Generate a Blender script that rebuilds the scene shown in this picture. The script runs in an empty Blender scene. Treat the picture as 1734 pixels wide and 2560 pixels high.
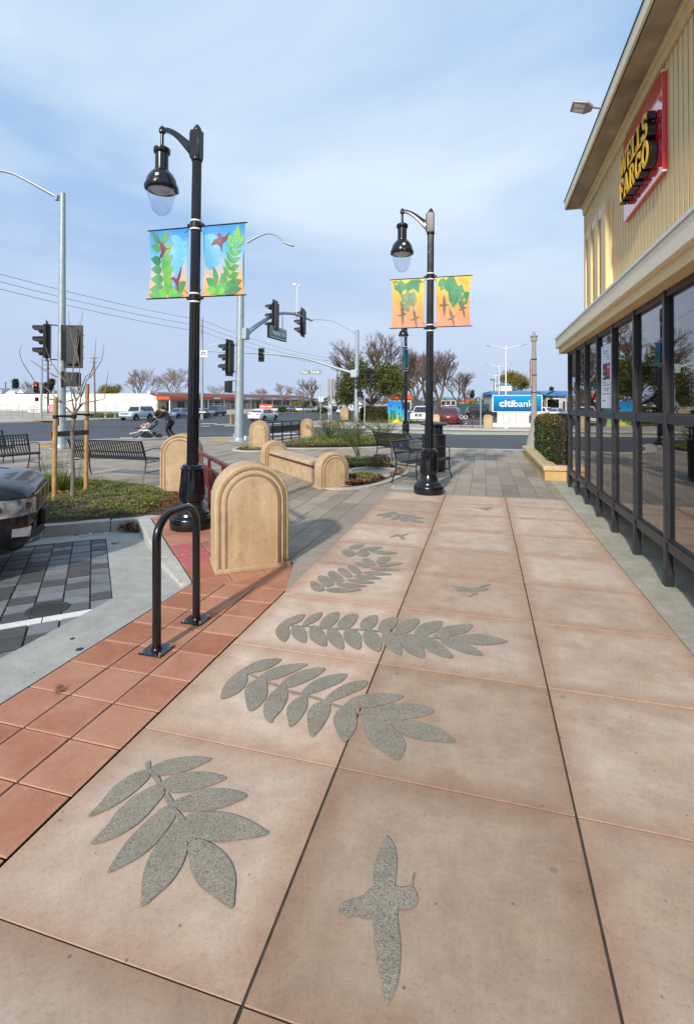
import bpy, bmesh, math, random
from mathutils import Vector, Matrix, noise as mnoise
from mathutils.geometry import tessellate_polygon
R = math.radians
random.seed(7)
SC = bpy.context.scene
COL = SC.collection

# ------------------------------------------------------------------ camera
FPX, CX, HY, EYE, YAW = 1234.0, 867.0, 1000.0, 1.67, R(15.43)   # survey of the photograph, in pixels of 1734 x 2560
SW = 1734.0
cam_d = bpy.data.cameras.new('camera')
cam = bpy.data.objects.new('camera', cam_d); COL.objects.link(cam); SC.camera = cam
cam.location = (0, 0, EYE); cam.rotation_euler = (R(90), 0, YAW)
cam_d.sensor_fit = 'HORIZONTAL'; cam_d.sensor_width = 36.0
cam_d.lens = FPX / SW * 36.0
cam_d.shift_y = -(1280.0 - HY) / SW
cam_d.clip_start = 0.05; cam_d.clip_end = 3000

# ------------------------------------------------------------------ sky
SUN_EL, SUN_AZ = R(29), R(187)        # azimuth of the sun measured clockwise from +Y
W = bpy.data.worlds.new('World'); SC.world = W; W.use_nodes = True
nt = W.node_tree; nt.nodes.clear()
def wn(t, **k):
    n = nt.nodes.new(t)
    for a, b in k.items(): setattr(n, a, b)
    return n
wo = wn('ShaderNodeOutputWorld'); bg = wn('ShaderNodeBackground'); sky = wn('ShaderNodeTexSky')
sky.sky_type = 'NISHITA'; sky.sun_disc = False; sky.sun_elevation = SUN_EL; sky.sun_rotation = SUN_AZ
sky.altitude = 10; sky.air_density = 1.0; sky.dust_density = 1.2; sky.ozone_density = 2.2
tc = wn('ShaderNodeTexCoord')
mp = wn('ShaderNodeMapping'); mp.inputs['Scale'].default_value = (1.0, .75, 2.3); mp.inputs['Rotation'].default_value = (R(10), R(38), R(25)); mp.inputs['Location'].default_value = (.35, .1, .2)
nz = wn('ShaderNodeTexNoise'); nz.inputs['Scale'].default_value = 1.15; nz.inputs['Detail'].default_value = 5; nz.inputs['Roughness'].default_value = .5; nz.inputs['Distortion'].default_value = .5
rp = wn('ShaderNodeValToRGB'); rp.color_ramp.elements[0].position = .40; rp.color_ramp.elements[1].position = .64
rp.color_ramp.elements[0].color = (0.0, 0.0, 0.0, 1); rp.color_ramp.elements[1].color = (1, 1, 1, 1)
sep = wn('ShaderNodeSeparateXYZ')
band = wn('ShaderNodeMapRange'); band.inputs['From Min'].default_value = .02; band.inputs['From Max'].default_value = .42   # low cloud bank gives way to thin cirrus
band.inputs['To Min'].default_value = 1; band.inputs['To Max'].default_value = 0; band.interpolation_type = 'SMOOTHSTEP'
nz2 = wn('ShaderNodeTexNoise'); nz2.inputs['Scale'].default_value = 2.2; nz2.inputs['Detail'].default_value = 5
adz = wn('ShaderNodeMath', operation='MULTIPLY_ADD'); adz.inputs[1].default_value = -.30
cirr = wn('ShaderNodeMixRGB'); cirr.inputs[2].default_value = (6.1, 7.0, 7.8, 1)
bank = wn('ShaderNodeMixRGB'); bank.inputs[2].default_value = (3.9, 4.7, 6.4, 1)
bmul = wn('ShaderNodeMath', operation='MULTIPLY'); bmul.inputs[1].default_value = .86
cmul = wn('ShaderNodeMath', operation='MULTIPLY'); cmul.inputs[1].default_value = .85
L = nt.links.new
L(tc.outputs['Generated'], mp.inputs['Vector']); L(mp.outputs['Vector'], nz.inputs['Vector']); L(nz.outputs['Fac'], rp.inputs['Fac'])
L(tc.outputs['Generated'], sep.inputs[0]); L(tc.outputs['Generated'], nz2.inputs['Vector'])
L(nz2.outputs['Fac'], adz.inputs[0]); L(sep.outputs['Z'], adz.inputs[2])
adz2 = wn('ShaderNodeMath', operation='ADD'); adz2.inputs[1].default_value = .15
L(adz.outputs[0], adz2.inputs[0]); L(adz2.outputs[0], band.inputs['Value'])
tint = wn('ShaderNodeMixRGB'); tint.inputs[0].default_value = .86; tint.inputs[2].default_value = (3.05, 4.6, 7.0, 1)   # thin high veil
L(sky.outputs['Color'], tint.inputs[1])
L(tint.outputs['Color'], cirr.inputs[1]); L(rp.outputs['Color'], cmul.inputs[0]); L(cmul.outputs[0], cirr.inputs[0])
L(cirr.outputs['Color'], bank.inputs[1]); L(band.outputs[0], bmul.inputs[0]); L(bmul.outputs[0], bank.inputs[0])
L(bank.outputs['Color'], bg.inputs['Color']); bg.inputs['Strength'].default_value = .10
L(bg.outputs[0], wo.inputs['Surface'])
# sun
sun_d = bpy.data.lights.new('sun', 'SUN'); sun_d.energy = 3.35; sun_d.angle = R(2.6); sun_d.color = (1.0, .91, .79)
sun = bpy.data.objects.new('sun', sun_d); COL.objects.link(sun)
sdir = Vector((math.sin(SUN_AZ) * math.cos(SUN_EL), math.cos(SUN_AZ) * math.cos(SUN_EL), math.sin(SUN_EL)))
sun.rotation_euler = sdir.to_track_quat('Z', 'Y').to_euler()
VS = SC.view_settings
VS.view_transform = 'Standard'; VS.look = 'None'; VS.gamma = 1; VS.use_curve_mapping = False; VS.exposure = 0.42
SC.render.engine = 'CYCLES'
SC.cycles.max_bounces = 8; SC.cycles.transparent_max_bounces = 24
SC.cycles.use_denoising = True

# ------------------------------------------------------------------ survey helpers (photograph pixel -> place on the ground)
SY, CY_ = math.sin(YAW), math.cos(YAW)
def at(px, py, d):
    l = (px - CX) / FPX * d
    return Vector((-SY * d + CY_ * l, CY_ * d + SY * l, EYE - (py - HY) * d / FPX))
def gp(px, py, z=0.0):
    p = at(px, py, FPX * (EYE - z) / (py - HY)); return Vector((p.x, p.y, z))
def fd(x, y): return -SY * x + CY_ * y                   # distance ahead of the camera
def ztd(D):
    if D < 16: return -.15 - .25 * min(1, (16 - D) / 3)
    return -.15 - 1.2 * (1 - math.exp(-max(0, D - 20) / 45.))
def zt(x, y): return ztd(fd(x, y))                       # the streets fall gently away from the plaza
def gt(px, py, off=0.0):
    lo, hi = 15., 900.
    for i in range(50):
        m = (lo + hi) / 2
        if HY + FPX * (EYE - ztd(m) - off) / m > py: lo = m
        else: hi = m
    return at(px, py, lo)
def zp(x, y):                                            # parking bay surface dips towards the planter kerb
    s = -.6 * x + .8 * y
    return -.02 - .13 * max(0, min(1, (s - 4.44) / 2.9))
def gpk(px, py):
    z = -.05
    for i in range(25):
        p = gp(px, py, z); z = zp(p.x, p.y)
    return Vector((p.x, p.y, z))
CROP = dict(A=(0,900,.4066),B=(500,740,.3177),C=(900,800,.3304),D=(1200,0,.6457),E=(300,280,.2922),F=(900,500,.216),G=(0,1100,.4828),H=(600,1060,.5083),J=(480,1040,.305),K=(0,1040,.3304),L=(370,1090,.2478),M=(900,1060,.3304),N=(0,400,.2582),O=(0,960,.2097),P=(300,960,.1652),Q=(600,930,.2287),R=(900,930,.1652),S=(1140,930,.1779),T=(0,1140,.1525),U=(1420,120,.2152),
 X1=(680,1180,.2541),X2=(860,1080,.1525),X3=(0,1300,.2033),X7=(200,1860,.3304),X8=(820,2060,.2065),Y1=(530,1620,.4066),Y2=(670,1500,.3939),Y3=(1110,1440,.08895),X6=(740,1200,.2287))
def cp(c, x, y):
    a, b, s = CROP[c]; return (a + x * s, b + y * s)

# ------------------------------------------------------------------ mesh builder
class MB:
    def __init__(s): s.v = []; s.f = []; s.M = Matrix.Identity(4)
    def add(s, vs, fs):
        n = len(s.v); M = s.M
        s.v += [tuple(M @ Vector(p)) for p in vs]; s.f += [tuple(i + n for i in f) for f in fs]; return s
    def box(s, lo, hi):
        x0, y0, z0 = lo; x1, y1, z1 = hi
        return s.add([(x0,y0,z0),(x1,y0,z0),(x1,y1,z0),(x0,y1,z0),(x0,y0,z1),(x1,y0,z1),(x1,y1,z1),(x0,y1,z1)],
              [(0,3,2,1),(4,5,6,7),(0,1,5,4),(1,2,6,5),(2,3,7,6),(3,0,4,7)])
    def cbox(s, c, d): return s.box([c[i] - d[i] / 2 for i in range(3)], [c[i] + d[i] / 2 for i in range(3)])
    def bar(s, a, b, w, h, up=(0,0,1)):                  # rectangular bar from a to b
        a, b = Vector(a), Vector(b); t = (b - a).normalized(); u = Vector(up)
        if abs(t.dot(u)) > .98: u = Vector((1, 0, 0))
        sd = t.cross(u).normalized(); u = sd.cross(t)
        q = [sd * (i * w / 2) + u * (j * h / 2) for i, j in ((-1,-1),(1,-1),(1,1),(-1,1))]
        return s.add([a + k for k in q] + [b + k for k in q], [(0,1,2,3),(7,6,5,4),(0,4,5,1),(1,5,6,2),(2,6,7,3),(3,7,4,0)])
    def tube(s, pts, r, n=8, cap=True):
        pts = [Vector(p) for p in pts]; rs = r if isinstance(r, (list, tuple)) else [r] * len(pts)
        vs = []; fs = []; pu = None
        for i, p in enumerate(pts):
            t = (pts[min(i + 1, len(pts) - 1)] - pts[max(i - 1, 0)])
            t = t.normalized() if t.length > 1e-9 else Vector((0, 0, 1))
            if pu is None: pu = Vector((1, 0, 0)) if abs(t.x) < .9 else Vector((0, 1, 0))
            u = (pu - t * pu.dot(t)).normalized(); w = t.cross(u); pu = u
            for k in range(n):
                a = 2 * math.pi * k / n
                vs.append(p + (u * math.cos(a) + w * math.sin(a)) * rs[i])
        for i in range(len(pts) - 1):
            for k in range(n):
                fs.append((i*n+k, i*n+(k+1)%n, (i+1)*n+(k+1)%n, (i+1)*n+k))
        if cap: fs.append(tuple(range(n))[::-1]); fs.append(tuple((len(pts)-1)*n + k for k in range(n)))
        return s.add(vs, fs)
    def lathe(s, prof, n=24, c=(0,0,0), cap=True, flute=0, fl=()):
        vs = []; fs = []
        for i, (r, z) in enumerate(prof):
            for k in range(n):
                a = 2 * math.pi * k / n; rr = r
                if flute and i in fl and k % 3 == 0: rr = r - flute
                vs.append((c[0] + rr * math.cos(a), c[1] + rr * math.sin(a), c[2] + z))
        for i in range(len(prof) - 1):
            for k in range(n): fs.append((i*n+k, i*n+(k+1)%n, (i+1)*n+(k+1)%n, (i+1)*n+k))
        if cap: fs.append(tuple(range(n))[::-1]); fs.append(tuple((len(prof)-1)*n + k for k in range(n)))
        return s.add(vs, fs)
    def prism(s, poly, z0, z1):
        n = len(poly); ar = sum(poly[i][0]*poly[(i+1)%n][1]-poly[(i+1)%n][0]*poly[i][1] for i in range(n))
        if ar < 0: poly = poly[::-1]
        tri = tessellate_polygon([[Vector((p[0], p[1], 0)) for p in poly]])
        vs = [(p[0], p[1], z0) for p in poly] + [(p[0], p[1], z1) for p in poly]; fs = []
        for a, b, c in tri:
            A, B_, C_ = poly[a], poly[b], poly[c]
            if (B_[0]-A[0])*(C_[1]-A[1])-(B_[1]-A[1])*(C_[0]-A[0]) < 0: b, c = c, b
            fs += [(a, c, b), (a + n, b + n, c + n)]
        for i in range(n): j = (i + 1) % n; fs.append((i, j, j + n, i + n))
        return s.add(vs, fs)
    def sheet(s, poly, z=0.0):
        n = len(poly); tri = tessellate_polygon([[Vector((p[0], p[1], 0)) for p in poly]]); fs = []
        for a, b, c in tri:
            A, B_, C_ = poly[a], poly[b], poly[c]
            if (B_[0]-A[0])*(C_[1]-A[1])-(B_[1]-A[1])*(C_[0]-A[0]) < 0: b, c = c, b
            fs.append((a, b, c))
        zz = z if callable(z) else (lambda x, y: z)
        return s.add([(p[0], p[1], zz(p[0], p[1])) for p in poly], fs)
    def ell(s, c, r, n=12, m=8):
        vs = [(c[0], c[1], c[2] - r[2])]; fs = []
        for i in range(1, m):
            t = math.pi * i / m
            for k in range(n):
                a = 2 * math.pi * k / n
                vs.append((c[0] + r[0]*math.sin(t)*math.cos(a), c[1] + r[1]*math.sin(t)*math.sin(a), c[2] - r[2]*math.cos(t)))
        vs.append((c[0], c[1], c[2] + r[2]))
        for k in range(n): fs.append((0, 1 + (k+1)%n, 1 + k))
        for i in range(m - 2):
            for k in range(n): a = 1+i*n; fs.append((a+k, a+(k+1)%n, a+n+(k+1)%n, a+n+k))
        l = len(vs) - 1; a = 1 + (m-2)*n
        for k in range(n): fs.append((a+k, a+(k+1)%n, l))
        return s.add(vs, fs)
    def loft(s, rings, cap=True):                        # rings: lists of points, same length
        n = len(rings[0]); vs = [p for r in rings for p in r]; fs = []
        for i in range(len(rings) - 1):
            for k in range(n): fs.append((i*n+k, i*n+(k+1)%n, (i+1)*n+(k+1)%n, (i+1)*n+k))
        if cap: fs.append(tuple(range(n))[::-1]); fs.append(tuple((len(rings)-1)*n + k for k in range(n)))
        return s.add(vs, fs)
    def mesh(s, name, m=None, smooth=True, angle=38):
        me = bpy.data.meshes.new(name); me.from_pydata(s.v, [], s.f); me.validate()
        if m: me.materials.append(m)
        if smooth:
            me.shade_smooth(); me.set_sharp_from_angle(angle=R(angle))
        return me
    def build(s, name, m=None, parent=None, smooth=True, bevel=0, seg=2, angle=38, loc=None):
        o = link(name, s.mesh(name, m, smooth, angle), parent, loc)
        if bevel:
            b = o.modifiers.new('bevel', 'BEVEL'); b.width = bevel; b.segments = seg; b.limit_method = 'ANGLE'; b.angle_limit = R(40)
        return o
def link(name, me, parent=None, loc=None, rot=None):
    o = bpy.data.objects.new(name, me); COL.objects.link(o)
    if parent: o.parent = parent
    if loc is not None: o.location = loc
    if rot is not None: o.rotation_euler = rot
    return o
def tag(o, label, cat, group=None):
    o['label'] = label; o['category'] = cat
    if group: o['group'] = group
    return o
def thing(name, label, cat, loc=(0,0,0), rz=0., group=None, tilt=None, sc=None):
    o = bpy.data.objects.new(name, None); COL.objects.link(o); o.location = loc
    o.rotation_euler = (tilt[0], tilt[1], rz) if tilt else (0, 0, rz)
    o.empty_display_size = .2
    if sc: o.scale = (sc, sc, sc)
    return tag(o, label, cat, group)
def setting(o, kind='structure'): o['kind'] = kind; return o
def copy_tree(root, label, loc, rz=None, group=None, tilt=None):
    def cpy(o, par):
        c = o.copy(); COL.objects.link(c)
        if par: c.parent = par
        for ch in list(o.children): cpy(ch, c)
        return c
    r = cpy(root, None); r.location = loc
    if rz is not None: r.rotation_euler = (tilt[0], tilt[1], rz) if tilt else (0, 0, rz)
    r['label'] = label
    if group: r['group'] = group
    return r
def clip(poly, a, b):                                    # keep what lies left of a->b
    out = []; n = len(poly)
    f = lambda p: (b[0]-a[0])*(p[1]-a[1]) - (b[1]-a[1])*(p[0]-a[0])
    for i in range(n):
        p, q = poly[i], poly[(i+1) % n]; fp, fq = f(p), f(q)
        if fp >= 0: out.append(p)
        if fp * fq < 0:
            t = fp / (fp - fq); out.append((p[0] + (q[0]-p[0])*t, p[1] + (q[1]-p[1])*t))
    return out
def area(poly):
    n = len(poly); return abs(sum(poly[i][0]*poly[(i+1)%n][1]-poly[(i+1)%n][0]*poly[i][1] for i in range(n))) / 2 if n > 2 else 0
def clip_in(poly, conv):
    for i in range(len(conv)):
        if len(poly) < 3: return []
        poly = clip(poly, conv[i], conv[(i+1) % len(conv)])
    return poly if area(poly) > 2e-4 else []
def subtract(poly, conv):
    out = []; rest = poly
    for i in range(len(conv)):
        if len(rest) < 3: break
        a, b = conv[i], conv[(i+1) % len(conv)]
        o = clip(rest, b, a)
        if len(o) > 2 and area(o) > 2e-4: out.append(o)
        rest = clip(rest, a, b)
    return out
def inside(p, poly):
    c = False; n = len(poly)
    for i in range(n):
        a, b = poly[i], poly[(i+1) % n]
        if (a[1] > p[1]) != (b[1] > p[1]) and p[0] < (b[0]-a[0])*(p[1]-a[1])/(b[1]-a[1]) + a[0]: c = not c
    return c
def smooth_poly(pts, closed=True, k=4):                  # Catmull-Rom through the points
    out = []; n = len(pts)
    for i in range(n if closed else n - 1):
        p = [Vector(pts[(i + j) % n] if closed else pts[max(0, min(n - 1, i + j))]) for j in (-1, 0, 1, 2)]
        for q in range(k):
            t = q / k
            out.append(tuple(.5*((2*p[1]) + (p[2]-p[0])*t + (2*p[0]-5*p[1]+4*p[2]-p[3])*t*t + (3*p[1]-p[0]-3*p[2]+p[3])*t**3)))
    if not closed: out.append(tuple(pts[-1]))
    return out
def offset_poly(poly, d):                                # grow a polygon by d
    n = len(poly); ar = sum(poly[i][0]*poly[(i+1)%n][1]-poly[(i+1)%n][0]*poly[i][1] for i in range(n))
    sg = 1 if ar > 0 else -1; out = []
    for i in range(n):
        a, b, c = Vector(poly[i-1][:2]), Vector(poly[i][:2]), Vector(poly[(i+1) % n][:2])
        e1 = (b - a); e2 = (c - b)
        if e1.length < 1e-9 or e2.length < 1e-9: out.append(tuple(b)); continue
        n1 = Vector((e1.y, -e1.x)).normalized(); n2 = Vector((e2.y, -e2.x)).normalized()
        m = n1 + n2
        m = m / max(.35, m.length_squared / 2) if m.length > 1e-6 else n1
        out.append(tuple(b + m * d * sg))
    return out
def drape(poly, off, step=4.0):                          # polygon laid over the falling ground
    bm = bmesh.new()
    vs = [bm.verts.new((p[0], p[1], 0)) for p in poly]
    f = bm.faces.new(vs)
    if f.normal.z < 0 or sum(poly[i][0]*poly[(i+1)%len(poly)][1]-poly[(i+1)%len(poly)][0]*poly[i][1] for i in range(len(poly))) < 0: f.normal_flip()
    bmesh.ops.triangulate(bm, faces=bm.faces[:])
    for it in range(6):
        es = [e for e in bm.edges if e.calc_length() > step]
        if not es: break
        bmesh.ops.subdivide_edges(bm, edges=es, cuts=1)
        bmesh.ops.triangulate(bm, faces=bm.faces[:])
    for v in bm.verts: v.co.z = zt(v.co.x, v.co.y) + off
    return bm
def drape_obj(name, poly, off, m, parent=None, step=4.0, skirt=0.0):
    bm = drape(poly, off, step)
    if skirt:
        be = [e for e in bm.edges if e.is_boundary]
        r = bmesh.ops.extrude_edge_only(bm, edges=be)
        for g in r['geom']:
            if isinstance(g, bmesh.types.BMVert): g.co.z -= skirt
    me = bpy.data.meshes.new(name); bm.to_mesh(me); bm.free(); me.materials.append(m)
    return link(name, me, parent)
# ------------------------------------------------------------------ materials
def srgb(r, g, b):
    f = lambda c: ((c/255.+.055)/1.055)**2.4 if c > 10 else c/255./12.92
    return (f(r), f(g), f(b), 1)
class NT:
    def __init__(s, name):
        s.m = bpy.data.materials.new(name); s.m.use_nodes = True; s.t = s.m.node_tree
        s.b = s.t.nodes['Principled BSDF']; s.out = s.t.nodes['Material Output']
    def n(s, typ, ins=None, **k):
        x = s.t.nodes.new(typ)
        for a, b in k.items(): setattr(x, a, b)
        for a, b in (ins or {}).items(): s.set(x.inputs[a], b)
        return x
    def set(s, inp, v):
        if isinstance(v, bpy.types.NodeSocket): s.t.links.new(v, inp)
        elif isinstance(v, bpy.types.Node): s.t.links.new(v.outputs[0], inp)
        elif isinstance(v, (tuple, list)) and inp.type == 'RGBA' and len(v) == 3: inp.default_value = (*v, 1)
        else: inp.default_value = v
    def pos(s): return s.n('ShaderNodeNewGeometry').outputs['Position']
    def obj(s): return s.n('ShaderNodeTexCoord').outputs['Object']
    def noise(s, vec, scale, detail=4, rough=.55, dist=0): return s.n('ShaderNodeTexNoise', {'Vector': vec, 'Scale': scale, 'Detail': detail, 'Roughness': rough, 'Distortion': dist}).outputs['Fac']
    def ramp(s, fac, stops):
        x = s.n('ShaderNodeValToRGB', {'Fac': fac}); e = x.color_ramp.elements
        while len(e) < len(stops): e.new(.5)
        for i, (p, c) in enumerate(stops):
            e[i].position = p; e[i].color = (*c[:3], 1) if not isinstance(c, (int, float)) else (c, c, c, 1)
        return x.outputs['Color']
    def mix(s, fac, a, b, mode='MIX'): return s.n('ShaderNodeMixRGB', {0: fac, 1: a, 2: b}, blend_type=mode).outputs[0]
    def math(s, op, a, b=0., c=0.):
        x = s.n('ShaderNodeMath', operation=op); s.set(x.inputs[0], a); s.set(x.inputs[1], b); s.set(x.inputs[2], c); return x.outputs[0]
    def bump(s, h, strength=.3, dist=.01): s.set(s.b.inputs['Normal'], s.n('ShaderNodeBump', {'Height': h, 'Strength': strength, 'Distance': dist}).outputs[0])
    def fin(s, col=None, rough=None, **k):
        if col is not None: s.set(s.b.inputs['Base Color'], col)
        if rough is not None: s.set(s.b.inputs['Roughness'], rough)
        for a, b in k.items(): s.set(s.b.inputs[a.replace('_', ' ')], b)
        return s.m
def pm(name, col, rough=.6, var=.18, scale=6., metal=0., bump=0., bscale=60., spec=.5, coat=0., fine=True, local=False):
    t = NT(name); col = tuple(col[:3])
    v = t.obj() if local else t.pos()
    f = t.noise(v, scale, 6)
    c = t.mix(t.ramp(f, [(.3, 0.), (.7, 1.)]), tuple(x*(1-var) for x in col), tuple(min(1, x*(1+var)) for x in col))
    if bump: t.bump(t.noise(v, bscale, 3), bump, .01)
    t.fin(c, t.math('MULTIPLY_ADD', f, .16, max(0.02, rough - .08)), Metallic=metal, Specular_IOR_Level=spec, Coat_Weight=coat)
    if coat: t.set(t.b.inputs['Coat Roughness'], .03)
    return t.m
M = {}
M['black_metal'] = pm('black gloss paint', (.007, .0073, .009), .24, .2, 8, spec=.45, coat=.25)
M['bench_metal'] = pm('bench coated steel', (.013, .014, .018), .33, .2, 8, spec=.6)
M['galv'] = pm('galvanised steel', (.34, .40, .43), .48, .14, 7, metal=.35, bump=.08, bscale=25)
M['galv_dull'] = pm('dull zinc post', (.36, .38, .40), .55, .1, 9, metal=.2)
M['signal'] = pm('signal housing', (.012, .014, .014), .45, .2, 9)
M['maroon'] = pm('maroon paint', (.105, .017, .021), .42, .15, 9)
M['white_paint'] = pm('white paint', (.74, .74, .72), .45, .06, 8)
M['black_rubber'] = pm('tyre rubber', (.016, .016, .017), .8, .2, 12)
M['chrome'] = pm('chrome', (.75, .76, .78), .14, .04, 6, metal=1.)
M['dark_trim'] = pm('dark plastic', (.016, .016, .018), .5, .2, 10)
M['frame'] = pm('window frame paint', (.020, .022, .026), .38, .25, 14, spec=.5)
M['white_plastic'] = pm('white plastic', (.78, .78, .76), .4, .05, 8)
M['yellow_paint'] = pm('yellow warning tile', (.55, .30, .04), .7, .15, 6)
M['wood_stake'] = pm('peeled stake wood', (.40, .25, .11), .7, .22, 9, bump=.2, bscale=40)
M['wood_old'] = pm('weathered board', (.12, .075, .045), .8, .3, 12, bump=.3, bscale=40)
M['bark_grey'] = pm('grey bark', (.19, .165, .14), .85, .25, 14, bump=.4, bscale=50)
M['bark_dark'] = pm('dark bark', (.085, .064, .055), .9, .3, 4)
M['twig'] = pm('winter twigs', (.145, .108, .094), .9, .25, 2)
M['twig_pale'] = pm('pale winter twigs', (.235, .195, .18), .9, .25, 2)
M['soil'] = pm('bark mulch', (.075, .045, .030), .95, .5, 40, bump=.8, bscale=60)
M['dead_leaf'] = pm('dry leaf', (.20, .085, .035), .8, .35, 30)
M['orange_leaf'] = pm('fallen orange leaf', (.42, .13, .04), .7, .3, 30)
M['asphalt'] = None
def leafmat(name, a, b, trans=.25, rough=.55):
    t = NT(name)
    rnd = t.n('ShaderNodeNewGeometry').outputs['Random Per Island']
    big = t.noise(t.pos(), 1.6, 2)
    c = t.mix(t.math('MULTIPLY_ADD', big, .7, t.math('MULTIPLY_ADD', rnd, .6, -.15)), a, b)
    t.fin(c, rough)
    tr = t.n('ShaderNodeBsdfTranslucent', {'Color': c}); mx = t.n('ShaderNodeMixShader', {0: trans, 1: t.b.outputs[0], 2: tr.outputs[0]})
    t.t.links.new(mx.outputs[0], t.out.inputs['Surface']); return t.m
M['cover'] = leafmat('ground cover leaves', (.12, .16, .030), (.31, .315, .075))
M['cover_dry'] = leafmat('dry ground cover', (.20, .15, .06), (.26, .15, .07))
M['grass'] = leafmat('grass blades', (.06, .12, .012), (.19, .24, .04))
M['fennel'] = leafmat('feathery shrub', (.075, .095, .020), (.16, .17, .055))
M['magnolia'] = leafmat('glossy evergreen leaves', (.030, .060, .010), (.155, .15, .03), .2, .4)
M['hedge'] = leafmat('box hedge leaves', (.014, .030, .005), (.085, .115, .022), .2, .4)
M['hedge_red'] = leafmat('russet hedge tips', (.10, .060, .018), (.19, .085, .030), .2, .45)
M['willow'] = leafmat('yellow green leaves', (.17, .15, .025), (.32, .26, .05), .3)
M['olive'] = leafmat('olive green leaves', (.055, .065, .022), (.12, .12, .045), .2)
M['conifer'] = leafmat('conifer needles', (.018, .030, .014), (.045, .06, .025), .1)
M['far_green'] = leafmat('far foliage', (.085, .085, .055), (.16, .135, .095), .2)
M['stem'] = pm('green stem', (.085, .105, .035), .7, .2, 8)

# pale red broom-finished concrete
def concrete(name, base, stain, light, edge=True, s=1.):
    t = NT(name); p = t.pos()
    big = t.noise(p, 1.1*s, 5, .6, .6); mid = t.noise(p, 7*s, 6, .65); fine = t.noise(p, 260, 3, .7); fm = t.noise(p, 55, 5, .75)
    st = t.n('ShaderNodeMapping', {'Vector': p, 'Scale': (1.6, 5.0, 1.0)}).outputs[0]
    streak = t.noise(st, 1.4, 5, .65, .8)
    rn = t.n('ShaderNodeObjectInfo').outputs['Random']
    c = t.mix(t.ramp(t.math('ADD', big, t.math('MULTIPLY_ADD', rn, .22, -.11)), [(.36, 0.), (.64, 1.)]), base, light)
    c = t.mix(t.math('MULTIPLY', t.ramp(streak, [(.50, 0.), (.80, 1.)]), .32), c, stain)
    c = t.mix(t.math('MULTIPLY', t.ramp(t.noise(p, 3.1*s, 6, .7, .4), [(.5, 0.), (.72, 1.)]), .45), c, stain)
    if edge:
        g = t.n('ShaderNodeTexCoord').outputs['Generated']; sx = t.n('ShaderNodeSeparateXYZ', {0: g})
        e = t.math('MAXIMUM', t.math('ABSOLUTE', t.math('SUBTRACT', sx.outputs[0], .5)), t.math('ABSOLUTE', t.math('SUBTRACT', sx.outputs[1], .5)))
        e = t.math('ADD', e, t.math('MULTIPLY_ADD', big, .16, -.08))
        c = t.mix(t.math('MULTIPLY', t.ramp(e, [(.36, 0.), (.5, 1.)]), .62), c, stain)
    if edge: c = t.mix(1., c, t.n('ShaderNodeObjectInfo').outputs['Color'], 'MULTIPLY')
    c = t.mix(.75, c, t.ramp(mid, [(.25, .74), (.72, 1.1)]), 'MULTIPLY')
    c = t.mix(.7, c, t.ramp(fm, [(.28, .66), (.46, .97), (.75, 1.08)]), 'MULTIPLY')
    c = t.mix(.5, c, t.ramp(fine, [(.25, .72), (.6, 1.08)]), 'MULTIPLY')
    spk = t.n('ShaderNodeTexVoronoi', {'Vector': p, 'Scale': 9.}).outputs['Distance']
    c = t.mix(t.math('MULTIPLY', t.ramp(spk, [(.035, 1.), (.06, 0.)]), .6), c, (.07, .055, .045))
    gum = t.n('ShaderNodeTexVoronoi', {'Vector': p, 'Scale': 3.1}).outputs['Distance']
    c = t.mix(t.math('MULTIPLY', t.ramp(t.math('ADD', gum, t.math('MULTIPLY', fm, .03)), [(.055, 1.), (.075, 0.)]), .38), c, (.13, .10, .085))
    fleck = t.noise(p, 120, 2, .5)
    c = t.mix(t.math('MULTIPLY', t.ramp(fleck, [(.70, 0.), (.76, 1.)]), .45), c, (.14, .10, .08))
    t.bump(t.math('ADD', fine, t.math('MULTIPLY', fm, .8)), .22, .004)
    return t.fin(c, t.math('MULTIPLY_ADD', mid, .2, .68), Specular_IOR_Level=.35)
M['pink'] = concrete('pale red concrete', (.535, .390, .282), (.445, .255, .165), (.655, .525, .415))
M['grey_conc'] = concrete('grey concrete', (.36, .36, .325), (.27, .265, .225), (.45, .45, .42), False)
M['white_conc'] = concrete('pale kerb concrete', (.44, .43, .385), (.33, .30, .245), (.53, .52, .48), False)
M['strip_conc'] = concrete('greenish weathered concrete', (.375, .36, .275), (.27, .25, .18), (.47, .46, .38), False, 1.6)
M['walk_far'] = concrete('far sidewalk concrete', (.44, .39, .35), (.36, .29, .25), (.52, .47, .43), False, .3)
def terra():
    t = NT('terracotta tile'); p = t.pos(); rn = t.n('ShaderNodeObjectInfo').outputs['Random']
    big = t.noise(p, 3., 5, .6, .4); fine = t.noise(p, 160, 4, .75); mid = t.noise(p, 24, 5, .7)
    g = t.n('ShaderNodeTexCoord').outputs['Generated']; sx = t.n('ShaderNodeSeparateXYZ', {0: g})
    e = t.math('MAXIMUM', t.math('ABSOLUTE', t.math('SUBTRACT', sx.outputs[0], .5)), t.math('ABSOLUTE', t.math('SUBTRACT', sx.outputs[1], .5)))
    c = t.mix(t.ramp(t.math('ADD', big, t.math('MULTIPLY_ADD', rn, .4, -.2)), [(.30, 0.), (.70, 1.)]), (.385, .150, .083), (.50, .245, .155))
    c = t.mix(t.math('MULTIPLY', t.ramp(t.math('ADD', e, t.math('MULTIPLY_ADD', mid, .08, -.04)), [(.42, 0.), (.5, 1.)]), .45), c, (.58, .30, .21))
    c = t.mix(.55, c, t.ramp(mid, [(.25, .74), (.7, 1.08)]), 'MULTIPLY'); c = t.mix(.45, c, t.ramp(fine, [(.25, .7), (.6, 1.08)]), 'MULTIPLY')
    t.bump(t.math('ADD', fine, mid), .3, .004)
    return t.fin(c, .72, Specular_IOR_Level=.35)
M['terra'] = terra()
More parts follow.
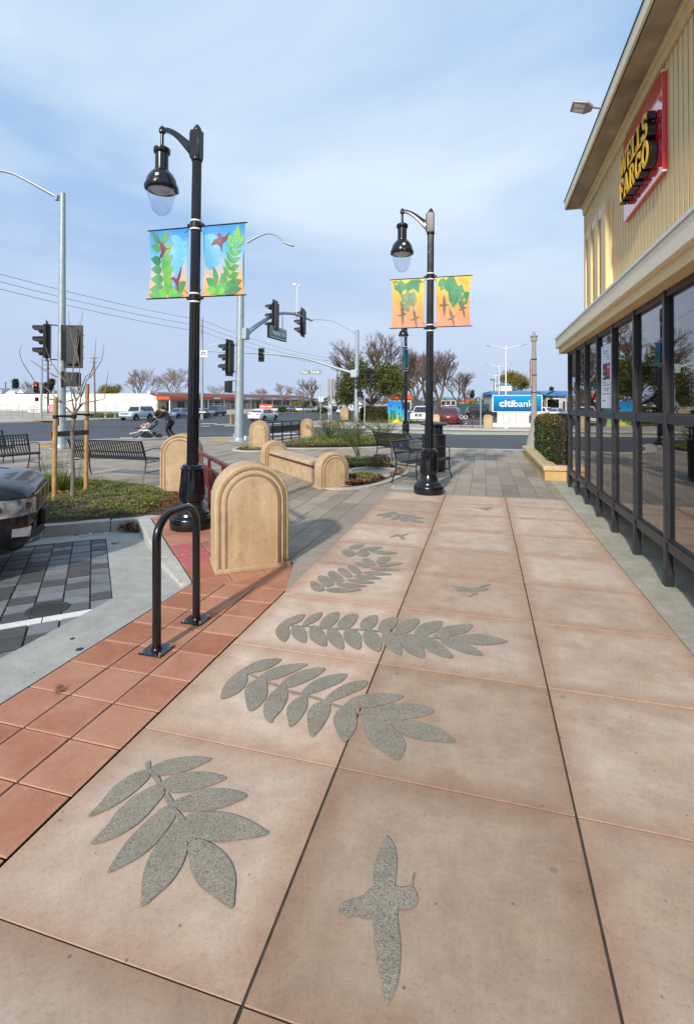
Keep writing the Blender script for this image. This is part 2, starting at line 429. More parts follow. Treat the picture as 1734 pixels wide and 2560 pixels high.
M['disc'] = concrete('brown grey disc', (.22, .195, .155), (.16, .14, .11), (.28, .25, .20), False)
M['red_tile'] = pm('faded red paint', (.46, .125, .125), .7, .2, 12, bump=.15, bscale=100)
def aggregate(name='exposed aggregate', a=(.285, .258, .200)):
    t = NT(name); p = t.pos()
    v = t.n('ShaderNodeTexVoronoi', {'Vector': p, 'Scale': 360.}); v2 = t.n('ShaderNodeTexVoronoi', {'Vector': p, 'Scale': 150.})
    s1 = t.n('ShaderNodeSeparateColor', {0: v.outputs['Color']}).outputs[0]; s2 = t.n('ShaderNodeSeparateColor', {0: v2.outputs['Color']}).outputs[1]
    c = t.ramp(s1, [(.0, tuple(x*.55 for x in a)), (.35, tuple(x*.92 for x in a)), (.75, tuple(x*1.12 for x in a)), (1., tuple(x*1.6 for x in a))])
    c = t.mix(t.ramp(s2, [(.95, 0.), (.97, 1.)]), c, (.19, .17, .14)); c = t.mix(t.ramp(s2, [(.07, 1.), (.1, 0.)]), c, (.36, .28, .21))
    c = t.mix(.6, c, t.ramp(t.noise(p, 6, 4), [(.3, .8), (.7, 1.15)]), 'MULTIPLY')
    t.bump(v.outputs['Distance'], .5, .003)
    return t.fin(c, .75)
M['aggregate'] = aggregate()
M['groove'] = pm('dark joint', (.055, .045, .035), .95, .3, 30)
M['agg_edge'] = pm('imprint rim shade', (.30, .245, .185), .95, .3, 30)  # recess shade painted as a darker rim, so the flat imprint looks sunk
M['joint_sand'] = pm('joint sand', (.10, .085, .068), .95, .35, 30)
PX0, PY0, PW, PL = -1.66, 8.95, .285, .615
def pavermat():
    t = NT('grey stone paver'); p = t.pos(); sx = t.n('ShaderNodeSeparateXYZ', {0: p})
    ix = t.math('FLOOR', t.math('DIVIDE', t.math('SUBTRACT', sx.outputs[0], PX0), PW)); iy = t.math('FLOOR', t.math('DIVIDE', t.math('SUBTRACT', sx.outputs[1], PY0), PL*2))
    w = t.n('ShaderNodeTexWhiteNoise', {0: t.n('ShaderNodeCombineXYZ', {0: ix, 1: iy}).outputs[0]}, noise_dimensions='2D').outputs['Value']
    c = t.ramp(w, [(0., (.245, .205, .160)), (.35, (.310, .262, .205)), (.7, (.390, .330, .258)), (1., (.340, .280, .216))])
    st = t.n('ShaderNodeMapping', {'Vector': p, 'Scale': (1.2, 2.2, 1.)}).outputs[0]
    c = t.mix(.75, c, t.ramp(t.noise(st, 1.3, 5, .65, .6), [(.3, .76), (.7, 1.15)]), 'MULTIPLY')
    c = t.mix(.55, c, t.ramp(t.noise(p, 30, 5, .7), [(.25, .76), (.7, 1.1)]), 'MULTIPLY')
    fine = t.noise(p, 220, 3, .8); c = t.mix(.5, c, t.ramp(fine, [(.3, .7), (.6, 1.1)]), 'MULTIPLY')
    t.bump(fine, .25, .004); return t.fin(c, .74, Specular_IOR_Level=.35)
M['paver'] = pavermat()
def baymat():
    t = NT('charcoal bay paver'); p = t.pos(); rn = t.n('ShaderNodeObjectInfo').outputs['Random']
    c = t.ramp(rn, [(0., (.070, .070, .068)), (.40, (.085, .085, .084)), (.45, (.170, .178, .185)), (1., (.225, .236, .245))])
    wet = t.noise(t.n('ShaderNodeMapping', {'Vector': p, 'Rotation': (0, 0, R(-37)), 'Scale': (1., 2.4, 1.)}).outputs[0], 2.1, 5, .6, .7)
    c = t.mix(t.math('MULTIPLY', t.ramp(wet, [(.54, 0.), (.62, 1.)]), .55), c, (.055, .058, .062))
    c = t.mix(.5, c, t.ramp(t.noise(p, 40, 5, .7), [(.25, .75), (.7, 1.12)]), 'MULTIPLY')
    t.bump(t.noise(p, 180, 3, .7), .2, .003); return t.fin(c, .62)
M['bay'] = baymat()
def asphalt():
    t = NT('asphalt'); p = t.pos()
    st = t.n('ShaderNodeMapping', {'Vector': p, 'Scale': (.05, .6, 1.)}).outputs[0]
    c = t.mix(t.ramp(t.noise(p, .12, 5, .6), [(.35, 0.), (.65, 1.)]), (.070, .075, .085), (.098, .104, .116))
    c = t.mix(.8, c, t.ramp(t.noise(st, 1., 5, .6), [(.35, .78), (.65, 1.12)]), 'MULTIPLY')
    c = t.mix(.5, c, t.ramp(t.noise(p, 45, 4, .8), [(.3, .7), (.7, 1.2)]), 'MULTIPLY')
    return t.fin(c, .82, Specular_IOR_Level=.3)
M['asphalt'] = asphalt()
M['road_line'] = pm('worn road paint', (.55, .55, .52), .75, .2, 3)
M['dry_grass'] = pm('dry verge', (.15, .145, .065), .95, .35, 1.2)
M['lot'] = pm('bleached lot', (.40, .37, .31), .9, .2, .3)
def stucco(name='sand stucco', a=(.53, .40, .255), b=(.42, .29, .16), rough_agg=False):
    t = NT(name); p = t.pos()
    big = t.noise(p, 2.2, 6, .62, .7); mid = t.noise(p, 14, 6, .7); fine = t.noise(p, 190, 3, .75)
    sx = t.n('ShaderNodeSeparateXYZ', {0: p})
    drip = t.noise(t.n('ShaderNodeMapping', {'Vector': p, 'Scale': (9., 9., 1.1)}).outputs[0], 1.2, 4, .6)
    c = t.mix(t.ramp(big, [(.34, 0.), (.66, 1.)]), b, a)
    c = t.mix(t.math('MULTIPLY', t.ramp(drip, [(.5, 0.), (.75, 1.)]), .5), c, tuple(min(1, x*1.28) for x in a))
    c = t.mix(t.math('MULTIPLY', t.ramp(t.noise(p, 9, 7, .78, .3), [(.54, 0.), (.70, 1.)]), .62), c, (.22, .125, .062))
    c = t.mix(t.math('MULTIPLY', t.ramp(t.noise(p, 34, 4, .7), [(.60, 0.), (.72, 1.)]), .5), c, (.17, .10, .055))
    c = t.mix(.6, c, t.ramp(fine, [(.25, .62), (.6, 1.1)]), 'MULTIPLY')
    t.bump(t.math('ADD', fine, mid), .35 if not rough_agg else .9, .004); return t.fin(c, .85, Specular_IOR_Level=.25)
M['stucco'] = stucco()
M['stucco_pale'] = stucco('pale stucco', (.54, .43, .29), (.46, .34, .21))
M['stucco_rough'] = stucco('sandy stucco band', (.31, .215, .13), (.20, .13, .075), True)
M['planter_stucco'] = stucco('yellow stucco', (.57, .41, .195), (.50, .325, .125))
def coping():
    t = NT('cracked coping'); p = t.pos()
    cr = t.n('ShaderNodeTexVoronoi', {'Vector': t.n('ShaderNodeMapping', {'Vector': p, 'Scale': (1., .6, .3)}).outputs[0], 'Scale': 11.}, feature='DISTANCE_TO_EDGE').outputs['Distance']
    nz_ = t.noise(p, 4, 5)
    c = t.mix(t.ramp(nz_, [(.35, 0.), (.65, 1.)]), (.52, .375, .20), (.60, .46, .27))
    c = t.mix(t.math('MULTIPLY', t.ramp(cr, [(.012, 1.), (.03, 0.)]), t.ramp(t.noise(p, 5, 3), [(.45, 0.), (.55, .9)])), c, (.09, .06, .035))
    t.bump(t.noise(p, 120, 3), .3, .004); return t.fin(c, .85)
M['coping'] = coping()
M['cream_siding'] = pm('cream painted siding', (.74, .535, .25), .62, .07, 1.8, bump=.1, bscale=90)
M['cream_batten'] = pm('cream batten', (.76, .57, .28), .62, .07, 3)
M['groove_brown'] = pm('siding groove', (.12, .062, .028), .8, .2, 6)
M['cream_trim'] = pm('pale cream trim', (.84, .75, .54), .6, .06, 1.4, bump=.05, bscale=60)
M['tan_band'] = pm('tan band', (.78, .59, .30), .65, .06, 1.4)
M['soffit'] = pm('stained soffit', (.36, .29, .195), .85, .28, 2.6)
M['fascia_dark'] = pm('dark drip edge', (.055, .052, .050), .6, .2, 5)
M['sign_red'] = pm('red acrylic', (.70, .022, .035), .12, .04, 3, spec=1., coat=1.)
M['sign_yellow'] = pm('yellow acrylic', (.86, .50, .03), .6, .05, 3, spec=.15)
M['sign_black'] = pm('black letter return', (.012, .011, .011), .22, .2, 6, coat=.3)
M['poster_white'] = pm('poster paper', (.72, .76, .82), .5, .02, 2)
M['interior'] = pm('dim interior wall', (.30, .21, .14), .9, .15, 2)
M['blind'] = pm('vertical blind', (.62, .50, .32), .8, .15, 5)
def glassmat(name, tint=(.60, .52, .44), f0=.10, f1=.85):
    t = NT(name)
    tr = t.n('ShaderNodeBsdfTransparent', {'Color': (*tint, 1)}); gl = t.n('ShaderNodeBsdfGlossy', {'Color': (.95, .95, .97, 1), 'Roughness': .012})
    wv = t.noise(t.obj(), .9, 2, .4)
    gl_n = t.n('ShaderNodeBump', {'Height': wv, 'Strength': .06, 'Distance': .05}); t.set(gl.inputs['Normal'], gl_n.outputs[0])
    fr = t.n('ShaderNodeLayerWeight', {'Blend': .5}).outputs['Facing']
    fac = t.math('MULTIPLY_ADD', t.math('POWER', fr, 3.2), f1 - f0, f0)
    mx = t.n('ShaderNodeMixShader', {0: fac, 1: tr.outputs[0], 2: gl.outputs[0]})
    t.t.links.new(mx.outputs[0], t.out.inputs['Surface']); return t.m
M['pane'] = glassmat('bronze window pane')
M['car_glass'] = glassmat('car glass', (.10, .115, .125), .12, .9)
M['clear_lens'] = glassmat('clear lens', (.86, .88, .9), .10, .8)
M['globe'] = glassmat('clear acrylic globe', (.90, .91, .97), .07, .7)
M['globe'].node_tree.nodes['Principled BSDF']
def paint(name, col, rough=.28, metal=0., coat=.9):
    return pm(name, col, rough, .03, 1., metal=metal, coat=coat, local=True)
P_ = {'black': pm('black car paint', (.006, .0065, .008), .22, .03, 1., spec=.35, coat=.35, local=True), 'white': paint('white car paint', (.72, .73, .74)), 'silver': paint('silver car paint', (.40, .43, .46), .3, .5),
      'grey': paint('grey car paint', (.10, .12, .145), .3, .4), 'maroon': paint('maroon car paint', (.13, .010, .018)), 'bluegrey': paint('blue grey car paint', (.23, .28, .34), .3, .4),
      'paleblue': paint('faded white truck paint', (.55, .62, .68), .4, 0, .3), 'navy': paint('navy car paint', (.015, .02, .04))}
def emis(name, col, e=1.):
    t = NT(name); t.fin(col, .4); t.set(t.b.inputs['Emission Color'], (*col[:3], 1)); t.set(t.b.inputs['Emission Strength'], e); return t.m
M['red_lit'] = emis('lit red signal', (1., .05, .03), 1.6)
M['tail'] = pm('red lamp lens', (.42, .012, .012), .2, .05, 5, coat=.5)
M['amber'] = pm('amber lens', (.55, .2, .02), .2, .05, 5)
M['lens_dark'] = pm('unlit signal lens', (.03, .024, .02), .25, .2, 5)
M['plate'] = pm('licence plate', (.62, .64, .68), .5, .05, 5)
M['sign_green'] = pm('green street sign', (.0, .20, .13), .35, .06, 5)
M['sign_white'] = pm('white sign sheeting', (.78, .79, .78), .4, .04, 5)
M['sign_back'] = pm('bare sign back', (.30, .29, .31), .5, .1, 5, metal=.3)
M['skin'] = pm('skin', (.50, .27, .19), .55, .05, 6)
M['navy_cloth'] = pm('navy jacket', (.012, .016, .035), .85, .2, 20)
M['black_cloth'] = pm('black leggings', (.010, .010, .012), .85, .2, 20)
M['grey_cloth'] = pm('grey fabric', (.20, .20, .215), .9, .2, 30)
M['pale_cloth'] = pm('pale fabric', (.42, .42, .43), .9, .15, 20)
M['hair'] = pm('dark hair', (.012, .009, .007), .6, .2, 20)
M['cap_cloth'] = pm('brown cap', (.07, .05, .045), .9, .2, 20)
M['alu'] = pm('brushed tube', (.55, .56, .58), .3, .05, 8, metal=.9)
M['white_wall'] = pm('white painted wall', (.80, .775, .70), .8, .05, .25)
M['roof_red'] = pm('red clay roofing', (.185, .060, .040), .85, .18, 2.5)
M['band_orange'] = pm('orange fascia', (.62, .085, .030), .6, .05, 2)
M['roof_grey'] = pm('grey shingle', (.15, .15, .165), .9, .15, .8)
M['house_wall'] = pm('pale house wall', (.52, .54, .56), .8, .06, 1)
M['shop_wall'] = pm('shop wall', (.46, .44, .42), .8, .1, .6)
M['shop_dark'] = pm('dark shop front', (.03, .03, .032), .4, .3, 2)
M['blue_roof'] = pm('blue metal roof', (.045, .17, .42), .5, .1, .6)
M['teal_roof'] = pm('teal roof', (.10, .26, .24), .6, .1, 1)
M['fence_wire'] = pm('chain link', (.30, .30, .29), .6, .1, 6)
M['green_mesh'] = pm('green windscreen mesh', (.03, .085, .065), .9, .2, 3)
M['citi_blue'] = None
M['sign_maroon'] = pm('red banner vinyl', (.45, .03, .06), .6, .1, 3)
M['orange_sign'] = pm('orange red sign face', (.75, .085, .035), .4, .05, 3)
M['slatted_white'] = pm('weathered white boards', (.66, .64, .58), .75, .1, 2.2, bump=.1)
M['pole_stone'] = pm('pebble cast pole', (.30, .29, .26), .9, .32, 60, bump=.5, bscale=90)
M['iron'] = pm('cast iron', (.055, .055, .055), .6, .25, 40, metal=.4)
M['paper_white'] = pm('torn paper', (.75, .75, .74), .8, .05, 9)
def grad(name, stops, z0, z1, bump=True, rough=.55):     # printed colour blend, top to bottom, in the object's own frame
    t = NT(name); sx = t.n('ShaderNodeSeparateXYZ', {0: t.obj()})
    f = t.math('DIVIDE', t.math('SUBTRACT', sx.outputs[2], z0), z1 - z0)
    c = t.ramp(f, stops)
    if bump: t.bump(t.noise(t.n('ShaderNodeMapping', {'Vector': t.obj(), 'Scale': (3., 3., 1.2), 'Rotation': (0, .5, 0)}).outputs[0], 2.2, 3, .5, .8), .5, .03)
    t.fin(c, rough)
    tr = t.n('ShaderNodeBsdfTranslucent', {'Color': c}); mx = t.n('ShaderNodeMixShader', {0: .3, 1: t.b.outputs[0], 2: tr.outputs[0]})
    t.t.links.new(mx.outputs[0], t.out.inputs['Surface']); return t.m
M['ban_sky'] = grad('sky to peach print', [(0., srgb(252, 176, 106)), (.22, srgb(246, 196, 150)), (.45, srgb(178, 206, 226)), (.65, srgb(110, 190, 236)), (1., srgb(56, 150, 226))], 0, .88)
M['ban_sun'] = grad('yellow to coral print', [(0., srgb(250, 160, 130)), (.3, srgb(252, 178, 120)), (.6, srgb(250, 196, 96)), (1., srgb(246, 226, 78))], 0, .88)
M['ban_teal'] = grad('teal print', [(0., srgb(110, 160, 130)), (.5, srgb(60, 140, 150)), (1., srgb(40, 120, 190))], 0, .88)
M['citi_blue'] = grad('blue sign face', [(0., srgb(0, 92, 158)), (1., srgb(0, 172, 232))], 0, 1.1, False, .3)
M['box_art'] = grad('painted cabinet', [(0., srgb(236, 222, 60)), (.25, srgb(170, 214, 130)), (.5, srgb(60, 190, 214)), (1., srgb(24, 130, 226))], 0, 2.0, False, .4)
def flat(name, c, rough=.55): return pm(name, c[:3], rough, .08, 14, local=True)
M['pr_green'] = flat('printed green', srgb(84, 162, 78)); M['pr_green2'] = flat('printed mid green', srgb(74, 146, 92)); M['pr_deep'] = flat('printed deep green', srgb(60, 128, 88))
M['pr_lime'] = flat('printed lime', srgb(104, 182, 74)); M['pr_maroon'] = flat('printed maroon', srgb(118, 50, 64)); M['pr_ghost'] = flat('printed pale blue', srgb(104, 176, 216))
M['pr_brown'] = flat('printed brown', srgb(118, 100, 92)); M['pr_leaf'] = flat('printed dark leaf', srgb(64, 136, 92)); M['pr_leaf2'] = flat('printed grey leaf', srgb(120, 150, 116))
M['pr_orange'] = flat('printed orange', srgb(238, 170, 74)); M['pr_line'] = flat('printed outline', srgb(44, 70, 50))
M['art_black'] = flat('painted black', (.02, .02, .025)); M['art_green'] = flat('painted stems', srgb(40, 96, 60)); M['art_yellow'] = flat('painted yellow', srgb(244, 214, 70))
M['tie_white'] = pm('white strap', (.75, .75, .76), .4, .03, 8)
# ------------------------------------------------------------------ ground and streets
def terrain():
    xs = sorted(set([-900, -600, -400] + list(range(-300, -60, 20)) + list(range(-60, 60, 4)) + list(range(60, 300, 20)) + [300, 500, 900]))
    ys = sorted(set([-60, -30, -12] + list(range(-8, 100, 4)) + list(range(100, 300, 12)) + [320, 400, 600, 1000, 1800]))
    vs = [(x, y, zt(x, y)) for y in ys for x in xs]; n = len(xs)
    fs = [(j*n+i, j*n+i+1, (j+1)*n+i+1, (j+1)*n+i) for j in range(len(ys)-1) for i in range(n-1)]
    mb = MB(); mb.v = vs; mb.f = fs
    return setting(mb.build('asphalt_road', M['asphalt']))
road = terrain()

# pale red walkway: slabs are parts
walk = setting(MB().box((-1.70, -2.0, -.10), (1.34, 8.905, -.006)).build('walkway', M['groove'], smooth=False))
WX = [-1.667, -.64, .36, 1.325]
WY = [-1.52, -.605, .315, 1.235, 2.15, 3.07, 3.945, 4.795, 5.65, 6.49, 7.37, 8.15, 8.895]
SLAB_TONE = {(0, 2): .74, (1, 2): .72, (1, 3): .74, (1, 4): .78, (0, 3): .96, (0, 4): 1.06, (0, 5): 1.08, (0, 6): 1.06, (2, 2): .84, (2, 3): .88, (2, 4): .92, (2, 5): .94, (1, 5): .88, (1, 6): .94}   # tone of each slab; the nearest rows are mostly darker
for i in range(3):
    for j in range(len(WY) - 1):
        g1, g2 = .0048, .0028
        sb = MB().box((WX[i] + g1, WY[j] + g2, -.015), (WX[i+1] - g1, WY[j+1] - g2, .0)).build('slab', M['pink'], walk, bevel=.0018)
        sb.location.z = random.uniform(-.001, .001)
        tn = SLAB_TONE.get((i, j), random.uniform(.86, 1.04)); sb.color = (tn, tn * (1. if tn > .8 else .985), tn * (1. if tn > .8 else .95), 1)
def imprint(name, outlines, crop, grow=.0018):
    par = None
    for k, pts in enumerate(outlines):
        g = [gp(*cp(crop, *p)) for p in pts]; g = [(p.x, p.y) for p in g]
        g = smooth_poly(g, True, 3)
        o = MB().sheet(offset_poly(g, grow), .0028).build(name if par is None else 'leaflet', M['agg_edge'], par or walk, smooth=False)
        MB().sheet(g, .0046 + .0005 * k / max(1, len(outlines))).build('leaflet' if name != 'bird_imprint' else 'bird_face', M['aggregate'], par or o, smooth=False)
        if par is None: par = o
F1 = [[(510,205),(440,215),(340,265),(240,345),(165,440),(60,555),(180,515),(330,430),(450,335),(525,255)],
 [(540,185),(620,140),(740,110),(870,103),(960,112),(990,122),(900,170),(790,215),(690,240),(590,243),(545,220)],
 [(575,320),(480,360),(370,430),(270,530),(190,640),(80,758),(200,740),(330,680),(460,590),(560,480),(640,375)],
 [(615,295),(700,250),(820,222),(950,222),(1040,240),(1105,268),(1010,310),(900,350),(790,372),(670,365)],
 [(660,475),(560,540),(450,640),(360,740),(290,840),(210,978),(330,930),(460,855),(570,760),(660,650),(720,545)],
 [(700,450),(790,405),(900,360),(1020,345),(1140,355),(1262,398),(1170,450),(1070,490),(950,512),(830,515),(760,510)],
 [(745,590),(650,680),(560,800),(500,920),(470,1050),(470,1150),(462,1225),(500,1222),(580,1150),(680,1060),(750,960),(795,860),(810,760)],
 [(800,560),(900,530),(1020,522),(1150,540),(1280,590),(1380,650),(1425,688),(1320,712),(1180,735),(1060,748),(960,735),(860,700)],
 [(815,770),(830,880),(850,980),(910,1080),(1000,1150),(1080,1210),(1130,1240),(1160,1240),(1168,1130),(1175,1040),(1150,930),(1090,840),(1000,770),(900,730)],
 [(495,150),(525,138),(530,190),(560,235),(595,255),(610,295),(640,340),(620,365),(590,340),(575,290),(545,250),(510,205)],
 [(640,410),(662,382),(700,440),(720,490),(760,540),(790,580),(850,640),(880,720),(815,750),(770,640),(750,590),(720,545),(665,460)]]
F2 = [[(200,125),(260,92),(330,72),(425,70),(390,105),(320,140),(240,158),(215,170),(215,205),(190,250),(140,290),(62,318),(55,290),(75,235),(120,180)],
 [(285,185),(330,150),(400,120),(480,103),(585,100),(545,130),(470,165),(400,190),(330,203)],
 [(285,195),(235,215),(205,250),(205,310),(228,392),(290,360),(335,300),(338,240),(325,205)],
 [(415,235),(450,195),(520,155),(600,130),(692,126),(655,170),(590,205),(500,240),(440,250)],
 [(405,250),(360,285),(322,345),(318,410),(340,450),(366,463),(380,435),(430,380),(462,310),(460,265),(440,248)],
 [(550,285),(580,240),(650,195),(740,168),(828,162),(795,210),(720,245),(640,275),(580,292)],
 [(545,300),(490,335),(458,385),(470,450),(482,488),(540,440),(580,375),(585,320),(575,295)],
 [(690,325),(730,280),(800,235),(880,210),(955,205),(930,250),(850,285),(770,320),(715,338)],
 [(685,330),(620,355),(585,410),(590,480),(604,545),(640,530),(695,460),(725,385),(715,340)],
 [(810,360),(850,320),(900,297),(960,288),(1050,282),(1120,286),(1175,302),(1100,340),(1000,365),(900,375),(830,385)],
 [(800,370),(760,405),(745,450),(765,510),(808,580),(850,550),(885,490),(888,440),(880,400),(860,375)],
 [(930,400),(1000,375),(1090,350),(1190,346),(1290,358),(1368,392),(1280,425),(1190,442),(1090,447),(1000,450),(940,440)],
 [(935,430),(930,480),(960,560),(1020,620),(1090,670),(1148,692),(1180,640),(1187,585),(1150,530),(1095,480),(1040,440),(985,420)],
 [(1095,455),(1180,450),(1280,462),(1390,500),(1450,540),(1495,582),(1400,583),(1290,570),(1190,545),(1130,505)],
 [(228,165),(285,185),(345,212),(405,232),(470,262),(545,280),(600,297),(672,318),(735,345),(800,362),(880,390),(935,405),(935,416),(880,402),(800,375),(735,356),(672,328),(600,307),(540,292),(470,274),(405,243),(345,222),(285,197)]]
F3 = [[(230,92),(170,105),(100,135),(55,180),(50,215),(70,250),(110,265),(138,215),(130,170),(180,150),(215,130)],
 [(218,165),(240,125),(290,92),(340,80),(330,115),(280,150)],[(150,175),(150,215),(175,250),(235,275),(243,230),(225,180),(185,162)],
 [(328,170),(345,125),(390,90),(445,80),(448,115),(420,155),(370,178)],[(275,168),(258,205),(270,250),(310,280),(365,297),(372,255),(350,205),(315,170)],
 [(440,180),(455,130),(500,98),(562,90),(562,130),(530,170),(480,187)],[(385,180),(370,215),(385,260),(420,295),(475,316),(478,270),(455,215),(420,182)],
 [(585,175),(590,140),(630,110),(688,98),(692,140),(670,175),(630,195),(600,192)],[(500,185),(478,220),(490,265),(530,300),(580,316),(592,270),(585,225),(550,190)],
 [(700,200),(710,150),(750,120),(815,112),(820,145),(790,185),(745,208)],[(625,195),(602,225),(610,270),(650,310),(705,330),(722,280),(700,230),(665,198)],
 [(808,218),(820,165),(870,130),(950,120),(955,150),(920,190),(860,218)],[(735,205),(722,240),(745,290),(790,330),(842,348),(845,290),(825,235),(780,205)],
 [(930,228),(945,180),(1000,148),(1098,136),(1100,165),(1060,200),(990,235)],[(850,218),(838,250),(855,300),(900,345),(990,368),(985,310),(950,255),(900,222)],
 [(1045,235),(1075,195),(1140,170),(1285,155),(1290,180),(1250,210),(1180,228),(1130,250),(1090,250)],[(945,235),(955,265),(1000,315),(1080,355),(1172,370),(1140,320),(1090,275),(1020,240)],
 [(1090,255),(1150,250),(1220,260),(1300,300),(1365,352),(1270,345),(1180,315),(1120,285)],[(1165,242),(1230,228),(1320,218),(1420,235),(1522,265),(1420,288),(1310,285),(1220,265)],
 [(130,165),(250,167),(380,178),(520,185),(650,192),(780,206),(900,220),(1030,238),(1120,250),(1030,246),(900,228),(780,213),(650,199),(520,192),(380,186),(250,173)]]
F4 = [[(165,1110),(155,1150),(175,1195),(240,1222),(310,1205),(290,1165),(235,1125)],[(250,1050),(240,1090),(290,1150),(350,1175),(415,1140),(390,1095),(330,1058)],
 [(370,998),(345,1030),(385,1085),(440,1122),(515,1105),(490,1050),(430,1008)],[(470,965),(455,990),(495,1035),(560,1070),(615,1060),(595,1020),(540,975)],
 [(575,935),(565,965),(610,1010),(670,1035),(720,1025),(690,980),(640,945)],[(640,905),(690,940),(760,960),(810,950),(760,925),(690,902)],
 [(735,860),(730,890),(780,925),(840,935),(870,925),(835,885),(785,862)],[(885,915),(880,885),(920,845),(1000,838),(1028,858),(990,895),(930,920)],
 [(330,1200),(430,1180),(560,1185),(715,1195),(620,1222),(480,1235),(360,1225)],[(430,1140),(520,1128),(650,1140),(775,1163),(660,1178),(520,1172)],
 [(560,1095),(660,1085),(770,1100),(860,1127),(770,1137),(660,1128)],[(625,1052),(720,1043),(830,1052),(930,1080),(820,1090),(700,1080)],
 [(725,1012),(820,1002),(940,1015),(1050,1037),(920,1046),(790,1040)],[(800,965),(900,958),(1030,970),(1135,985),(1010,998),(880,995)],[(900,935),(1000,912),(1090,908),(1165,912),(1080,935),(980,950)]]
F5 = [[(580,750),(590,725),(660,708),(740,705),(720,730),(650,755)],[(510,775),(505,795),(540,830),(595,838),(645,810),(620,775),(560,762)],[(690,770),(760,740),(860,732),(945,738),(880,760),(790,772)],
 [(660,795),(690,830),(750,836),(798,815),(780,785),(720,772)],[(810,775),(900,772),(1010,785),(1112,803),(1000,815),(900,808)]]
F6 = [[(880,395),(890,375),(950,365),(1030,352),(1100,352),(1030,372),(950,390)],[(940,415),(960,395),(1010,382),(1060,378),(1030,400),(985,415)],[(1030,430),(1040,410),(1090,395),(1140,400),(1120,425),(1070,438)],
 [(1130,440),(1140,415),(1190,402),(1230,415),(1225,445),(1180,458)],[(1060,375),(1120,368),(1200,378),(1310,388),(1220,396),(1130,392)],[(1200,400),(1280,400),(1400,415),(1310,422)],[(1230,430),(1290,430),(1395,462),(1330,464),(1265,450)]]
B1 = [[(697,160),(650,270),(620,330),(590,420),(560,520),(545,640),(550,770),(480,820),(420,880),(340,920),(220,955),(130,1020),(125,1055),(200,1095),(240,1135),(340,1120),(440,1155),(540,1160),(545,1250),(560,1350),(555,1450),(580,1560),(590,1660),(610,1760),(635,1880),(660,2000),(700,2185),(730,2185),(780,2080),(830,1960),(860,1800),(872,1600),(870,1430),(855,1300),(840,1180),(840,1065),(900,1050),(990,1050),(1060,1000),(1080,920),(1060,830),(1020,770),(1045,625),(1025,640),(1000,760),(940,780),(810,770),(825,600),(828,440),(805,300),(760,210)]]
B2 = [[(215,260),(290,290),(380,295),(500,310),(600,330),(690,355),(800,345),(900,330),(1010,300),(1150,255),(1295,235),(1200,280),(1100,315),(1030,335),(1080,350),(1240,360),(1200,400),(1110,430),(1000,440),(900,455),(960,500),(900,530),(830,540),(760,570),(650,595),(740,560),(800,530),(760,480),(680,455),(600,430),(520,430),(400,435),(340,390),(320,340)]]
B3 = [[(855,628),(900,637),(945,635),(1010,628),(985,640),(960,647),(955,657),(940,647),(905,642)]]
B4 = [[(1020,632),(1070,608),(1110,600),(1160,604),(1210,590),(1222,598),(1170,615),(1190,640),(1175,655),(1140,640),(1115,615),(1060,622)]]
for o in (F1, ): imprint('leaf_imprint', o, 'X7')
imprint('leaf_imprint', F2, 'Y1'); imprint('leaf_imprint', F3, 'Y2', .0018); imprint('leaf_imprint', F4, 'X6', .0018); imprint('leaf_imprint', F5, 'X6', .0018); imprint('leaf_imprint', F6, 'X6', .0018)
imprint('bird_imprint', B1, 'X8'); imprint('bird_imprint', B2, 'Y3', .0018); imprint('bird_imprint', B3, 'M', .0018); imprint('bird_imprint', B4, 'X6', .0018)

# terracotta border
band = setting(MB().sheet([(-2.565, -2), (-1.665, -2), (-1.665, 4.02), (-1.88, 4.72), (-5.0, 7.5), (-5.2, 6.7), (-4.66, 6.13), (-2.565, 3.98)], -.006).build('brick_border', M['groove'], smooth=False))
CX3 = [-2.551, -2.257, -1.963, -1.672]; T0 = 1.694 - .2925 * 12
tile_me = MB().box((0, 0, -.02), (.2835, .2845, 0)).mesh('tile', M['terra'])
for i in range(3):
    for j in range(24):
        x0, y0 = CX3[i] + .004, T0 + .2925 * j + .004
        q = [(x0, y0), (x0 + .2835, y0), (x0 + .2835, y0 + .2845), (x0, y0 + .2845)]
        if y0 > 4.0: continue
        c = clip(q, (-1.66, 4.0), (-2.06, 5.33))
        if abs(area(c) - area(q)) < 1e-4: o = link('tile', tile_me, band, (x0, y0, random.uniform(-.0012, .0012)))
        else: o = MB().prism(c, -.02, 0).build('tile', M['terra'], band)
        b = o.modifiers.new('bevel', 'BEVEL'); b.width = .004; b.segments = 2
dA = Vector((.7, -.714)).normalized(); nA = Vector((.714, .7)).normalized(); pA = Vector((-4.66, 6.13))     # tiles round the lamp follow the slanted kerb
for i in range(4):
    for j in range(9):
        a = pA + nA * (.004 + .335 * i) + dA * (-.4 + .42 * j + .004)
        q = [tuple(a), tuple(a + dA * .412), tuple(a + dA * .412 + nA * .327), tuple(a + nA * .327)]
        c = clip_in(q, [(-2.572, 4.0), (-2.3, 4.0), (-1.85, 4.46), (-1.87, 4.70), (-3.1, 5.80), (-4.15, 6.65), (-4.655, 6.14)])
        if c:
            o = MB().prism(c, -.02, .0).build('tile', M['red_tile'] if (i == 0 and j in (5, 6)) else M['terra'], band, bevel=.005)
# little oblique filler tiles where the two directions meet
MB().prism([(-2.30, 4.035), (-1.672, 4.035), (-1.872, 4.70), (-1.98, 4.58)], -.02, -.001).build('tile', M['terra'], band)

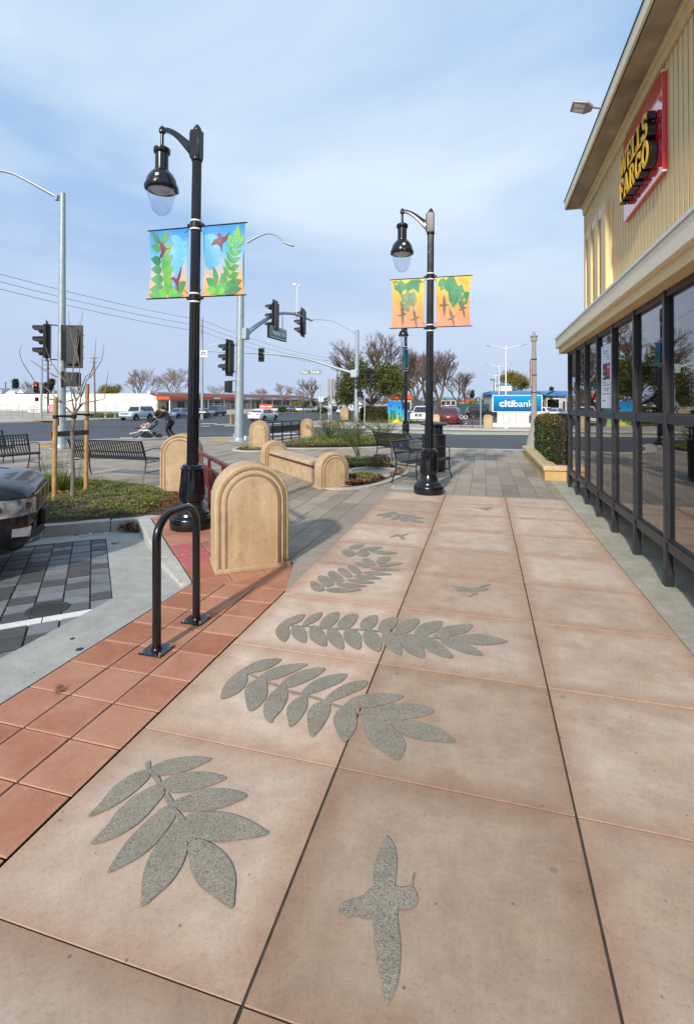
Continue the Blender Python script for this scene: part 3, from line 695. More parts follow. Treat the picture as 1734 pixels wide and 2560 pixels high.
# grey paver plaza
edge = [(9, 17.72), (1.3, 17.66), (-1.3, 17.62), (-2.1, 18.9), (-2.5, 20.6), (-3.4, 21.7), (-5, 22.2), (-7.5, 21.9), (-9.6, 20.9), (-12.2, 19.6), (-15.7, 17.7), (-18.0, 15.2), (-26, 9.5), (-40, 0)]
plaza = setting(MB().prism([(1.62, 8.9)] + [(1.62, 17.66)] + edge[2:] + [(-40, -.2), (-12.5, 0.2), (-4.55, 6.05), (-1.88, 4.65), (-1.665, 4.0), (-1.665, 8.9)], -.5, -.006).build('plaza_paving', M['joint_sand'], smooth=False))
R2 = [(-1.66, 3.95), (-1.66, 17.6), (-2.1, 18.9), (-2.5, 20.6), (-3.4, 21.7), (-5, 22.2), (-7.5, 21.9), (-9.6, 20.9), (-12.2, 19.6), (-15.7, 17.7), (-18.0, 15.2), (-26, 9.5), (-26, 3.95)]
R1 = [(-1.66, 8.90), (1.32, 8.90), (1.32, 17.5), (-1.66, 17.5)]
BL = [(-40, -4), (-1.66, -4), (-1.66, 3.98), (-1.87, 4.72), (-4.9, 7.45), (-6.9, 8.4), (-40, 8.55)]
pv = []
for i in range(-88, 12):
    for j in range(-9, 22):
        x0, y0 = PX0 + PW * i, PY0 + PL * j
        g = .0035
        q = [(x0 + g, y0 + g), (x0 + PW - g, y0 + g), (x0 + PW - g, y0 + PL - g), (x0 + g, y0 + PL - g)]
        if i >= 0: ps = [clip_in(q, R1)]
        else:
            c = clip_in(q, R2); ps = subtract(c, BL) if c else []
        for c in ps:
            if not c or area(c) < 3e-4: continue
            full = abs(area(c) - area(q)) < 1e-5
            D = fd(x0 + PW/2, y0 + PL/2); lat = CY_ * x0 + SY * y0
            vis = abs(lat / max(D, .5)) < .78
            pv.append((0 if vis else 1, math.hypot(x0, y0), c, full, x0 + g, y0 + g))
pv.sort(key=lambda t: (t[0], t[1]))
pav_me = MB().box((0, 0, -.02), (PW - .007, PL - .007, 0)).mesh('paver', M['paver'], False)
far = MB()
for k, (v, d, c, full, x0, y0) in enumerate(pv):
    dz = random.uniform(-.0015, .0015)
    if k < 298:
        if full: link('paver', pav_me, plaza, (x0, y0, dz))
        else: MB().prism(c, -.02, dz).build('paver', M['paver'], plaza, smooth=False)
    else: far.prism(c, -.02, dz)
setting(far.build('paver_field', M['paver'], plaza, smooth=False), 'stuff')
def ribbon(pts, w0, w1, z0, z1, name, m, parent=None, seglen=None):   # kerb along a polyline: from offset w0 to w1 on its left
    n = len(pts); A = []; B = []
    for i in range(n):
        p = Vector(pts[i]); t = (Vector(pts[min(i+1, n-1)]) - Vector(pts[max(i-1, 0)])).normalized(); nn = Vector((-t.y, t.x))
        A.append(p + nn * w0); B.append(p + nn * w1)
    mb = MB()
    for i in range(n - 1):
        poly = [A[i], A[i+1], B[i+1], B[i]]
        vs = [(p.x, p.y, z) for z in (z0, z1) for p in poly]
        fs = [(0,3,2,1),(4,5,6,7),(0,1,5,4),(2,3,7,6)] + ([(3,0,4,7)] if i == 0 else []) + ([(1,2,6,5)] if i == n-2 else [])
        if (w1 - w0) < 0: fs = [f[::-1] for f in fs]
        mb.add(vs, fs)
    return mb.build(name, m, parent)
es = smooth_poly(edge, False, 4)
setting(ribbon(es, -.02, .30, -.5, .004, 'street_kerb', M['white_conc']))
# tactile warning strips and ramps at the crossings
def quadpx(pts, z): return [tuple(gp(*p, z))[:2] for p in pts]
for pts in ([(522,1103),(583,1104),(600,1098),(540,1097)], [(84,1120),(124,1119),(128,1113),(96,1114)], [(128,1116),(176,1117),(176,1112),(132,1112)]):
    setting(MB().sheet(quadpx(pts, .008), .008).build('tactile_strip', M['yellow_paint']))
# utility cover set in the paving beside the lamp
lid = setting(MB().box((-1.70, 9.24, -.02), (-1.22, 9.56, .003)).build('utility_cover', M['white_conc'], smooth=False))
MB().box((-1.66, 9.275, .0032), (-1.26, 9.525, .0062)).build('cover_lid', M['grey_conc'], lid, smooth=False)
# strip along the building
setting(MB().box((1.327, -2, -.08), (2.1, 10.95, -.002)).build('concrete_strip', M['strip_conc'], smooth=False))

# parking bay
bay = setting(MB().sheet([(-2.9, -2), (-2.9, 3.5), (-4.75, 5.6), (-5.6, 5.15), (-14, -1.15), (-14, -2)], lambda x, y: zp(x, y) - .008).build('parking_bay', M['groove'], smooth=False))
U2 = Vector((.8, .6)); N2 = Vector((-.6, .8)); PB = .205
slope = math.atan(-.13 / 2.9)
bay_me = {}
U3 = Vector((.736, .677)); N3 = Vector((-.677, .736))
def bay_poly(t0, t1, s0, s1): return [tuple(U3 * t + N3 * s) for t, s in ((t0, s0), (t1, s0), (t1, s1), (t0, s1))]
BR = [(-3.02, -3), (-3.02, 3.49), (-4.75, 5.37), (-14, -1.57), (-14, -3)]
def bay_piece(c, name, m, top=0.0):
    n = len(c); cen = (sum(p[0] for p in c)/n, sum(p[1] for p in c)/n)
    vs = [(p[0]-cen[0], p[1]-cen[1], zp(*p) - .03) for p in c] + [(p[0]-cen[0], p[1]-cen[1], zp(*p) + top) for p in c]
    fs = [tuple(range(n))[::-1], tuple(range(n, 2*n))] + [(i, (i+1)%n, n+(i+1)%n, n+i) for i in range(n)]
    mb = MB(); mb.add(vs, fs); return mb.build(name, m, bay, smooth=False, loc=(cen[0], cen[1], 0))
for r in range(-4, 23):
    s1 = 7.165 - PB * r; s0 = s1 - PB
    if r >= 13: s1 -= .10; s0 -= .10
    for k in range(40):
        t0 = -7.2 + PB * k
        g = .004 if r % 1 == 0 else .004
        c = clip_in(bay_poly(t0 + .008, t0 + PB - .008, s0 + .011, s1 - .011), BR)
        if not c or area(c) < 1e-3: continue
        ctr = (sum(p[0] for p in c)/len(c), sum(p[1] for p in c)/len(c)); D = fd(*ctr); lat = CY_*ctr[0] + SY*ctr[1]
        if D < .6 or lat / D < -1.25: continue
        bay_piece(c, 'paver', M['bay'], random.uniform(-.0015, .0015))
s1 = 7.165 - PB * 13; t = -7.0
while t < .5:
    c = clip_in(bay_poly(t + .003, t + .345, s1 - .095, s1 - .008), BR); t += .35
    if c and area(c) > 1e-3:
        D = fd(*c[0]); lat = CY_*c[0][0] + SY*c[0][1]
        if D > 1 and lat / D > -.85: bay_piece(c, 'stripe_paver', M['white_paint'], .001)
# concrete pan and flush strip
pan = setting(MB().sheet([(-3.015, 3.495), (-2.57, 3.40), (-2.57, 4.0), (-2.74, 4.0), (-4.72, 6.04), (-14, -.95), (-14, -1.56), (-4.74, 5.375)], lambda x, y: zp(x, y) + .003).build('gutter_pan', M['grey_conc'], smooth=False))
setting(MB().prism([(-3.015, -2), (-2.567, -2), (-2.567, 3.52), (-3.015, 3.49)], -.08, -.006).build('flush_strip', M['grey_conc'], smooth=False))
# kerbs of the planter
kd = (Vector((-4.66, 6.13)) - Vector((-2.567, 3.98))).normalized(); kn = Vector((-kd.y, kd.x))
k0 = Vector((-2.567, 3.98)); kerb = None
kl = (Vector((-4.66, 6.13)) - k0).length
for a, b in ((0, .9), (.908, kl)):
    p, q = k0 + kd * a, k0 + kd * b
    poly = [p, q, q + kn * .17, p + kn * (.17 if a else .10)]
    o = MB().prism([tuple(v) for v in poly], -.3, .0015).build('bay_kerb' if kerb is None else 'kerb_segment', M['white_conc'], kerb, bevel=.015)
    if kerb is None: kerb = setting(o)
kp = Vector((-4.66, 6.13)); t0 = -.12
for seg in (.62, 1.5, 1.5, 1.5, 1.5, 1.5):
    p = kp - U2 * t0; q = kp - U2 * (t0 + seg - .008); t0 += seg
    poly = [p, q, q - N2 * .17, p - N2 * .17]
    MB().prism([tuple(v) for v in poly], -.3, .002).build('kerb_segment', M['white_conc'], kerb, bevel=.015)
# ------------------------------------------------------------------ planting beds
def leaf_field(poly, n, zf, size, h=.05, up=.55, seed=1, dens=None):
    rd = random.Random(seed); xs = [p[0] for p in poly]; ys = [p[1] for p in poly]; mb = MB(); vs = mb.v; fs = mb.f; c = 0; it = 0
    while c < n and it < n * 12:
        it += 1
        x, y = rd.uniform(min(xs), max(xs)), rd.uniform(min(ys), max(ys))
        if not inside((x, y), poly): continue
        d = mnoise.noise(Vector((x * 2.3, y * 2.3, seed)))
        if dens is not None and d < dens and rd.random() < .85: continue
        k = mnoise.noise(Vector((x * 6, y * 6, seed + 3)))
        z = zf(x, y) + (.35 + .65 * rd.random()) * h * (1 + .9 * k + .5 * d)
        a = rd.uniform(0, 6.283); t = rd.uniform(.1, 1.3) * up; s = size * rd.uniform(.6, 1.4)
        u = Vector((math.cos(a) * math.cos(t), math.sin(a) * math.cos(t), math.sin(t))); w = Vector((-math.sin(a), math.cos(a), rd.uniform(-.4, .4)))
        p = Vector((x, y, z)); i = len(vs)
        vs += [tuple(p - w * s * .3), tuple(p + u * s * .5 - w * s * .34), tuple(p + u * s), tuple(p + u * s * .5 + w * s * .34)]
        fs.append((i, i+1, i+2, i+3)); c += 1
    return mb
def bed_surface(name, poly, zf, m, step=.12, parent=None):
    bm = bmesh.new(); f = bm.faces.new([bm.verts.new((p[0], p[1], 0)) for p in poly])
    bmesh.ops.triangulate(bm, faces=bm.faces[:])
    for it in range(7):
        e = [e for e in bm.edges if e.calc_length() > step]
        if not e: break
        bmesh.ops.subdivide_edges(bm, edges=e, cuts=1); bmesh.ops.triangulate(bm, faces=bm.faces[:])
    bmesh.ops.recalc_face_normals(bm, faces=bm.faces[:])
    for v in bm.verts: v.co.z = zf(v.co.x, v.co.y)
    if sum(f.normal.z for f in bm.faces) < 0: bmesh.ops.reverse_faces(bm, faces=bm.faces[:])
    me = bpy.data.meshes.new(name); bm.to_mesh(me); bm.free(); me.materials.append(m); me.shade_smooth()
    return setting(link(name, me, parent))
def blades(cx, cy, z, n, r, h, lean, seed, w=.007):
    rd = random.Random(seed); mb = MB()
    for i in range(n):
        a = rd.uniform(0, 6.283); q = r * math.sqrt(rd.random()); x, y = cx + q * math.cos(a), cy + q * math.sin(a)
        b = rd.uniform(0, 6.283); hh = h * rd.uniform(.55, 1.1); l = lean * rd.uniform(.2, 1.2)
        dx, dy = math.cos(b) * l, math.sin(b) * l; wx, wy = -math.sin(b) * w, math.cos(b) * w
        mb.add([(x - wx, y - wy, z), (x + wx, y + wy, z), (x + dx*.4 - wx*.8, y + dy*.4 - wy*.8, z + hh*.6), (x + dx*.4 + wx*.8, y + dy*.4 + wy*.8, z + hh*.6), (x + dx, y + dy, z + hh*(1 - .35*l/(h+.01)))],
               [(0,1,3,2),(2,3,4)])
    return mb
# corner planter by the parked car
PLT = [(-4.70, 6.02), (-4.72, 6.20), (-4.15, 6.66), (-4.30, 6.95), (-5.0, 7.50), (-5.6, 7.75), (-6.1, 8.02), (-7.0, 8.22), (-8.3, 8.42), (-12.5, 8.5), (-12.5, .28)]
plz = lambda x, y: .0 + .06 * max(0, min(1, (-.6*x + .8*y - 7.65) / .8)) + .015 * mnoise.noise(Vector((x*3, y*3, 0)))
bed_surface('planter_soil', PLT, plz, M['soil'])
def inset_dens(poly): return poly
g = leaf_field([(-4.75, 6.10), (-4.72, 6.45), (-4.95, 7.15), (-5.75, 7.7), (-7.0, 8.1), (-8.6, 8.2), (-9.5, 7.6), (-9.5, 2.6)], 44000, plz, .027, .062, .6, 3, -.32)
setting(g.build('ground_cover', M['cover'], smooth=False), 'stuff')
g = leaf_field([(-4.75, 6.10), (-4.5, 6.6), (-4.95, 7.3), (-6.0, 7.8), (-8.6, 8.2), (-9.5, 2.6)], 5200, plz, .024, .045, .5, 9)
setting(g.build('dry_ground_cover', M['cover_dry'], smooth=False), 'stuff')
g = leaf_field([(-4.15, 6.35), (-4.75, 6.35), (-5.3, 7.45), (-5.1, 7.5), (-4.3, 6.95)], 900, plz, .04, .015, .3, 12)
setting(g.build('leaf_litter', M['dead_leaf'], smooth=False), 'stuff')
ks = [(-4.15, 6.68), (-4.3, 6.97), (-5.0, 7.55), (-5.6, 7.80), (-6.1, 8.08), (-7.0, 8.28), (-8.3, 8.48), (-12.5, 8.56)]
setting(ribbon(smooth_poly(ks, False, 3), -.10, .06, -.1, .010, 'planter_edging', M['white_conc']))
p = gp(*cp('K', 330, 590), .03)
tag(blades(p.x, p.y, .04, 900, .42, .40, .20, 5, .006).build('grass_clump', M['grass'], smooth=False), 'bright green grass clump behind the left tree stake, beside the dark car', 'grass clump')
p = gp(*cp('K', 500, 575), .03)
tag(blades(p.x, p.y, .04, 420, .30, .26, .16, 6, .006).build('grass_clump', M['grass'], smooth=False), 'low grass clump between the tree stake and the young trunk', 'grass clump')
p = gp(*cp('K', 1140, 680), .03)
tag(blades(p.x, p.y, .04, 130, .14, .17, .10, 8, .005).build('grass_tuft', M['grass'], smooth=False), 'small pale grass tuft in the planter near the round pillar foot', 'grass tuft')
# wispy seed stalks behind the grass
st = MB(); rd = random.Random(4); lv = MB()
for i in range(26):
    q = gp(*cp('K', rd.choice((300, 345, 430, 470, 520, 590)) + rd.uniform(-25, 25), rd.uniform(520, 600)), .03)
    h = rd.uniform(.35, .75); dx, dy = rd.uniform(-.12, .12), rd.uniform(-.1, .1)
    pts = [(q.x + dx*t*t, q.y + dy*t*t, .03 + h*t) for t in (0, .35, .7, 1)]
    st.tube(pts, [.004, .0035, .003, .002], 4)
    for k in range(26):
        t = rd.uniform(.35, 1); b = Vector((q.x + dx*t*t, q.y + dy*t*t, .03 + h*t)); u = Vector((rd.uniform(-1, 1), rd.uniform(-1, 1), rd.uniform(.2, 1))).normalized() * rd.uniform(.018, .04); w = u.cross(Vector((.3, .5, .2))).normalized() * .006
        lv.add([b, b + u*.5 + w, b + u, b + u*.5 - w], [(0,1,2,3)])
sp = thing('stalk_plant', 'thin yellow green flower stalks rising in front of the slatted bench', 'plant'); setting(st.build('stems', M['stem'], sp, smooth=False), 'stuff')
lv.build('leaves', M['grass'], sp, smooth=False)
# loose leaves and litter
def leaf_piece(loc, s, rz, m, label, group, name='fallen_leaf'):
    rd = random.Random(int(loc[0]*1000)); pts = []
    for k in range(14):
        a = k / 14 * 6.283; r = s * (.55 + (.45 if k % 2 else -.05) * (.6 + .4*abs(math.cos(a)))); pts.append((r*math.cos(a), r*.75*math.sin(a)))
    mb = MB()
    vs = [(0, 0, .012)] + [(p[0], p[1], .004 + s*.25*(1 + math.sin(3*i))*rd.random()) for i, p in enumerate(pts)]
    mb.add(vs, [(0, i+1, (i+1) % 14 + 1) for i in range(14)]); mb.tube([(s*.5, 0, .012), (s*1.0, .02*s, .015), (s*1.5, .1*s, .012)], .0025, 4)
    o = mb.build(name, m, smooth=False, loc=loc); o.rotation_euler.z = rz
    return tag(o, label, 'leaf', group)
GL = 'dry leaves lying in the planter'
for (a, b), s, lab in (((470, 592), .11, 'curled orange leaf beside the left stake of the young tree'), ((485, 570), .09, 'orange leaf lying right behind the curled one by the left stake'), ((527, 556), .085, 'rounded orange leaf just left of the thin tree trunk'),
        ((620, 572), .06, 'small brown leaf near the foot of the right stake'), ((930, 628), .09, 'brown leaf amid ground cover below the slatted bench'), ((1118, 683), .13, 'large dry brown leaf close to the planter kerb corner')):
    q = gp(*cp('K', a, b), .08); leaf_piece((q.x, q.y, .10), s, random.uniform(0, 6), M['orange_leaf'] if b < 600 and a < 560 else M['dead_leaf'], lab, GL)
q = gp(*cp('G', 305, 1302)); leaf_piece((q.x, q.y, .002), .045, 2.6, M['dead_leaf'], 'brown leaf with a long stalk lying on the terracotta tiles', None)
q = gpk(*cp('G', 590, 540)); leaf_piece((q.x, q.y, q.z + .004), .045, .4, M['dead_leaf'], 'small tan leaf on the bare concrete of the gutter', None)
lit = leaf_field([tuple(gpk(*cp('K', a, b)))[:2] for a, b in ((900, 880), (940, 858), (1000, 845), (1068, 838), (1072, 880), (1040, 893))], 260, lambda x, y: zp(x, y) + .004, .06, .07, .7, 21)
tag(lit.build('leaf_pile', M['dead_leaf'], smooth=False), 'heap of brown leaves swept into the kerb corner', 'leaves')
def scrap(a, b, s, lab, m=None, name='paper_scrap', cat='litter'):
    q = gpk(*cp('K', a, b)); rd = random.Random(a); mb = MB()
    pts = [(s*math.cos(k/9*6.283)*rd.uniform(.6, 1), s*.5*math.sin(k/9*6.283)*rd.uniform(.6, 1)) for k in range(9)]
    mb.add([(0, 0, s*.5)] + [(p[0], p[1], .005 + s*.25*rd.random()) for p in pts], [(0, k+1, (k+1) % 9 + 1) for k in range(9)])
    tag(mb.build(name, m or M['paper_white'], loc=(q.x, q.y, q.z + .004), smooth=False), lab, cat)
scrap(732, 880, .075, 'largest white foam scrap lying under the dark stain on the planter kerb')
scrap(508, 898, .05, 'white paper scrap farthest left along the kerb foot'); scrap(685, 900, .045, 'white crumpled scrap left of the biggest foam piece'); scrap(803, 896, .04, 'white paper scrap right at the kerb joint')
scrap(718, 862, .05, 'black scrap stuck to the kerb face above the foam piece', M['dark_trim']); scrap(575, 905, .035, 'brown lump on the gutter between two white scraps', M['dead_leaf'])
# round drain grate in the bay
q = gpk(*cp('X3', 580, 1105)); dr = thing('drain_grate', 'round cast iron drain grate set in the dark bay pavers', 'drain', (q.x, q.y, zp(q.x, q.y) + .0035), R(35))
MB().lathe([(.155, -.02), (.155, .003), (.150, .006), (.118, .006), (.112, .001)], 36, cap=False).build('ring', M['iron'], dr)
MB().lathe([(.115, -.008), (.115, -.004)], 24).build('pit', M['groove'], dr)
for i in range(6):
    y = -.085 + .034 * i; w = math.sqrt(.113**2 - y*y)
    MB().box((-w, y - .008, -.004), (w, y + .008, .005)).build('bar', M['iron'], dr)
# small spots: metal survey caps on the strip
for i, ((a, b), lab) in enumerate((((375, 1025), 'small dark survey cap on the concrete strip near the bay'), ((412, 1080), 'larger rusty cap on the concrete strip beside the terracotta tiles'))):
    q = gp(*cp('G', a, b)); tag(MB().lathe([(.016 + .008*i, -.004), (.016 + .008*i, .001), (.008, .002)], 14).build('survey_cap', M['iron'], loc=(q.x, q.y, -.005)), lab, 'cap')

# plaza beds
def bed(name, poly, label, soilm, n, lsize, h, seed, mat='cover', dens=None, kerbw=.13, dry=0, inner=None):
    pl = smooth_poly(poly, True, 3)
    ar = sum(pl[i][0]*pl[(i+1)%len(pl)][1]-pl[(i+1)%len(pl)][0]*pl[i][1] for i in range(len(pl)))
    if ar < 0: pl = pl[::-1]
    b = bed_surface(name, pl, lambda x, y: .012 + .02 * abs(mnoise.noise(Vector((x, y, 2)))), soilm, .25)
    ribbon(pl + [pl[0]], -kerbw, .02, -.1, .03, 'bed_kerb', M['white_conc'], b)
    if n:
        pin = inner or offset_poly(pl, -.05)
        setting(leaf_field(pin, n, lambda x, y: .02, lsize, h, .6, seed, dens).build('ground_cover', M[mat], smooth=False), 'stuff')
        if dry: setting(leaf_field(pin, dry, lambda x, y: .02, lsize*1.2, h*.8, .5, seed + 1).build('dry_ground_cover', M['cover_dry'], smooth=False), 'stuff')
    return b
FARBED = [(-6.9, 16.3), (-6.27, 15.9), (-4.98, 16.35), (-3.7, 17.1), (-3.0, 18.0), (-2.75, 19.4), (-3.3, 20.6), (-4.6, 21.3), (-6.6, 21.3), (-6.9, 18.5)]
bed('plaza_bed', FARBED, '', M['soil'], 15000, .055, .16, 31, dry=5000)
NEARBED = [(-3.25, 9.55), (-2.9, 8.98), (-2.55, 8.93), (-2.2, 9.2), (-1.98, 9.75), (-1.85, 10.4), (-1.78, 11.2), (-2.05, 12.1), (-2.6, 12.9), (-3.3, 13.3), (-4.1, 12.6), (-3.6, 11.0)]
bed('seat_bed', NEARBED, '', M['soil'], 0, .03, .05, 41)
setting(leaf_field([(-3.2, 9.7), (-2.6, 9.15), (-2.15, 9.6), (-2.05, 10.35), (-2.5, 10.55), (-3.3, 10.6)], 3800, lambda x, y: .02, .04, .07, .6, 42).build('ground_cover', M['cover'], smooth=False), 'stuff')
setting(leaf_field([(-3.5, 11.4), (-2.9, 11.75), (-2.45, 11.8), (-2.25, 12.15), (-2.7, 12.8), (-3.3, 13.1), (-4.0, 12.5)], 4200, lambda x, y: .02, .045, .12, .6, 43).build('ground_cover', M['cover'], smooth=False), 'stuff')
setting(leaf_field([(-3.0, 9.25), (-2.5, 9.1), (-2.1, 9.6), (-2.0, 10.2), (-2.7, 10.0)], 700, lambda x, y: .02, .07, .06, .6, 44).build('leaf_litter', M['dead_leaf'], smooth=False), 'stuff')
cyc = [( -2.42 + .50*math.cos(a/28*6.283), 11.02 + .62*math.sin(a/28*6.283)) for a in range(28)]
disc = setting(MB().sheet(cyc, .034).build('stepping_disc', M['disc'], smooth=False))
ribbon(cyc + [cyc[0]], -.15, .0, -.05, .050, 'disc_kerb', M['white_conc'], disc)
setting(leaf_field([(-1.95, 10.35), (-1.72, 10.9), (-1.75, 11.5), (-1.95, 11.7)], 420, lambda x, y: .03, .045, .03, .5, 46).build('mulch', M['dead_leaf'], smooth=False), 'stuff')
ring = [(-7.45 + .72*math.cos(a/24*6.283), 15.55 + .95*math.sin(a/24*6.283)) for a in range(24)]
rb = bed_surface('pillar_bed', ring, lambda x, y: .012, M['soil'], .3)
ribbon(ring + [ring[0]], -.12, .02, -.1, .03, 'bed_kerb', M['white_conc'], rb)
setting(leaf_field(offset_poly(ring, -.1), 900, lambda x, y: .02, .05, .05, .6, 47).build('ground_cover', M['cover'], smooth=False), 'stuff')
# dark low shrub at the tip of the bed
def leaf_ball(c, r, n, s, seed, flat=.8, shell=.5):
    rd = random.Random(seed); mb = MB()
    for i in range(n):
        d = Vector((rd.gauss(0, 1), rd.gauss(0, 1), rd.gauss(0, 1))).normalized()
        q = shell + (1 - shell) * rd.random()
        p = Vector((c[0] + d.x*r[0]*q, c[1] + d.y*r[1]*q, c[2] + d.z*r[2]*q))
        k = 1 + .28 * mnoise.noise(p * (2.2 / max(r)) + Vector((seed, 0, 0)))
        p = Vector(c) + (p - Vector(c)) * k
        u = (d + Vector((rd.uniform(-1, 1), rd.uniform(-1, 1), rd.uniform(-.8, 1))) * flat).normalized() * s * rd.uniform(.6, 1.3); w = u.cross(Vector((rd.uniform(-1, 1), rd.uniform(-1, 1), rd.uniform(-1, 1)))).normalized() * s * .36
        mb.add([p, p + u*.5 + w, p + u, p + u*.5 - w], [(0,1,2,3)])
    return mb
q = gp(*cp('X2', 560, 600))
tag(leaf_ball((q.x, q.y + .1, .13), (.38, .30, .17), 900, .05, 51).build('low_shrub', M['cover_dry'], smooth=False), 'dark rust tinged low shrub at the edge of the disc bed', 'shrub')
# feathery shrub: fanning thin stems
def airy(base, n, h, spread, seed, label, lean=(0, 0)):
    rd = random.Random(seed); st = MB(); lv = MB()
    for i in range(n):
        a = rd.uniform(0, 6.283); s = spread * rd.uniform(.15, 1.); hh = h * rd.uniform(.5, 1.05)
        dx, dy = math.cos(a)*s + lean[0], math.sin(a)*s + lean[1]
        pts = [Vector((base[0] + dx*(t**1.3) + .02*rd.uniform(-1, 1), base[1] + dy*(t**1.3), base[2] + hh*(t - .18*t*t*s/spread))) for t in (0, .25, .5, .75, 1)]
        st.tube(pts, [.008, .006, .005, .0035, .002], 4)
        for b in range(7):
            t = rd.uniform(.3, .95); k = min(3, int(t*4)); o = pts[k].lerp(pts[k+1], t*4 - k)
            d = (pts[k+1] - pts[k]).normalized(); u = (d + Vector((rd.uniform(-1, 1), rd.uniform(-1, 1), rd.uniform(-.3, .6)))).normalized() * rd.uniform(.12, .34)
            e = o + u; st.tube([o, o + u*.5 + Vector((0, 0, .01)), e], [.0035, .0028, .0018], 3, cap=False)
            for q in range(13):
                t2 = rd.random(); pp = o + u*t2; uu = (u.normalized() + Vector((rd.uniform(-1, 1), rd.uniform(-1, 1), rd.uniform(-.6, .8)))).normalized() * rd.uniform(.02, .055); w = uu.cross(Vector((rd.uniform(-1,1), rd.uniform(-1,1), .4))).normalized() * .0045
                lv.add([pp, pp + uu*.5 + w, pp + uu, pp + uu*.5 - w], [(0,1,2,3)])
    o = tag(st.build('feathery_shrub', M['stem'], smooth=False), label, 'shrub'); lv.build('foliage', M['fennel'], o, smooth=False)
    return o
airy((-3.25, 13.0, .03), 13, 1.35, 1.0, 61, 'airy shrub of thin arching stems behind the arched end of the long seat', (-.35, .2))
airy((-4.6, 16.9, .05), 46, 1.25, 1.5, 62, 'broad feathery shrub filling the middle of the far plaza bed')
airy((-5.9, 18.6, .05), 40, 1.15, 1.2, 63, 'bushy feathery shrub spilling over the black railing panel')
airy((-3.9, 19.4, .05), 38, .95, 1.1, 64, 'lower feathery shrub at the right end of the far bed, near the slatted benches')
# ------------------------------------------------------------------ the bank on the right
bank = thing('bank_building', 'two storey cream sided bank with black framed shop windows and overhanging roof', 'building', (0, 5, 0))
bank.rotation_euler = (R(-.8), 0, 0)
def bk(mb, name, m, parent=None, **k):
    mb.v = [(x, y - 5, z) for x, y, z in mb.v]; return mb.build(name, m, parent or bank, **k)
Y0, Y1 = -2.4, 10.39
bk(MB().box((1.92, Y0, 2.6), (9, Y1 - .01, 5.545)), 'wall', M['groove_brown'], smooth=False)
n = int((Y1 - Y0) / .128); bm_ = None
for i in range(n):
    y = Y1 - .13 - .128 * i
    if bm_ is None: bm_ = MB().box((0, 0, 0), (.022, .104, 2.66)).mesh('siding_board', M['cream_siding'], False)
    link('siding_board', bm_, bank, (1.900, y - 5, 2.86))
bk(MB().box((1.885, Y1 - .02, 2.86), (1.93, Y1 + .012, 5.5)), 'corner_board', M['cream_batten'], smooth=False)
bk(MB().box((1.93, Y1 - .005, 2.5), (9, Y1 + .004, 5.5)), 'end_wall', M['cream_siding'], smooth=False)
bk(MB().box((1.86, Y0, 5.33), (1.899, Y1 + .02, 5.45)), 'frieze_board', M['cream_batten'], smooth=False, bevel=.006)
bk(MB().box((1.835, Y0, 5.45), (1.90, Y1 + .03, 5.528)), 'cornice_moulding', M['cream_batten'], smooth=False, bevel=.012)
roof = bk(MB().box((1.585, Y0, 5.55), (9.5, Y1 + .14, 5.73)), 'roof', M['fascia_dark'], smooth=False)
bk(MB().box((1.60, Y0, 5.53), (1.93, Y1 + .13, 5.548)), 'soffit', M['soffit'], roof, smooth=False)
bk(MB().box((1.555, Y0, 5.53), (1.583, Y1 + .16, 5.69)), 'fascia', M['cream_trim'], roof, smooth=False)
bk(MB().box((1.583, Y1 + .142, 5.53), (9.5, Y1 + .17, 5.69)), 'fascia', M['cream_trim'], roof, smooth=False)
bk(MB().box((1.545, Y0, 5.691), (1.60, Y1 + .17, 5.71)), 'drip_edge', M['fascia_dark'], roof, smooth=False)
# three slot windows in a raised surround
sw = bk(MB().box((1.872, 8.27, 3.36), (1.898, 9.92, 4.80)), 'slot_window_panel', M['cream_trim'], smooth=False)
for y in (8.27, 8.82, 9.36, 9.82):
    bk(MB().box((1.80, y, 3.36), (1.8715, y + (.30 if y < 8.5 else .24 if y < 9.7 else .10), 4.80)), 'mullion', M['cream_batten'], sw, smooth=False)
for y in (8.575, 9.065, 9.605):
    w = .24 if y < 9.5 else .21
    bk(MB().box((1.815, y, 4.66), (1.8715, y + w, 4.80)), 'head_block', M['cream_trim'], sw, smooth=False)
    bk(MB().box((1.83, y, 3.36), (1.8715, y + w, 3.44)), 'sill_block', M['cream_trim'], sw, smooth=False)
    bk(MB().box((1.864, y + .02, 3.46), (1.8705, y + w - .02, 4.64)), 'slot_pane', M['shop_dark'], sw, smooth=False)
# canopy over the shop front
cnp = bk(MB().box((1.45, Y0, 2.665), (1.95, Y1 + .18, 2.80)), 'canopy', M['tan_band'], smooth=False, bevel=.006)
bk(MB().box((1.395, Y0, 2.775), (1.95, Y1 + .24, 2.955)), 'canopy_fascia', M['cream_trim'], cnp, smooth=False, bevel=.008)
bk(MB().box((1.38, Y0, 2.957), (2.1, Y1 + .26, 2.985)), 'canopy_flashing', M['white_paint'], cnp, smooth=False)
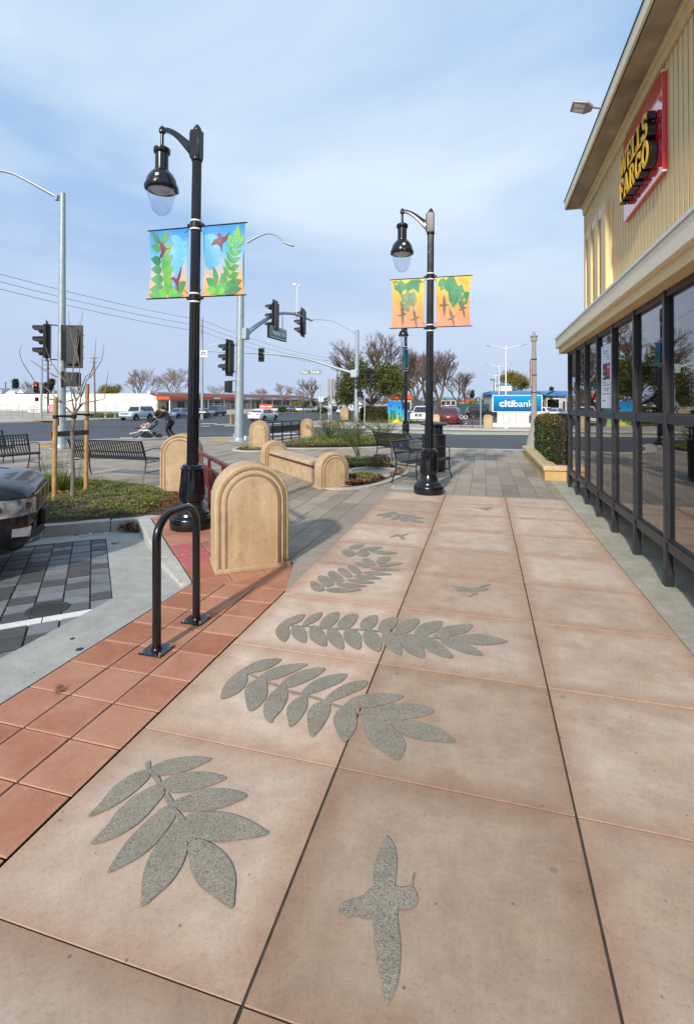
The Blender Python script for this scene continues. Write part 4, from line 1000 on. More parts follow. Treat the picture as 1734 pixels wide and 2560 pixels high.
# shop front
PY = [10.30, 9.49, 8.66, 7.80, 6.92, 5.99, 5.05, 4.12, 3.19, 2.26, 1.33, .40, -.53, -1.46, -2.39]
sf = bk(MB().box((1.585, Y0, .315), (1.66, 10.34, .41)), 'shop_front', M['frame'], smooth=False, bevel=.004)
bk(MB().box((1.585, Y0, 1.455), (1.66, 10.34, 1.54)), 'middle_rail', M['frame'], sf, smooth=False, bevel=.004)
bk(MB().box((1.585, Y0, 2.60), (1.66, 10.34, 2.664)), 'head_rail', M['frame'], sf, smooth=False, bevel=.004)
bk(MB().box((1.573, Y0, .40), (1.584, 10.34, .413)), 'sill_bead', M['frame'], sf, smooth=False)
post_me = MB().box((-.030, -.028, 0), (.034, .028, 2.70)).mesh('post', M['frame'], False)
shoe_me = MB().box((-.036, -.034, -.03), (.040, .034, .14)).mesh('post_shoe', M['frame'], False)
for i, y in enumerate(PY):
    o = link('post', post_me, sf, (1.602, y - 5, -.04)); b = o.modifiers.new('bevel', 'BEVEL'); b.width = .006; b.segments = 2
    if i in (3, 4, 5, 6, 7): link('post_shoe', shoe_me, sf, (1.602, y - 5, 0))
    if i < len(PY) - 1:
        a, c = PY[i+1] + .028, y - .028
        for z0, z1 in ((.41, 1.455), (1.54, 2.60)):
            bk(MB().box((1.612, a, z0), (1.618, c, z1)), 'pane', M['pane'], sf, smooth=False)
            bk(MB().box((1.596, a, z0), (1.611, a + .014, z1)), 'glazing_bead', M['frame'], sf, smooth=False)
            bk(MB().box((1.596, a + .0145, z0), (1.611, c, z0 + .014)), 'glazing_bead', M['frame'], sf, smooth=False)
bk(MB().box((1.585, 10.3405, .315), (1.95, 10.38, 2.66)), 'bay_end', M['frame'], sf, smooth=False)
# behind the glass
inn = bk(MB().box((1.67, Y0, .30), (6.5, 10.33, .36)), 'interior', M['interior'], smooth=False)
bk(MB().box((6.4, Y0, .361), (6.5, 10.33, 2.62)), 'inner_wall', M['interior'], inn, smooth=False)
bk(MB().box((1.70, Y0, 2.61), (6.5, 10.33, 2.66)), 'inner_ceiling', M['interior'], inn, smooth=False)
bk(MB().box((1.70, 10.24, .361), (6.39, 10.33, 2.60)), 'inner_wall', M['interior'], inn, smooth=False)
bk(MB().box((2.05, Y0, -.05), (2.12, 10.36, .30)), 'plinth_wall', M['strip_conc'], smooth=False)
bl_me = MB().add([(-.012, 0, 0), (.022, .085, 0), (.022, .085, 2.2), (-.012, 0, 2.2)], [(0, 1, 2, 3)]).mesh('blind_slat', M['blind'], False)
for i in range(60):
    y = 4.3 + .093 * i
    if 5.95 < y < 6.15 or 7.0 < y < 7.3 or y > 9.4: continue
    link('blind_slat', bl_me, inn, (1.98 + .02*math.sin(i*1.7), y - 5, .40))
bk(MB().box((2.3, 3.4, .37), (2.9, 4.6, 1.12)), 'counter', M['wood_old'], inn, smooth=False)
# poster inside the fourth pane
po = tag(bk(MB().box((1.6096, 7.04, 1.56), (1.6106, 7.70, 2.42)), 'window_poster', M['poster_white'], None, smooth=False), 'tall white poster with a dark red picture, taped inside the shop window', 'poster')
po.parent = None; po.location = (0, 5, 0)
pic = flat('poster plum', srgb(96, 26, 60)); red = flat('poster red', srgb(190, 40, 48)); ink = flat('poster ink', srgb(96, 100, 140)); skinp = flat('poster tan', srgb(236, 190, 160))
def pp(y0, y1, z0, z1, m, name, x): 
    o = MB().box((x, y0 - 5, z0), (x + .0006, y1 - 5, z1)).build(name, m, po, smooth=False); return o
pp(7.20, 7.60, 1.95, 2.17, pic, 'printed_picture', 1.6088); pp(7.205, 7.36, 1.99, 2.165, red, 'printed_patch', 1.6081); pp(7.22, 7.34, 2.10, 2.125, skinp, 'printed_patch', 1.6074)
pp(7.53, 7.56, 2.05, 2.09, M['poster_white'], 'printed_mark', 1.6081); pp(7.50, 7.59, 1.985, 2.01, M['poster_white'], 'printed_mark', 1.6081)
for k, (z, a, b) in enumerate(((2.33, 7.30, 7.56), (2.30, 7.34, 7.52), (2.25, 7.22, 7.40), (2.22, 7.24, 7.36), (1.905, 7.40, 7.6), (1.87, 7.2, 7.6), (1.82, 7.22, 7.52), (1.80, 7.30, 7.52), (1.75, 7.2, 7.6), (1.66, 7.42, 7.6))):
    pp(a, b, z, z + .010, ink, 'printed_line', 1.6088)

# sign board with channel letters
sg = thing('bank_sign', 'square red bank sign with raised yellow faced black letters on the siding', 'sign', (1.86, 6.76, 4.66))
sg.rotation_euler = (R(-.8), 0, 0)
def sb_(mb, name, m, par=None, **k): return mb.build(name, m, par or sg, **k)
sb_(MB().box((-.012, -.76, -.55), (.036, .76, .55)), 'board', M['sign_red'], smooth=False, bevel=.003)
for z in (-.55, .53): sb_(MB().box((-.016, -.764, z), (.03, -.735, z + .02)), 'corner_clip', M['white_plastic'], smooth=False)
# slab serif letters drawn as strokes: (x0,y0,x1,y1,width) on a unit cap height; curves as polylines
def arc(cx, cy, rx, ry, a0, a1, n=14): return [(cx + rx*math.cos(R(a0 + (a1-a0)*i/n)), cy + ry*math.sin(R(a0 + (a1-a0)*i/n))) for i in range(n+1)]
GLY = {
 'W': (1.15, [([(.10,.97),(.33,.04)],.20),([(.33,.04),(.575,.90)],.09),([(.575,.90),(.80,.04)],.20),([(.80,.04),(1.04,.97)],.09),([(-.02,.965),(.26,.965)],.07),([(.90,.965),(1.17,.965)],.07)]),
 'E': (.72, [([(.16,.0),(.16,1.)],.19),([(0,.965),(.66,.965)],.07),([(0,.035),(.70,.035)],.07),([(.2,.51),(.48,.51)],.07),([(.655,.97),(.655,.74)],.06),([(.685,.03),(.685,.28)],.06),([(.48,.62),(.48,.40)],.055)]),
 'L': (.68, [([(.16,.0),(.16,1.)],.19),([(0,.965),(.34,.965)],.07),([(0,.035),(.64,.035)],.07),([(.63,.03),(.63,.30)],.06)]),
 'S': (.68, [(arc(.33,.74,.235,.215,25,270,18),.13),(arc(.33,.27,.25,.235,90,-155,18),.15),([(.57,.95),(.57,.72)],.06),([(.07,.05),(.07,.30)],.06)]),
 'F': (.66, [([(.16,.0),(.16,1.)],.19),([(0,.965),(.62,.965)],.07),([(0,.035),(.36,.035)],.07),([(.2,.50),(.46,.50)],.07),([(.62,.97),(.62,.72)],.06),([(.46,.62),(.46,.38)],.055)]),
 'A': (.86, [([(.11,.03),(.41,.97)],.08),([(.43,.98),(.72,.03)],.20),([(.2,.30),(.58,.30)],.07),([(-.02,.035),(.26,.035)],.07),([(.54,.035),(.90,.035)],.07)]),
 'R': (.84, [([(.16,.0),(.16,1.)],.19),([(0,.965),(.42,.965)],.07),([(0,.035),(.36,.035)],.07),([(.2,.95)]+arc(.42,.735,.20,.215,85,-85,12)+[(.2,.50)],.10),([(.42,.50),(.68,.08)],.18),([(.6,.035),(.86,.035)],.07)]),
 'G': (.88, [(arc(.43,.5,.34,.44,38,322,28),.15),([(.70,.97),(.70,.70)],.06),([(.70,.06),(.70,.42)],.15),([(.52,.44),(.86,.44)],.07)]),
 'O': (.90, [(arc(.43,.5,.34,.44,0,360,34),.17)])}
def letter(ch, ox, oz, H):
    wd, st = GLY[ch]; face = MB(); body = MB()
    def strip(mb, pts, w, x0, x1):
        P = [Vector((p[0], p[1])) for p in pts]; A = []; B = []
        for i in range(len(P)):
            t = (P[min(i+1, len(P)-1)] - P[max(i-1, 0)]).normalized(); nn = Vector((-t.y, t.x)) * w / 2
            A.append(P[i] + nn); B.append(P[i] - nn)
        rings = []
        for i in range(len(P)): rings.append([(x0, -(ox + A[i].x*H), oz + A[i].y*H), (x0, -(ox + B[i].x*H), oz + B[i].y*H), (x1, -(ox + B[i].x*H), oz + B[i].y*H), (x1, -(ox + A[i].x*H), oz + A[i].y*H)])
        mb.loft(rings)
    for k, (pts, w) in enumerate(st):
        e = .0008 * k
        def ext(pts, d):
            a, b = Vector(pts[0]), Vector(pts[1]); c, dd = Vector(pts[-1]), Vector(pts[-2])
            return [tuple(a + (a-b).normalized()*d)] + list(pts[1:-1]) + [tuple(c + (c-dd).normalized()*d)]
        strip(body, ext(pts, .045), w + .10, -.105 + e, -.02)
        strip(face, pts, w*1.0 + .035, -.112 + e, -.1045)
    o = sb_(body, 'letter', M['sign_black'], smooth=False); face.build('letter_face', M['sign_yellow'], o, smooth=False)
    return wd * H
H_ = .265
for word, z, sp in (('WELLS', -.045, .022), ('FARGO', -.36, .026)):
    tot = sum(GLY[c][0]*H_ + sp for c in word); x = -tot/2 + .04
    for c in word: x += letter(c, x, z, H_) + sp
# flood light on the roof edge
fl = thing('flood_light', 'grey area flood light with two white panels sticking out from the roof edge', 'floodlight', (1.57, 7.42, 5.66))
MB().tube([(0, 0, 0), (-.08, 0, .025), (-.14, 0, .04)], .022, 10).build('arm', M['galv_dull'], fl)
hd = MB(); hd.M = Matrix.Translation((-.25, 0, .05)) @ Matrix.Scale(.74, 4) @ Matrix.Rotation(R(16), 4, 'Y') @ Matrix.Rotation(R(-10), 4, 'X')
hd.loft([[(-.20*s, -.13*s2, z), (.06*s, -.15*s2, z), (.17*s, -.06*s2, z), (.17*s, .06*s2, z), (.06*s, .15*s2, z), (-.20*s, .13*s2, z)] for s, s2, z in ((.96, .95, -.03), (1, 1, -.015), (1, 1, .02), (.8, .8, .045))])
hd.build('head', M['sign_back'], fl, bevel=.008)
for y in (-.055, .055):
    pn = MB(); pn.M = hd.M; pn.box((-.16, y - .042, -.038), (.03, y + .042, -.0305)); pn.build('light_panel', M['white_plastic'], fl, smooth=False)
# planter with clipped hedge beyond the shop front
pl = thing('stone_planter', 'long yellow stucco planter box with a cracked coping beside the paving', 'planter', (0, 0, 0))
PQ = [(1.235, 11.0), (2.6, 11.0), (2.6, 15.8), (1.165, 15.75)]
MB().prism(PQ, -.02, .20).build('box', M['planter_stucco'], pl, bevel=.01)
cq = [(1.20, 10.965), (2.6, 10.965), (2.6, 11.26), (1.50, 11.26), (1.43, 15.5), (2.6, 15.5), (2.6, 15.8), (1.13, 15.79)]
MB().prism(cq, .202, .30).build('coping', M['coping'], pl, bevel=.022, seg=3)
MB().box((1.45, 11.25, .20), (2.6, 15.52, .25)).build('soil', M['soil'], pl, smooth=False)
def hedge_box(lo, hi, n, s, seed, red=.35, rnd=.16):
    rd = random.Random(seed); ga = MB(); gb = MB()
    c = [(lo[i] + hi[i]) / 2 for i in range(3)]; h = [(hi[i] - lo[i]) / 2 for i in range(3)]
    for i in range(n):
        f = rd.random(); p = [rd.uniform(-1, 1) for _ in range(3)]
        ax = 0 if f < .42 else 1 if f < .62 else 2
        p[ax] = (-1 if ax < 2 and rd.random() < .75 else 1) if ax < 2 else 1
        d = Vector([0, 0, 0]); d[ax] = p[ax]
        q = Vector((max(-1, min(1, p[0])), p[1], p[2]))
        k = (abs(q.x)**6 + abs(q.y)**6 + abs(q.z)**6) ** (-1/6.); q *= k
        w = Vector((c[0] + q.x*h[0], c[1] + q.y*h[1], c[2] + q.z*h[2])); w += d * (.045 * mnoise.noise(w*4) + rd.uniform(-.05, .015))
        u = (d*.6 + Vector((rd.uniform(-1, 1), rd.uniform(-1, 1), rd.uniform(-.5, 1)))).normalized() * s * rd.uniform(.6, 1.3); v = u.cross(Vector((rd.uniform(-1,1), rd.uniform(-1,1), rd.uniform(-1,1)))).normalized() * s * .32
        mb = gb if rd.random() < red * max(0, (q.z - .35)) * 1.6 + .02 else ga
        mb.add([w, w + u*.5 + v, w + u, w + u*.5 - v], [(0,1,2,3)])
    return ga, gb
hg = thing('clipped_hedge', 'dense clipped hedge with russet top growing in the stone planter', 'hedge', (0, 0, 0))
ga, gb = hedge_box((1.40, 11.32, .24), (2.7, 15.45, 1.27), 15000, .046, 71, .55)
ga.build('foliage', M['hedge'], hg, smooth=False); gb.build('russet_tips', M['hedge_red'], hg, smooth=False)
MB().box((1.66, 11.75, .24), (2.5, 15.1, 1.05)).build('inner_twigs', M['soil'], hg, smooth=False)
# pebble concrete standard at the planter end
sp = thing('concrete_pole', 'weathered pebble concrete lamp standard with a capped top beside the hedge', 'pole', (1.55, 16.7, 0))
MB().lathe([(.27, 0), (.27, .18), (.24, .22), (.21, .42), (.15, .58), (.10, .86), (.092, 1.0)], 12).build('base', M['pole_stone'], sp, angle=25)
MB().lathe([(.088, 1.0), (.080, 2.2), (.064, 3.52)], 12).build('shaft', M['pole_stone'], sp, angle=25)
MB().lathe([(.07, 3.52), (.09, 3.56), (.10, 3.60), (.082, 3.64), (.112, 3.68), (.112, 3.72), (.05, 3.735), (.045, 3.80), (.016, 3.86)], 14).build('capital', M['pole_stone'], sp)
for z in (1.9, 2.45, 2.95): MB().lathe([(.088, z), (.091, z + .015), (.088, z + .03)], 14, cap=False).build('metal_band', M['iron'], sp)
bn = thing('narrow_banner', 'faded pink banner hanging edge on from the concrete standard', 'banner', (1.55, 16.7, 2.5))
MB().box((-.14, -.55, -.42), (-.12, -.10, .42)).build('cloth', flat('faded pink cloth', srgb(206, 160, 160)), bn, smooth=False)
for z in (-.44, .44): MB().tube([(-.11, 0, z), (-.13, -.6, z)], .010, 6).build('rod', M['iron'], bn)
# ------------------------------------------------------------------ street lamps with banners
BK = M['black_metal']
def street_lamp(label, loc, rz, tilt):
    t = thing('street_lamp', label, 'street lamp', loc, rz, 'black street lamps with banners', tilt)
    MB().lathe([(.262, 0), (.27, .02), (.27, .125), (.262, .14), (.245, .15), (.245, .165), (.225, .175), (.215, .20), (.19, .215), (.165, .25), (.145, .30), (.135, .33)], 36).build('base', BK, t, angle=30)
    MB().lathe([(.135, .33), (.150, .345), (.150, .36), (.162, .40), (.162, .43), (.150, .56), (.140, .70), (.136, .735), (.146, .742), (.146, .757), (.128, .768), (.132, .780), (.11, .80), (.075, .805)], 36, flute=.017, fl=(5, 6)).build('pedestal', BK, t, angle=28)
    MB().lathe([(.074, .80), (.066, 2.6), (.058, 4.68)], 30, flute=.006, fl=(0, 1, 2)).build('shaft', BK, t, angle=20)
    MB().lathe([(.066, 4.64), (.072, 4.655), (.072, 4.67), (.066, 4.685)], 20).build('collar', BK, t)
    hd = MB().box((-.075, -.058, 4.67), (.062, .058, 5.03)).build('post_head', BK, t, bevel=.012)
    MB().lathe([(.052, 5.03), (.052, 5.05), (.036, 5.075), (.03, 5.085), (.022, 5.10), (.0, 5.115)], 14).build('cap', BK, hd)
    MB().box((-.088, -.045, 4.71), (-.0755, .045, 5.0)).build('bracket_plate', BK, hd, bevel=.004)
    # curved arm, deep at the post and slim at the lamp
    rings = []
    for i in range(13):
        s = i / 12.; x = -.088 - .42*s; z = 4.92 + .165*math.sin(s*math.pi*.5)**1.15 + .02*s; h = .115*(1-s)**1.6 + .028; w = .030*(1-s) + .020
        z -= .05*(1-s)**2
        rings.append([(x, -w, z-h), (x, w, z-h), (x, w*1.05, z), (x, w*.6, z+.028), (x, -w*.6, z+.028), (x, -w*1.05, z)])
    MB().loft(rings).build('arm', BK, t, angle=50)
    lx = -.515
    MB().lathe([(.0, 5.165), (.022, 5.15), (.042, 5.115), (.042, 5.075), (.03, 5.06), (.022, 5.05), (.022, 4.89)], 16, c=(lx, 0, 0)).build('hanger', BK, t)
    MB().lathe([(.02, 4.895), (.07, 4.885), (.104, 4.86), (.106, 4.815), (.098, 4.80), (.083, 4.795), (.083, 4.60), (.092, 4.59), (.094, 4.575), (.115, 4.56), (.15, 4.52), (.18, 4.465), (.196, 4.40), (.198, 4.375)], 32, c=(lx, 0, 0), cap=False).build('lamp_housing', BK, t, angle=32)
    MB().lathe([(.198, 4.382), (.212, 4.375), (.214, 4.345), (.205, 4.325), (.186, 4.318), (.178, 4.33)], 32, c=(lx, 0, 0), cap=False).build('rim', BK, t)
    for k in range(3): MB().cbox((lx + .205*math.cos(k*2.094+.9), .205*math.sin(k*2.094+.9), 4.355), (.03, .03, .05)).build('latch', BK, t, bevel=.004)
    MB().cbox((lx + .062, -.172, 4.455), (.045, .022, .034)).build('sticker', M['white_plastic'], t, smooth=False)
    MB().lathe([(.0, 4.285), (.09, 4.295), (.15, 4.325), (.17, 4.355)], 28, c=(lx, 0, 0), cap=False).build('reflector', M['white_plastic'], t)
    prof = [(.174*math.sin(a)**.78 if a > 0 else 0, 4.335 - .335*(math.cos(a))) for a in [math.pi/2*i/14 for i in range(15)]]
    MB().lathe(prof, 32, c=(lx, 0, 0), cap=False).build('globe', M['globe'], t)
    return t
# shared banner hardware
def hardware(t, dz0=0.):
    for z in (2.965 + dz0, 3.885 + dz0):
        MB().lathe([(.072, z-.035), (.076, z-.03), (.076, z+.03), (.072, z+.035)], 22, cap=False).build('clamp', BK, t)
        for dz in (-.052, .052): MB().lathe([(.071, z+dz-.010), (.0725, z+dz), (.071, z+dz+.010)], 22, cap=False).build('strap', M['tie_white'], t)
        for s in (-1, 1):
            MB().cbox((s*.088, -.0, z), (.05, .05, .04)).build('rod_socket', BK, t, bevel=.006)
            MB().tube([(s*.075, -.03, z + (.05 if z < 3.4 else -.05)), (s*.125, -.045, z + (.10 if z < 3.4 else -.10))], .004, 5).build('wire_tie', BK, t)
def leaf_shape(p, q, w, n=7, tip=1.):                   # almond leaf between two points
    p, q = Vector(p), Vector(q); t = q - p; nn = Vector((-t.y, t.x)) ; out = []
    for i in range(n + 1):
        s = i / n; out.append(p + t*s + nn * (w * math.sin(math.pi*s**.85)))
    for i in range(n - 1, 0, -1):
        s = i / n; out.append(p + t*s - nn * (w * math.sin(math.pi*s**.85)))
    return [tuple(v) for v in out]
BIRD = [(-.52,.06),(-.46,.12),(-.34,.09),(-.20,.09),(-.10,.13),(-.14,.40),(-.06,.66),(-.02,.84),(.08,.66),(.17,.42),(.17,.15),(.26,.14),(.33,.09),(.60,.02),(.33,.0),(.26,-.05),(.15,-.09),(.17,-.36),(.10,-.60),(.0,-.86),(-.05,-.62),(-.10,-.36),(-.10,-.09),(-.24,-.03),(-.42,-.04)]
MAPLE = [(0,-.5),(.10,-.22),(.34,-.36),(.26,-.12),(.56,-.05),(.38,.08),(.44,.34),(.22,.24),(.12,.30),(.0,.42),(-.14,.28),(-.24,.30),(-.46,.30),(-.36,.08),(-.58,-.02),(-.28,-.12),(-.36,-.36),(-.10,-.22)]
def shape(poly, c, s, a=0., fx=1): return [(c[0] + s*(fx*x*math.cos(a) - y*math.sin(a)), c[1] + s*(fx*x*math.sin(a) + y*math.cos(a))) for x, y in poly]
def banner(label, lamp, side, base, prints, group, w=.60, zb=2.985):
    t = thing('banner', label, 'banner', (0, 0, 0), 0, group); t.matrix_world = lamp.matrix_basis @ Matrix.Translation((0, 0, zb))
    x0, x1 = (.105, .105 + w) if side > 0 else (-.105 - w, -.105)
    H = .88; nx, nz = 14, 14; mb = MB(); sag = lambda u, v: .016*math.sin(u*11 + side + v*2) * math.sin(v*math.pi) + .022*math.sin(u*3.1+v*5)*math.sin(v*math.pi)
    edge_in = lambda u, v: (1 - .03*math.sin(math.pi*v)) if True else 1
    def P(u, v): 
        uu = u*(1 - .028*math.sin(math.pi*v)) if side > 0 else 1 - (1-u)*(1 - .028*math.sin(math.pi*v))
        return (x0 + (x1-x0)*uu, sag(u, v), H*v)
    mb.add([P(i/nx, j/nz) for j in range(nz+1) for i in range(nx+1)], [(j*(nx+1)+i, j*(nx+1)+i+1, (j+1)*(nx+1)+i+1, (j+1)*(nx+1)+i) for j in range(nz) for i in range(nx)])
    cl = mb.build('cloth', base, t)
    mb2 = MB(); mb2.add([(x0, -.0015, H-.082), (x1, -.0015, H-.082), (x1, -.0015, H-.074), (x0, -.0015, H-.074)], [(0,1,2,3)])
    for k, (poly, m) in enumerate(prints):
        pl = [(max(.004, min(.996, p[0])), max(.004, min(.996, p[1]))) for p in poly]
        q = [pl[0]]
        for p in pl[1:]:
            if (Vector(p) - Vector(q[-1])).length > 1e-4: q.append(p)
        if (Vector(q[0]) - Vector(q[-1])).length < 1e-4: q.pop()
        if len(q) < 3 or area(q) < 1e-4: continue
        # refine so that the print follows the cloth
        bm = bmesh.new(); bm.faces.new([bm.verts.new((p[0], p[1], 0)) for p in q]); bmesh.ops.triangulate(bm, faces=bm.faces[:])
        for it in range(3):
            e = [e for e in bm.edges if e.calc_length() > .14]
            if not e: break
            bmesh.ops.subdivide_edges(bm, edges=e, cuts=1); bmesh.ops.triangulate(bm, faces=bm.faces[:])
        for v in bm.verts:
            a = P(v.co.x, v.co.y); v.co = (a[0], a[1] - .0012 - .00022*k, a[2])
        me = bpy.data.meshes.new('printed_shape'); bm.to_mesh(me); bm.free(); me.materials.append(M[m]); link('printed_shape', me, cl)
    for z in (-.006, H + .004):
        xe = x1 + .03 if side > 0 else x0 - .03
        MB().tube([(side*.10, 0, z), (xe, 0, z)], .0085, 8).build('rod', BK, t)
    return t
def frond(base, tip, n, l, w, m, curl=.1, a0=48):
    b, t_ = Vector(base), Vector(tip); out = []; d = (t_ - b).normalized(); ln = (t_ - b).length
    ang = math.atan2(d.y, d.x); nn = Vector((-d.y, d.x))
    out.append(([tuple(b + nn*.008), tuple(b - nn*.008), tuple(t_ - nn*.004), tuple(t_ + nn*.004)], m))
    for i in range(n):
        s = (i + .6) / n; p = b + (t_ - b)*s; k = l*(1.05 - .45*s)
        for sg in (-1, 1):
            a = ang + sg*R(a0 + 18*(1-s)); out.append((leaf_shape(p, p + Vector((math.cos(a), math.sin(a)))*k, w), m))
    out.append((leaf_shape(t_, t_ + d*l*.7, w*.8), m)); return out
LA = 'floral hummingbird banners on the near lamp'
lampA = street_lamp('nearest black street lamp, beside the big arched pillar, with blue floral banners', (-3.70, 5.72, 0), 0, (0, R(.95)))
lampA.scale = (1.035, 1.035, 1.035)
hardware(lampA, -.055)
lf = [([(.55,.75),(.62,.5),(.98,.62),(.98,.75),(.75,.8)], 'pr_ghost'), (leaf_shape((.52,.62),(.98,.80),.22), 'pr_ghost'), (leaf_shape((.50,.42),(.92,.52),.22), 'pr_ghost'), (leaf_shape((.55,.9),(.92,.72),.2), 'pr_ghost')]
lf += [([(.30,.98),(.31,.75),(.36,.4),(.42,.1),(.44,.1),(.38,.42),(.335,.75),(.325,.98)], 'pr_green2')]
lf += [(leaf_shape((.22,.80),(.06,.995),.2), 'pr_deep'), (leaf_shape((.26,.80),(.10,.99),.18), 'pr_deep'), (leaf_shape((.30,.80),(.52,.985),.26), 'pr_green2'), (leaf_shape((.30,.70),(.01,.79),.2), 'pr_green2'), (leaf_shape((.32,.62),(.60,.78),.26), 'pr_green'), (leaf_shape((.31,.53),(.0,.59),.22), 'pr_deep'),
       (leaf_shape((.33,.44),(.62,.62),.27), 'pr_green'), (leaf_shape((.33,.42),(.0,.44),.2), 'pr_green2'), (leaf_shape((.36,.28),(.63,.46),.27), 'pr_lime'), (leaf_shape((.37,.28),(.0,.29),.2), 'pr_green2'), (leaf_shape((.38,.16),(.0,.13),.2), 'pr_green2'), (leaf_shape((.60,.14),(.82,.44),.2), 'pr_ghost'),
       (leaf_shape((.40,.20),(.62,.27),.3), 'pr_lime'), (leaf_shape((.62,.05),(.97,.22),.24), 'pr_green2'), (leaf_shape((.62,.04),(.38,.26),.3), 'pr_green'), (leaf_shape((.45,.0),(.25,.13),.34), 'pr_lime'), (leaf_shape((.5,.0),(.75,.09),.3), 'pr_lime'), (leaf_shape((.36,.0),(.0,.05),.22), 'pr_green'), (leaf_shape((.55,.01),(.9,.03),.12), 'pr_green')]
hum = [(-.50,-.42),(-.28,-.34),(-.10,-.16),(-.16,.10),(-.38,.58),(-.10,.30),(-.02,.16),(.02,.48),(.12,.16),(.26,.14),(.34,.06),(.62,.06),(.34,0),(.24,-.12),(.06,-.30),(-.14,-.36)]
hum2 = [(-.52,.10),(-.30,.12),(-.22,.18),(-.10,.10),(.06,.06),(.26,.34),(.52,.62),(.40,.28),(.24,.0),(.16,-.18),(.26,-.46),(.10,-.52),(.02,-.28),(-.16,-.06),(-.30,.04)]
lf += [(shape(hum, (.36,.70), .32), 'pr_maroon'), (shape(hum2, (.70,.25), .32), 'pr_maroon')]
banner('left blue floral banner with two red hummingbirds on the nearest lamp', lampA, -1, M['ban_sky'], lf, LA, .58, 2.93)
rf = [(leaf_shape((.02,.52),(.42,.46),.30), 'pr_ghost'), (leaf_shape((.05,.86),(.5,.56),.26), 'pr_ghost'), (leaf_shape((.06,.7),(.5,.66),.2), 'pr_ghost')]
rf += frond((.62,.08), (.84,.80), 7, .27, .19, 'pr_green') + [(leaf_shape((.84,.72),(.83,.985),.26), 'pr_lime'), (leaf_shape((.80,.66),(.60,.86),.22), 'pr_lime'), (leaf_shape((.9,.70),(.995,.84),.24), 'pr_lime')]
rf += [(leaf_shape((.36,.16),(.28,.42),.22), 'pr_green2'), (leaf_shape((.36,.12),(.06,.26),.22), 'pr_green2'), (leaf_shape((.42,.14),(.56,.34),.22), 'pr_green2'), (leaf_shape((.38,.06),(.08,.10),.2), 'pr_lime'), (leaf_shape((.5,.08),(.98,.20),.16), 'pr_green2'), (leaf_shape((.5,.03),(.96,.09),.14), 'pr_deep'), (leaf_shape((.3,.02),(.62,.16),.26), 'pr_green'), (leaf_shape((.4,.0),(.55,.12),.3), 'pr_lime')]
hum3 = [(-.56,-.14),(-.34,.10),(-.16,.14),(-.12,.28),(-.26,.30),(-.10,.36),(.02,.34),(.06,.18),(.30,.20),(.66,.36),(.44,.08),(.16,-.06),(.14,-.44),(.0,-.18),(-.18,-.08)]
rf += [(shape(hum3, (.43,.76), .36), 'pr_maroon')]
banner('right blue floral banner with one flying red bird on the nearest lamp', lampA, 1, M['ban_sky'], rf, LA, .58, 2.93)
LB = 'orange leaf banners on the middle lamp'
lampB = street_lamp('middle black street lamp, at the end of the red walkway, with orange banners', (-.945, 8.93, 0), 0, (0, R(.45)))
hardware(lampB)
lf = [([(.0,.99),(.3,.99),(.02,.8)], 'pr_orange'), ([(.02,.97),(.30,.99),(.42,.90),(.52,.95),(.55,.86),(.48,.78),(.36,.76),(.26,.66),(.22,.74),(.08,.80),(.06,.9)], 'pr_leaf'), ([(.45,.90),(.60,.98),(.85,.985),(.97,.92),(.86,.90),(.83,.70),(.68,.80),(.58,.78),(.50,.74),(.44,.78)], 'pr_leaf'),
      (shape(MAPLE, (.50,.56), .50, .15), 'pr_leaf2'), (shape(BIRD, (.32,.26), .30, .1), 'pr_brown'), (shape(BIRD, (.72,.17), .28, .25), 'pr_brown')]
banner('left orange banner with green leaves and two birds on the middle lamp', lampB, -1, M['ban_sun'], lf, LB)
rf = [([(.62,.99),(.82,.99),(.96,.85),(.84,.82),(.6,.84)], 'pr_orange'), ([(.10,.96),(.22,.98),(.30,.93),(.34,.99),(.52,.99),(.60,.86),(.52,.80),(.50,.70),(.40,.66),(.30,.72),(.26,.76),(.12,.72),(.14,.78),(.04,.84)], 'pr_leaf'), (shape(MAPLE, (.66,.62), .58, -.5), 'pr_leaf'),
      (shape(BIRD, (.24,.42), .28, .0), 'pr_brown'), (shape(BIRD, (.80,.33), .24, .2), 'pr_brown'), (shape(BIRD, (.47,.16), .26, .35), 'pr_brown')]
banner('right orange banner with green leaves and three birds on the middle lamp', lampB, 1, M['ban_sun'], rf, LB)
lampC = street_lamp('farthest black street lamp, partly hidden behind the middle lamp and its slatted benches', (-3.17, 20.85, 0), R(88), (0, R(.2)))
hardware(lampC)
LC = 'teal banners on the far lamp'
banner('nearer teal banner seen edge on, on the farthest lamp', lampC, -1, M['ban_teal'], [(leaf_shape((.3,.3),(.8,.6),.2), 'pr_deep')], LC)
banner('farther teal banner seen edge on, on the farthest lamp', lampC, 1, M['ban_teal'], [(leaf_shape((.3,.3),(.8,.6),.2), 'pr_deep')], LC)
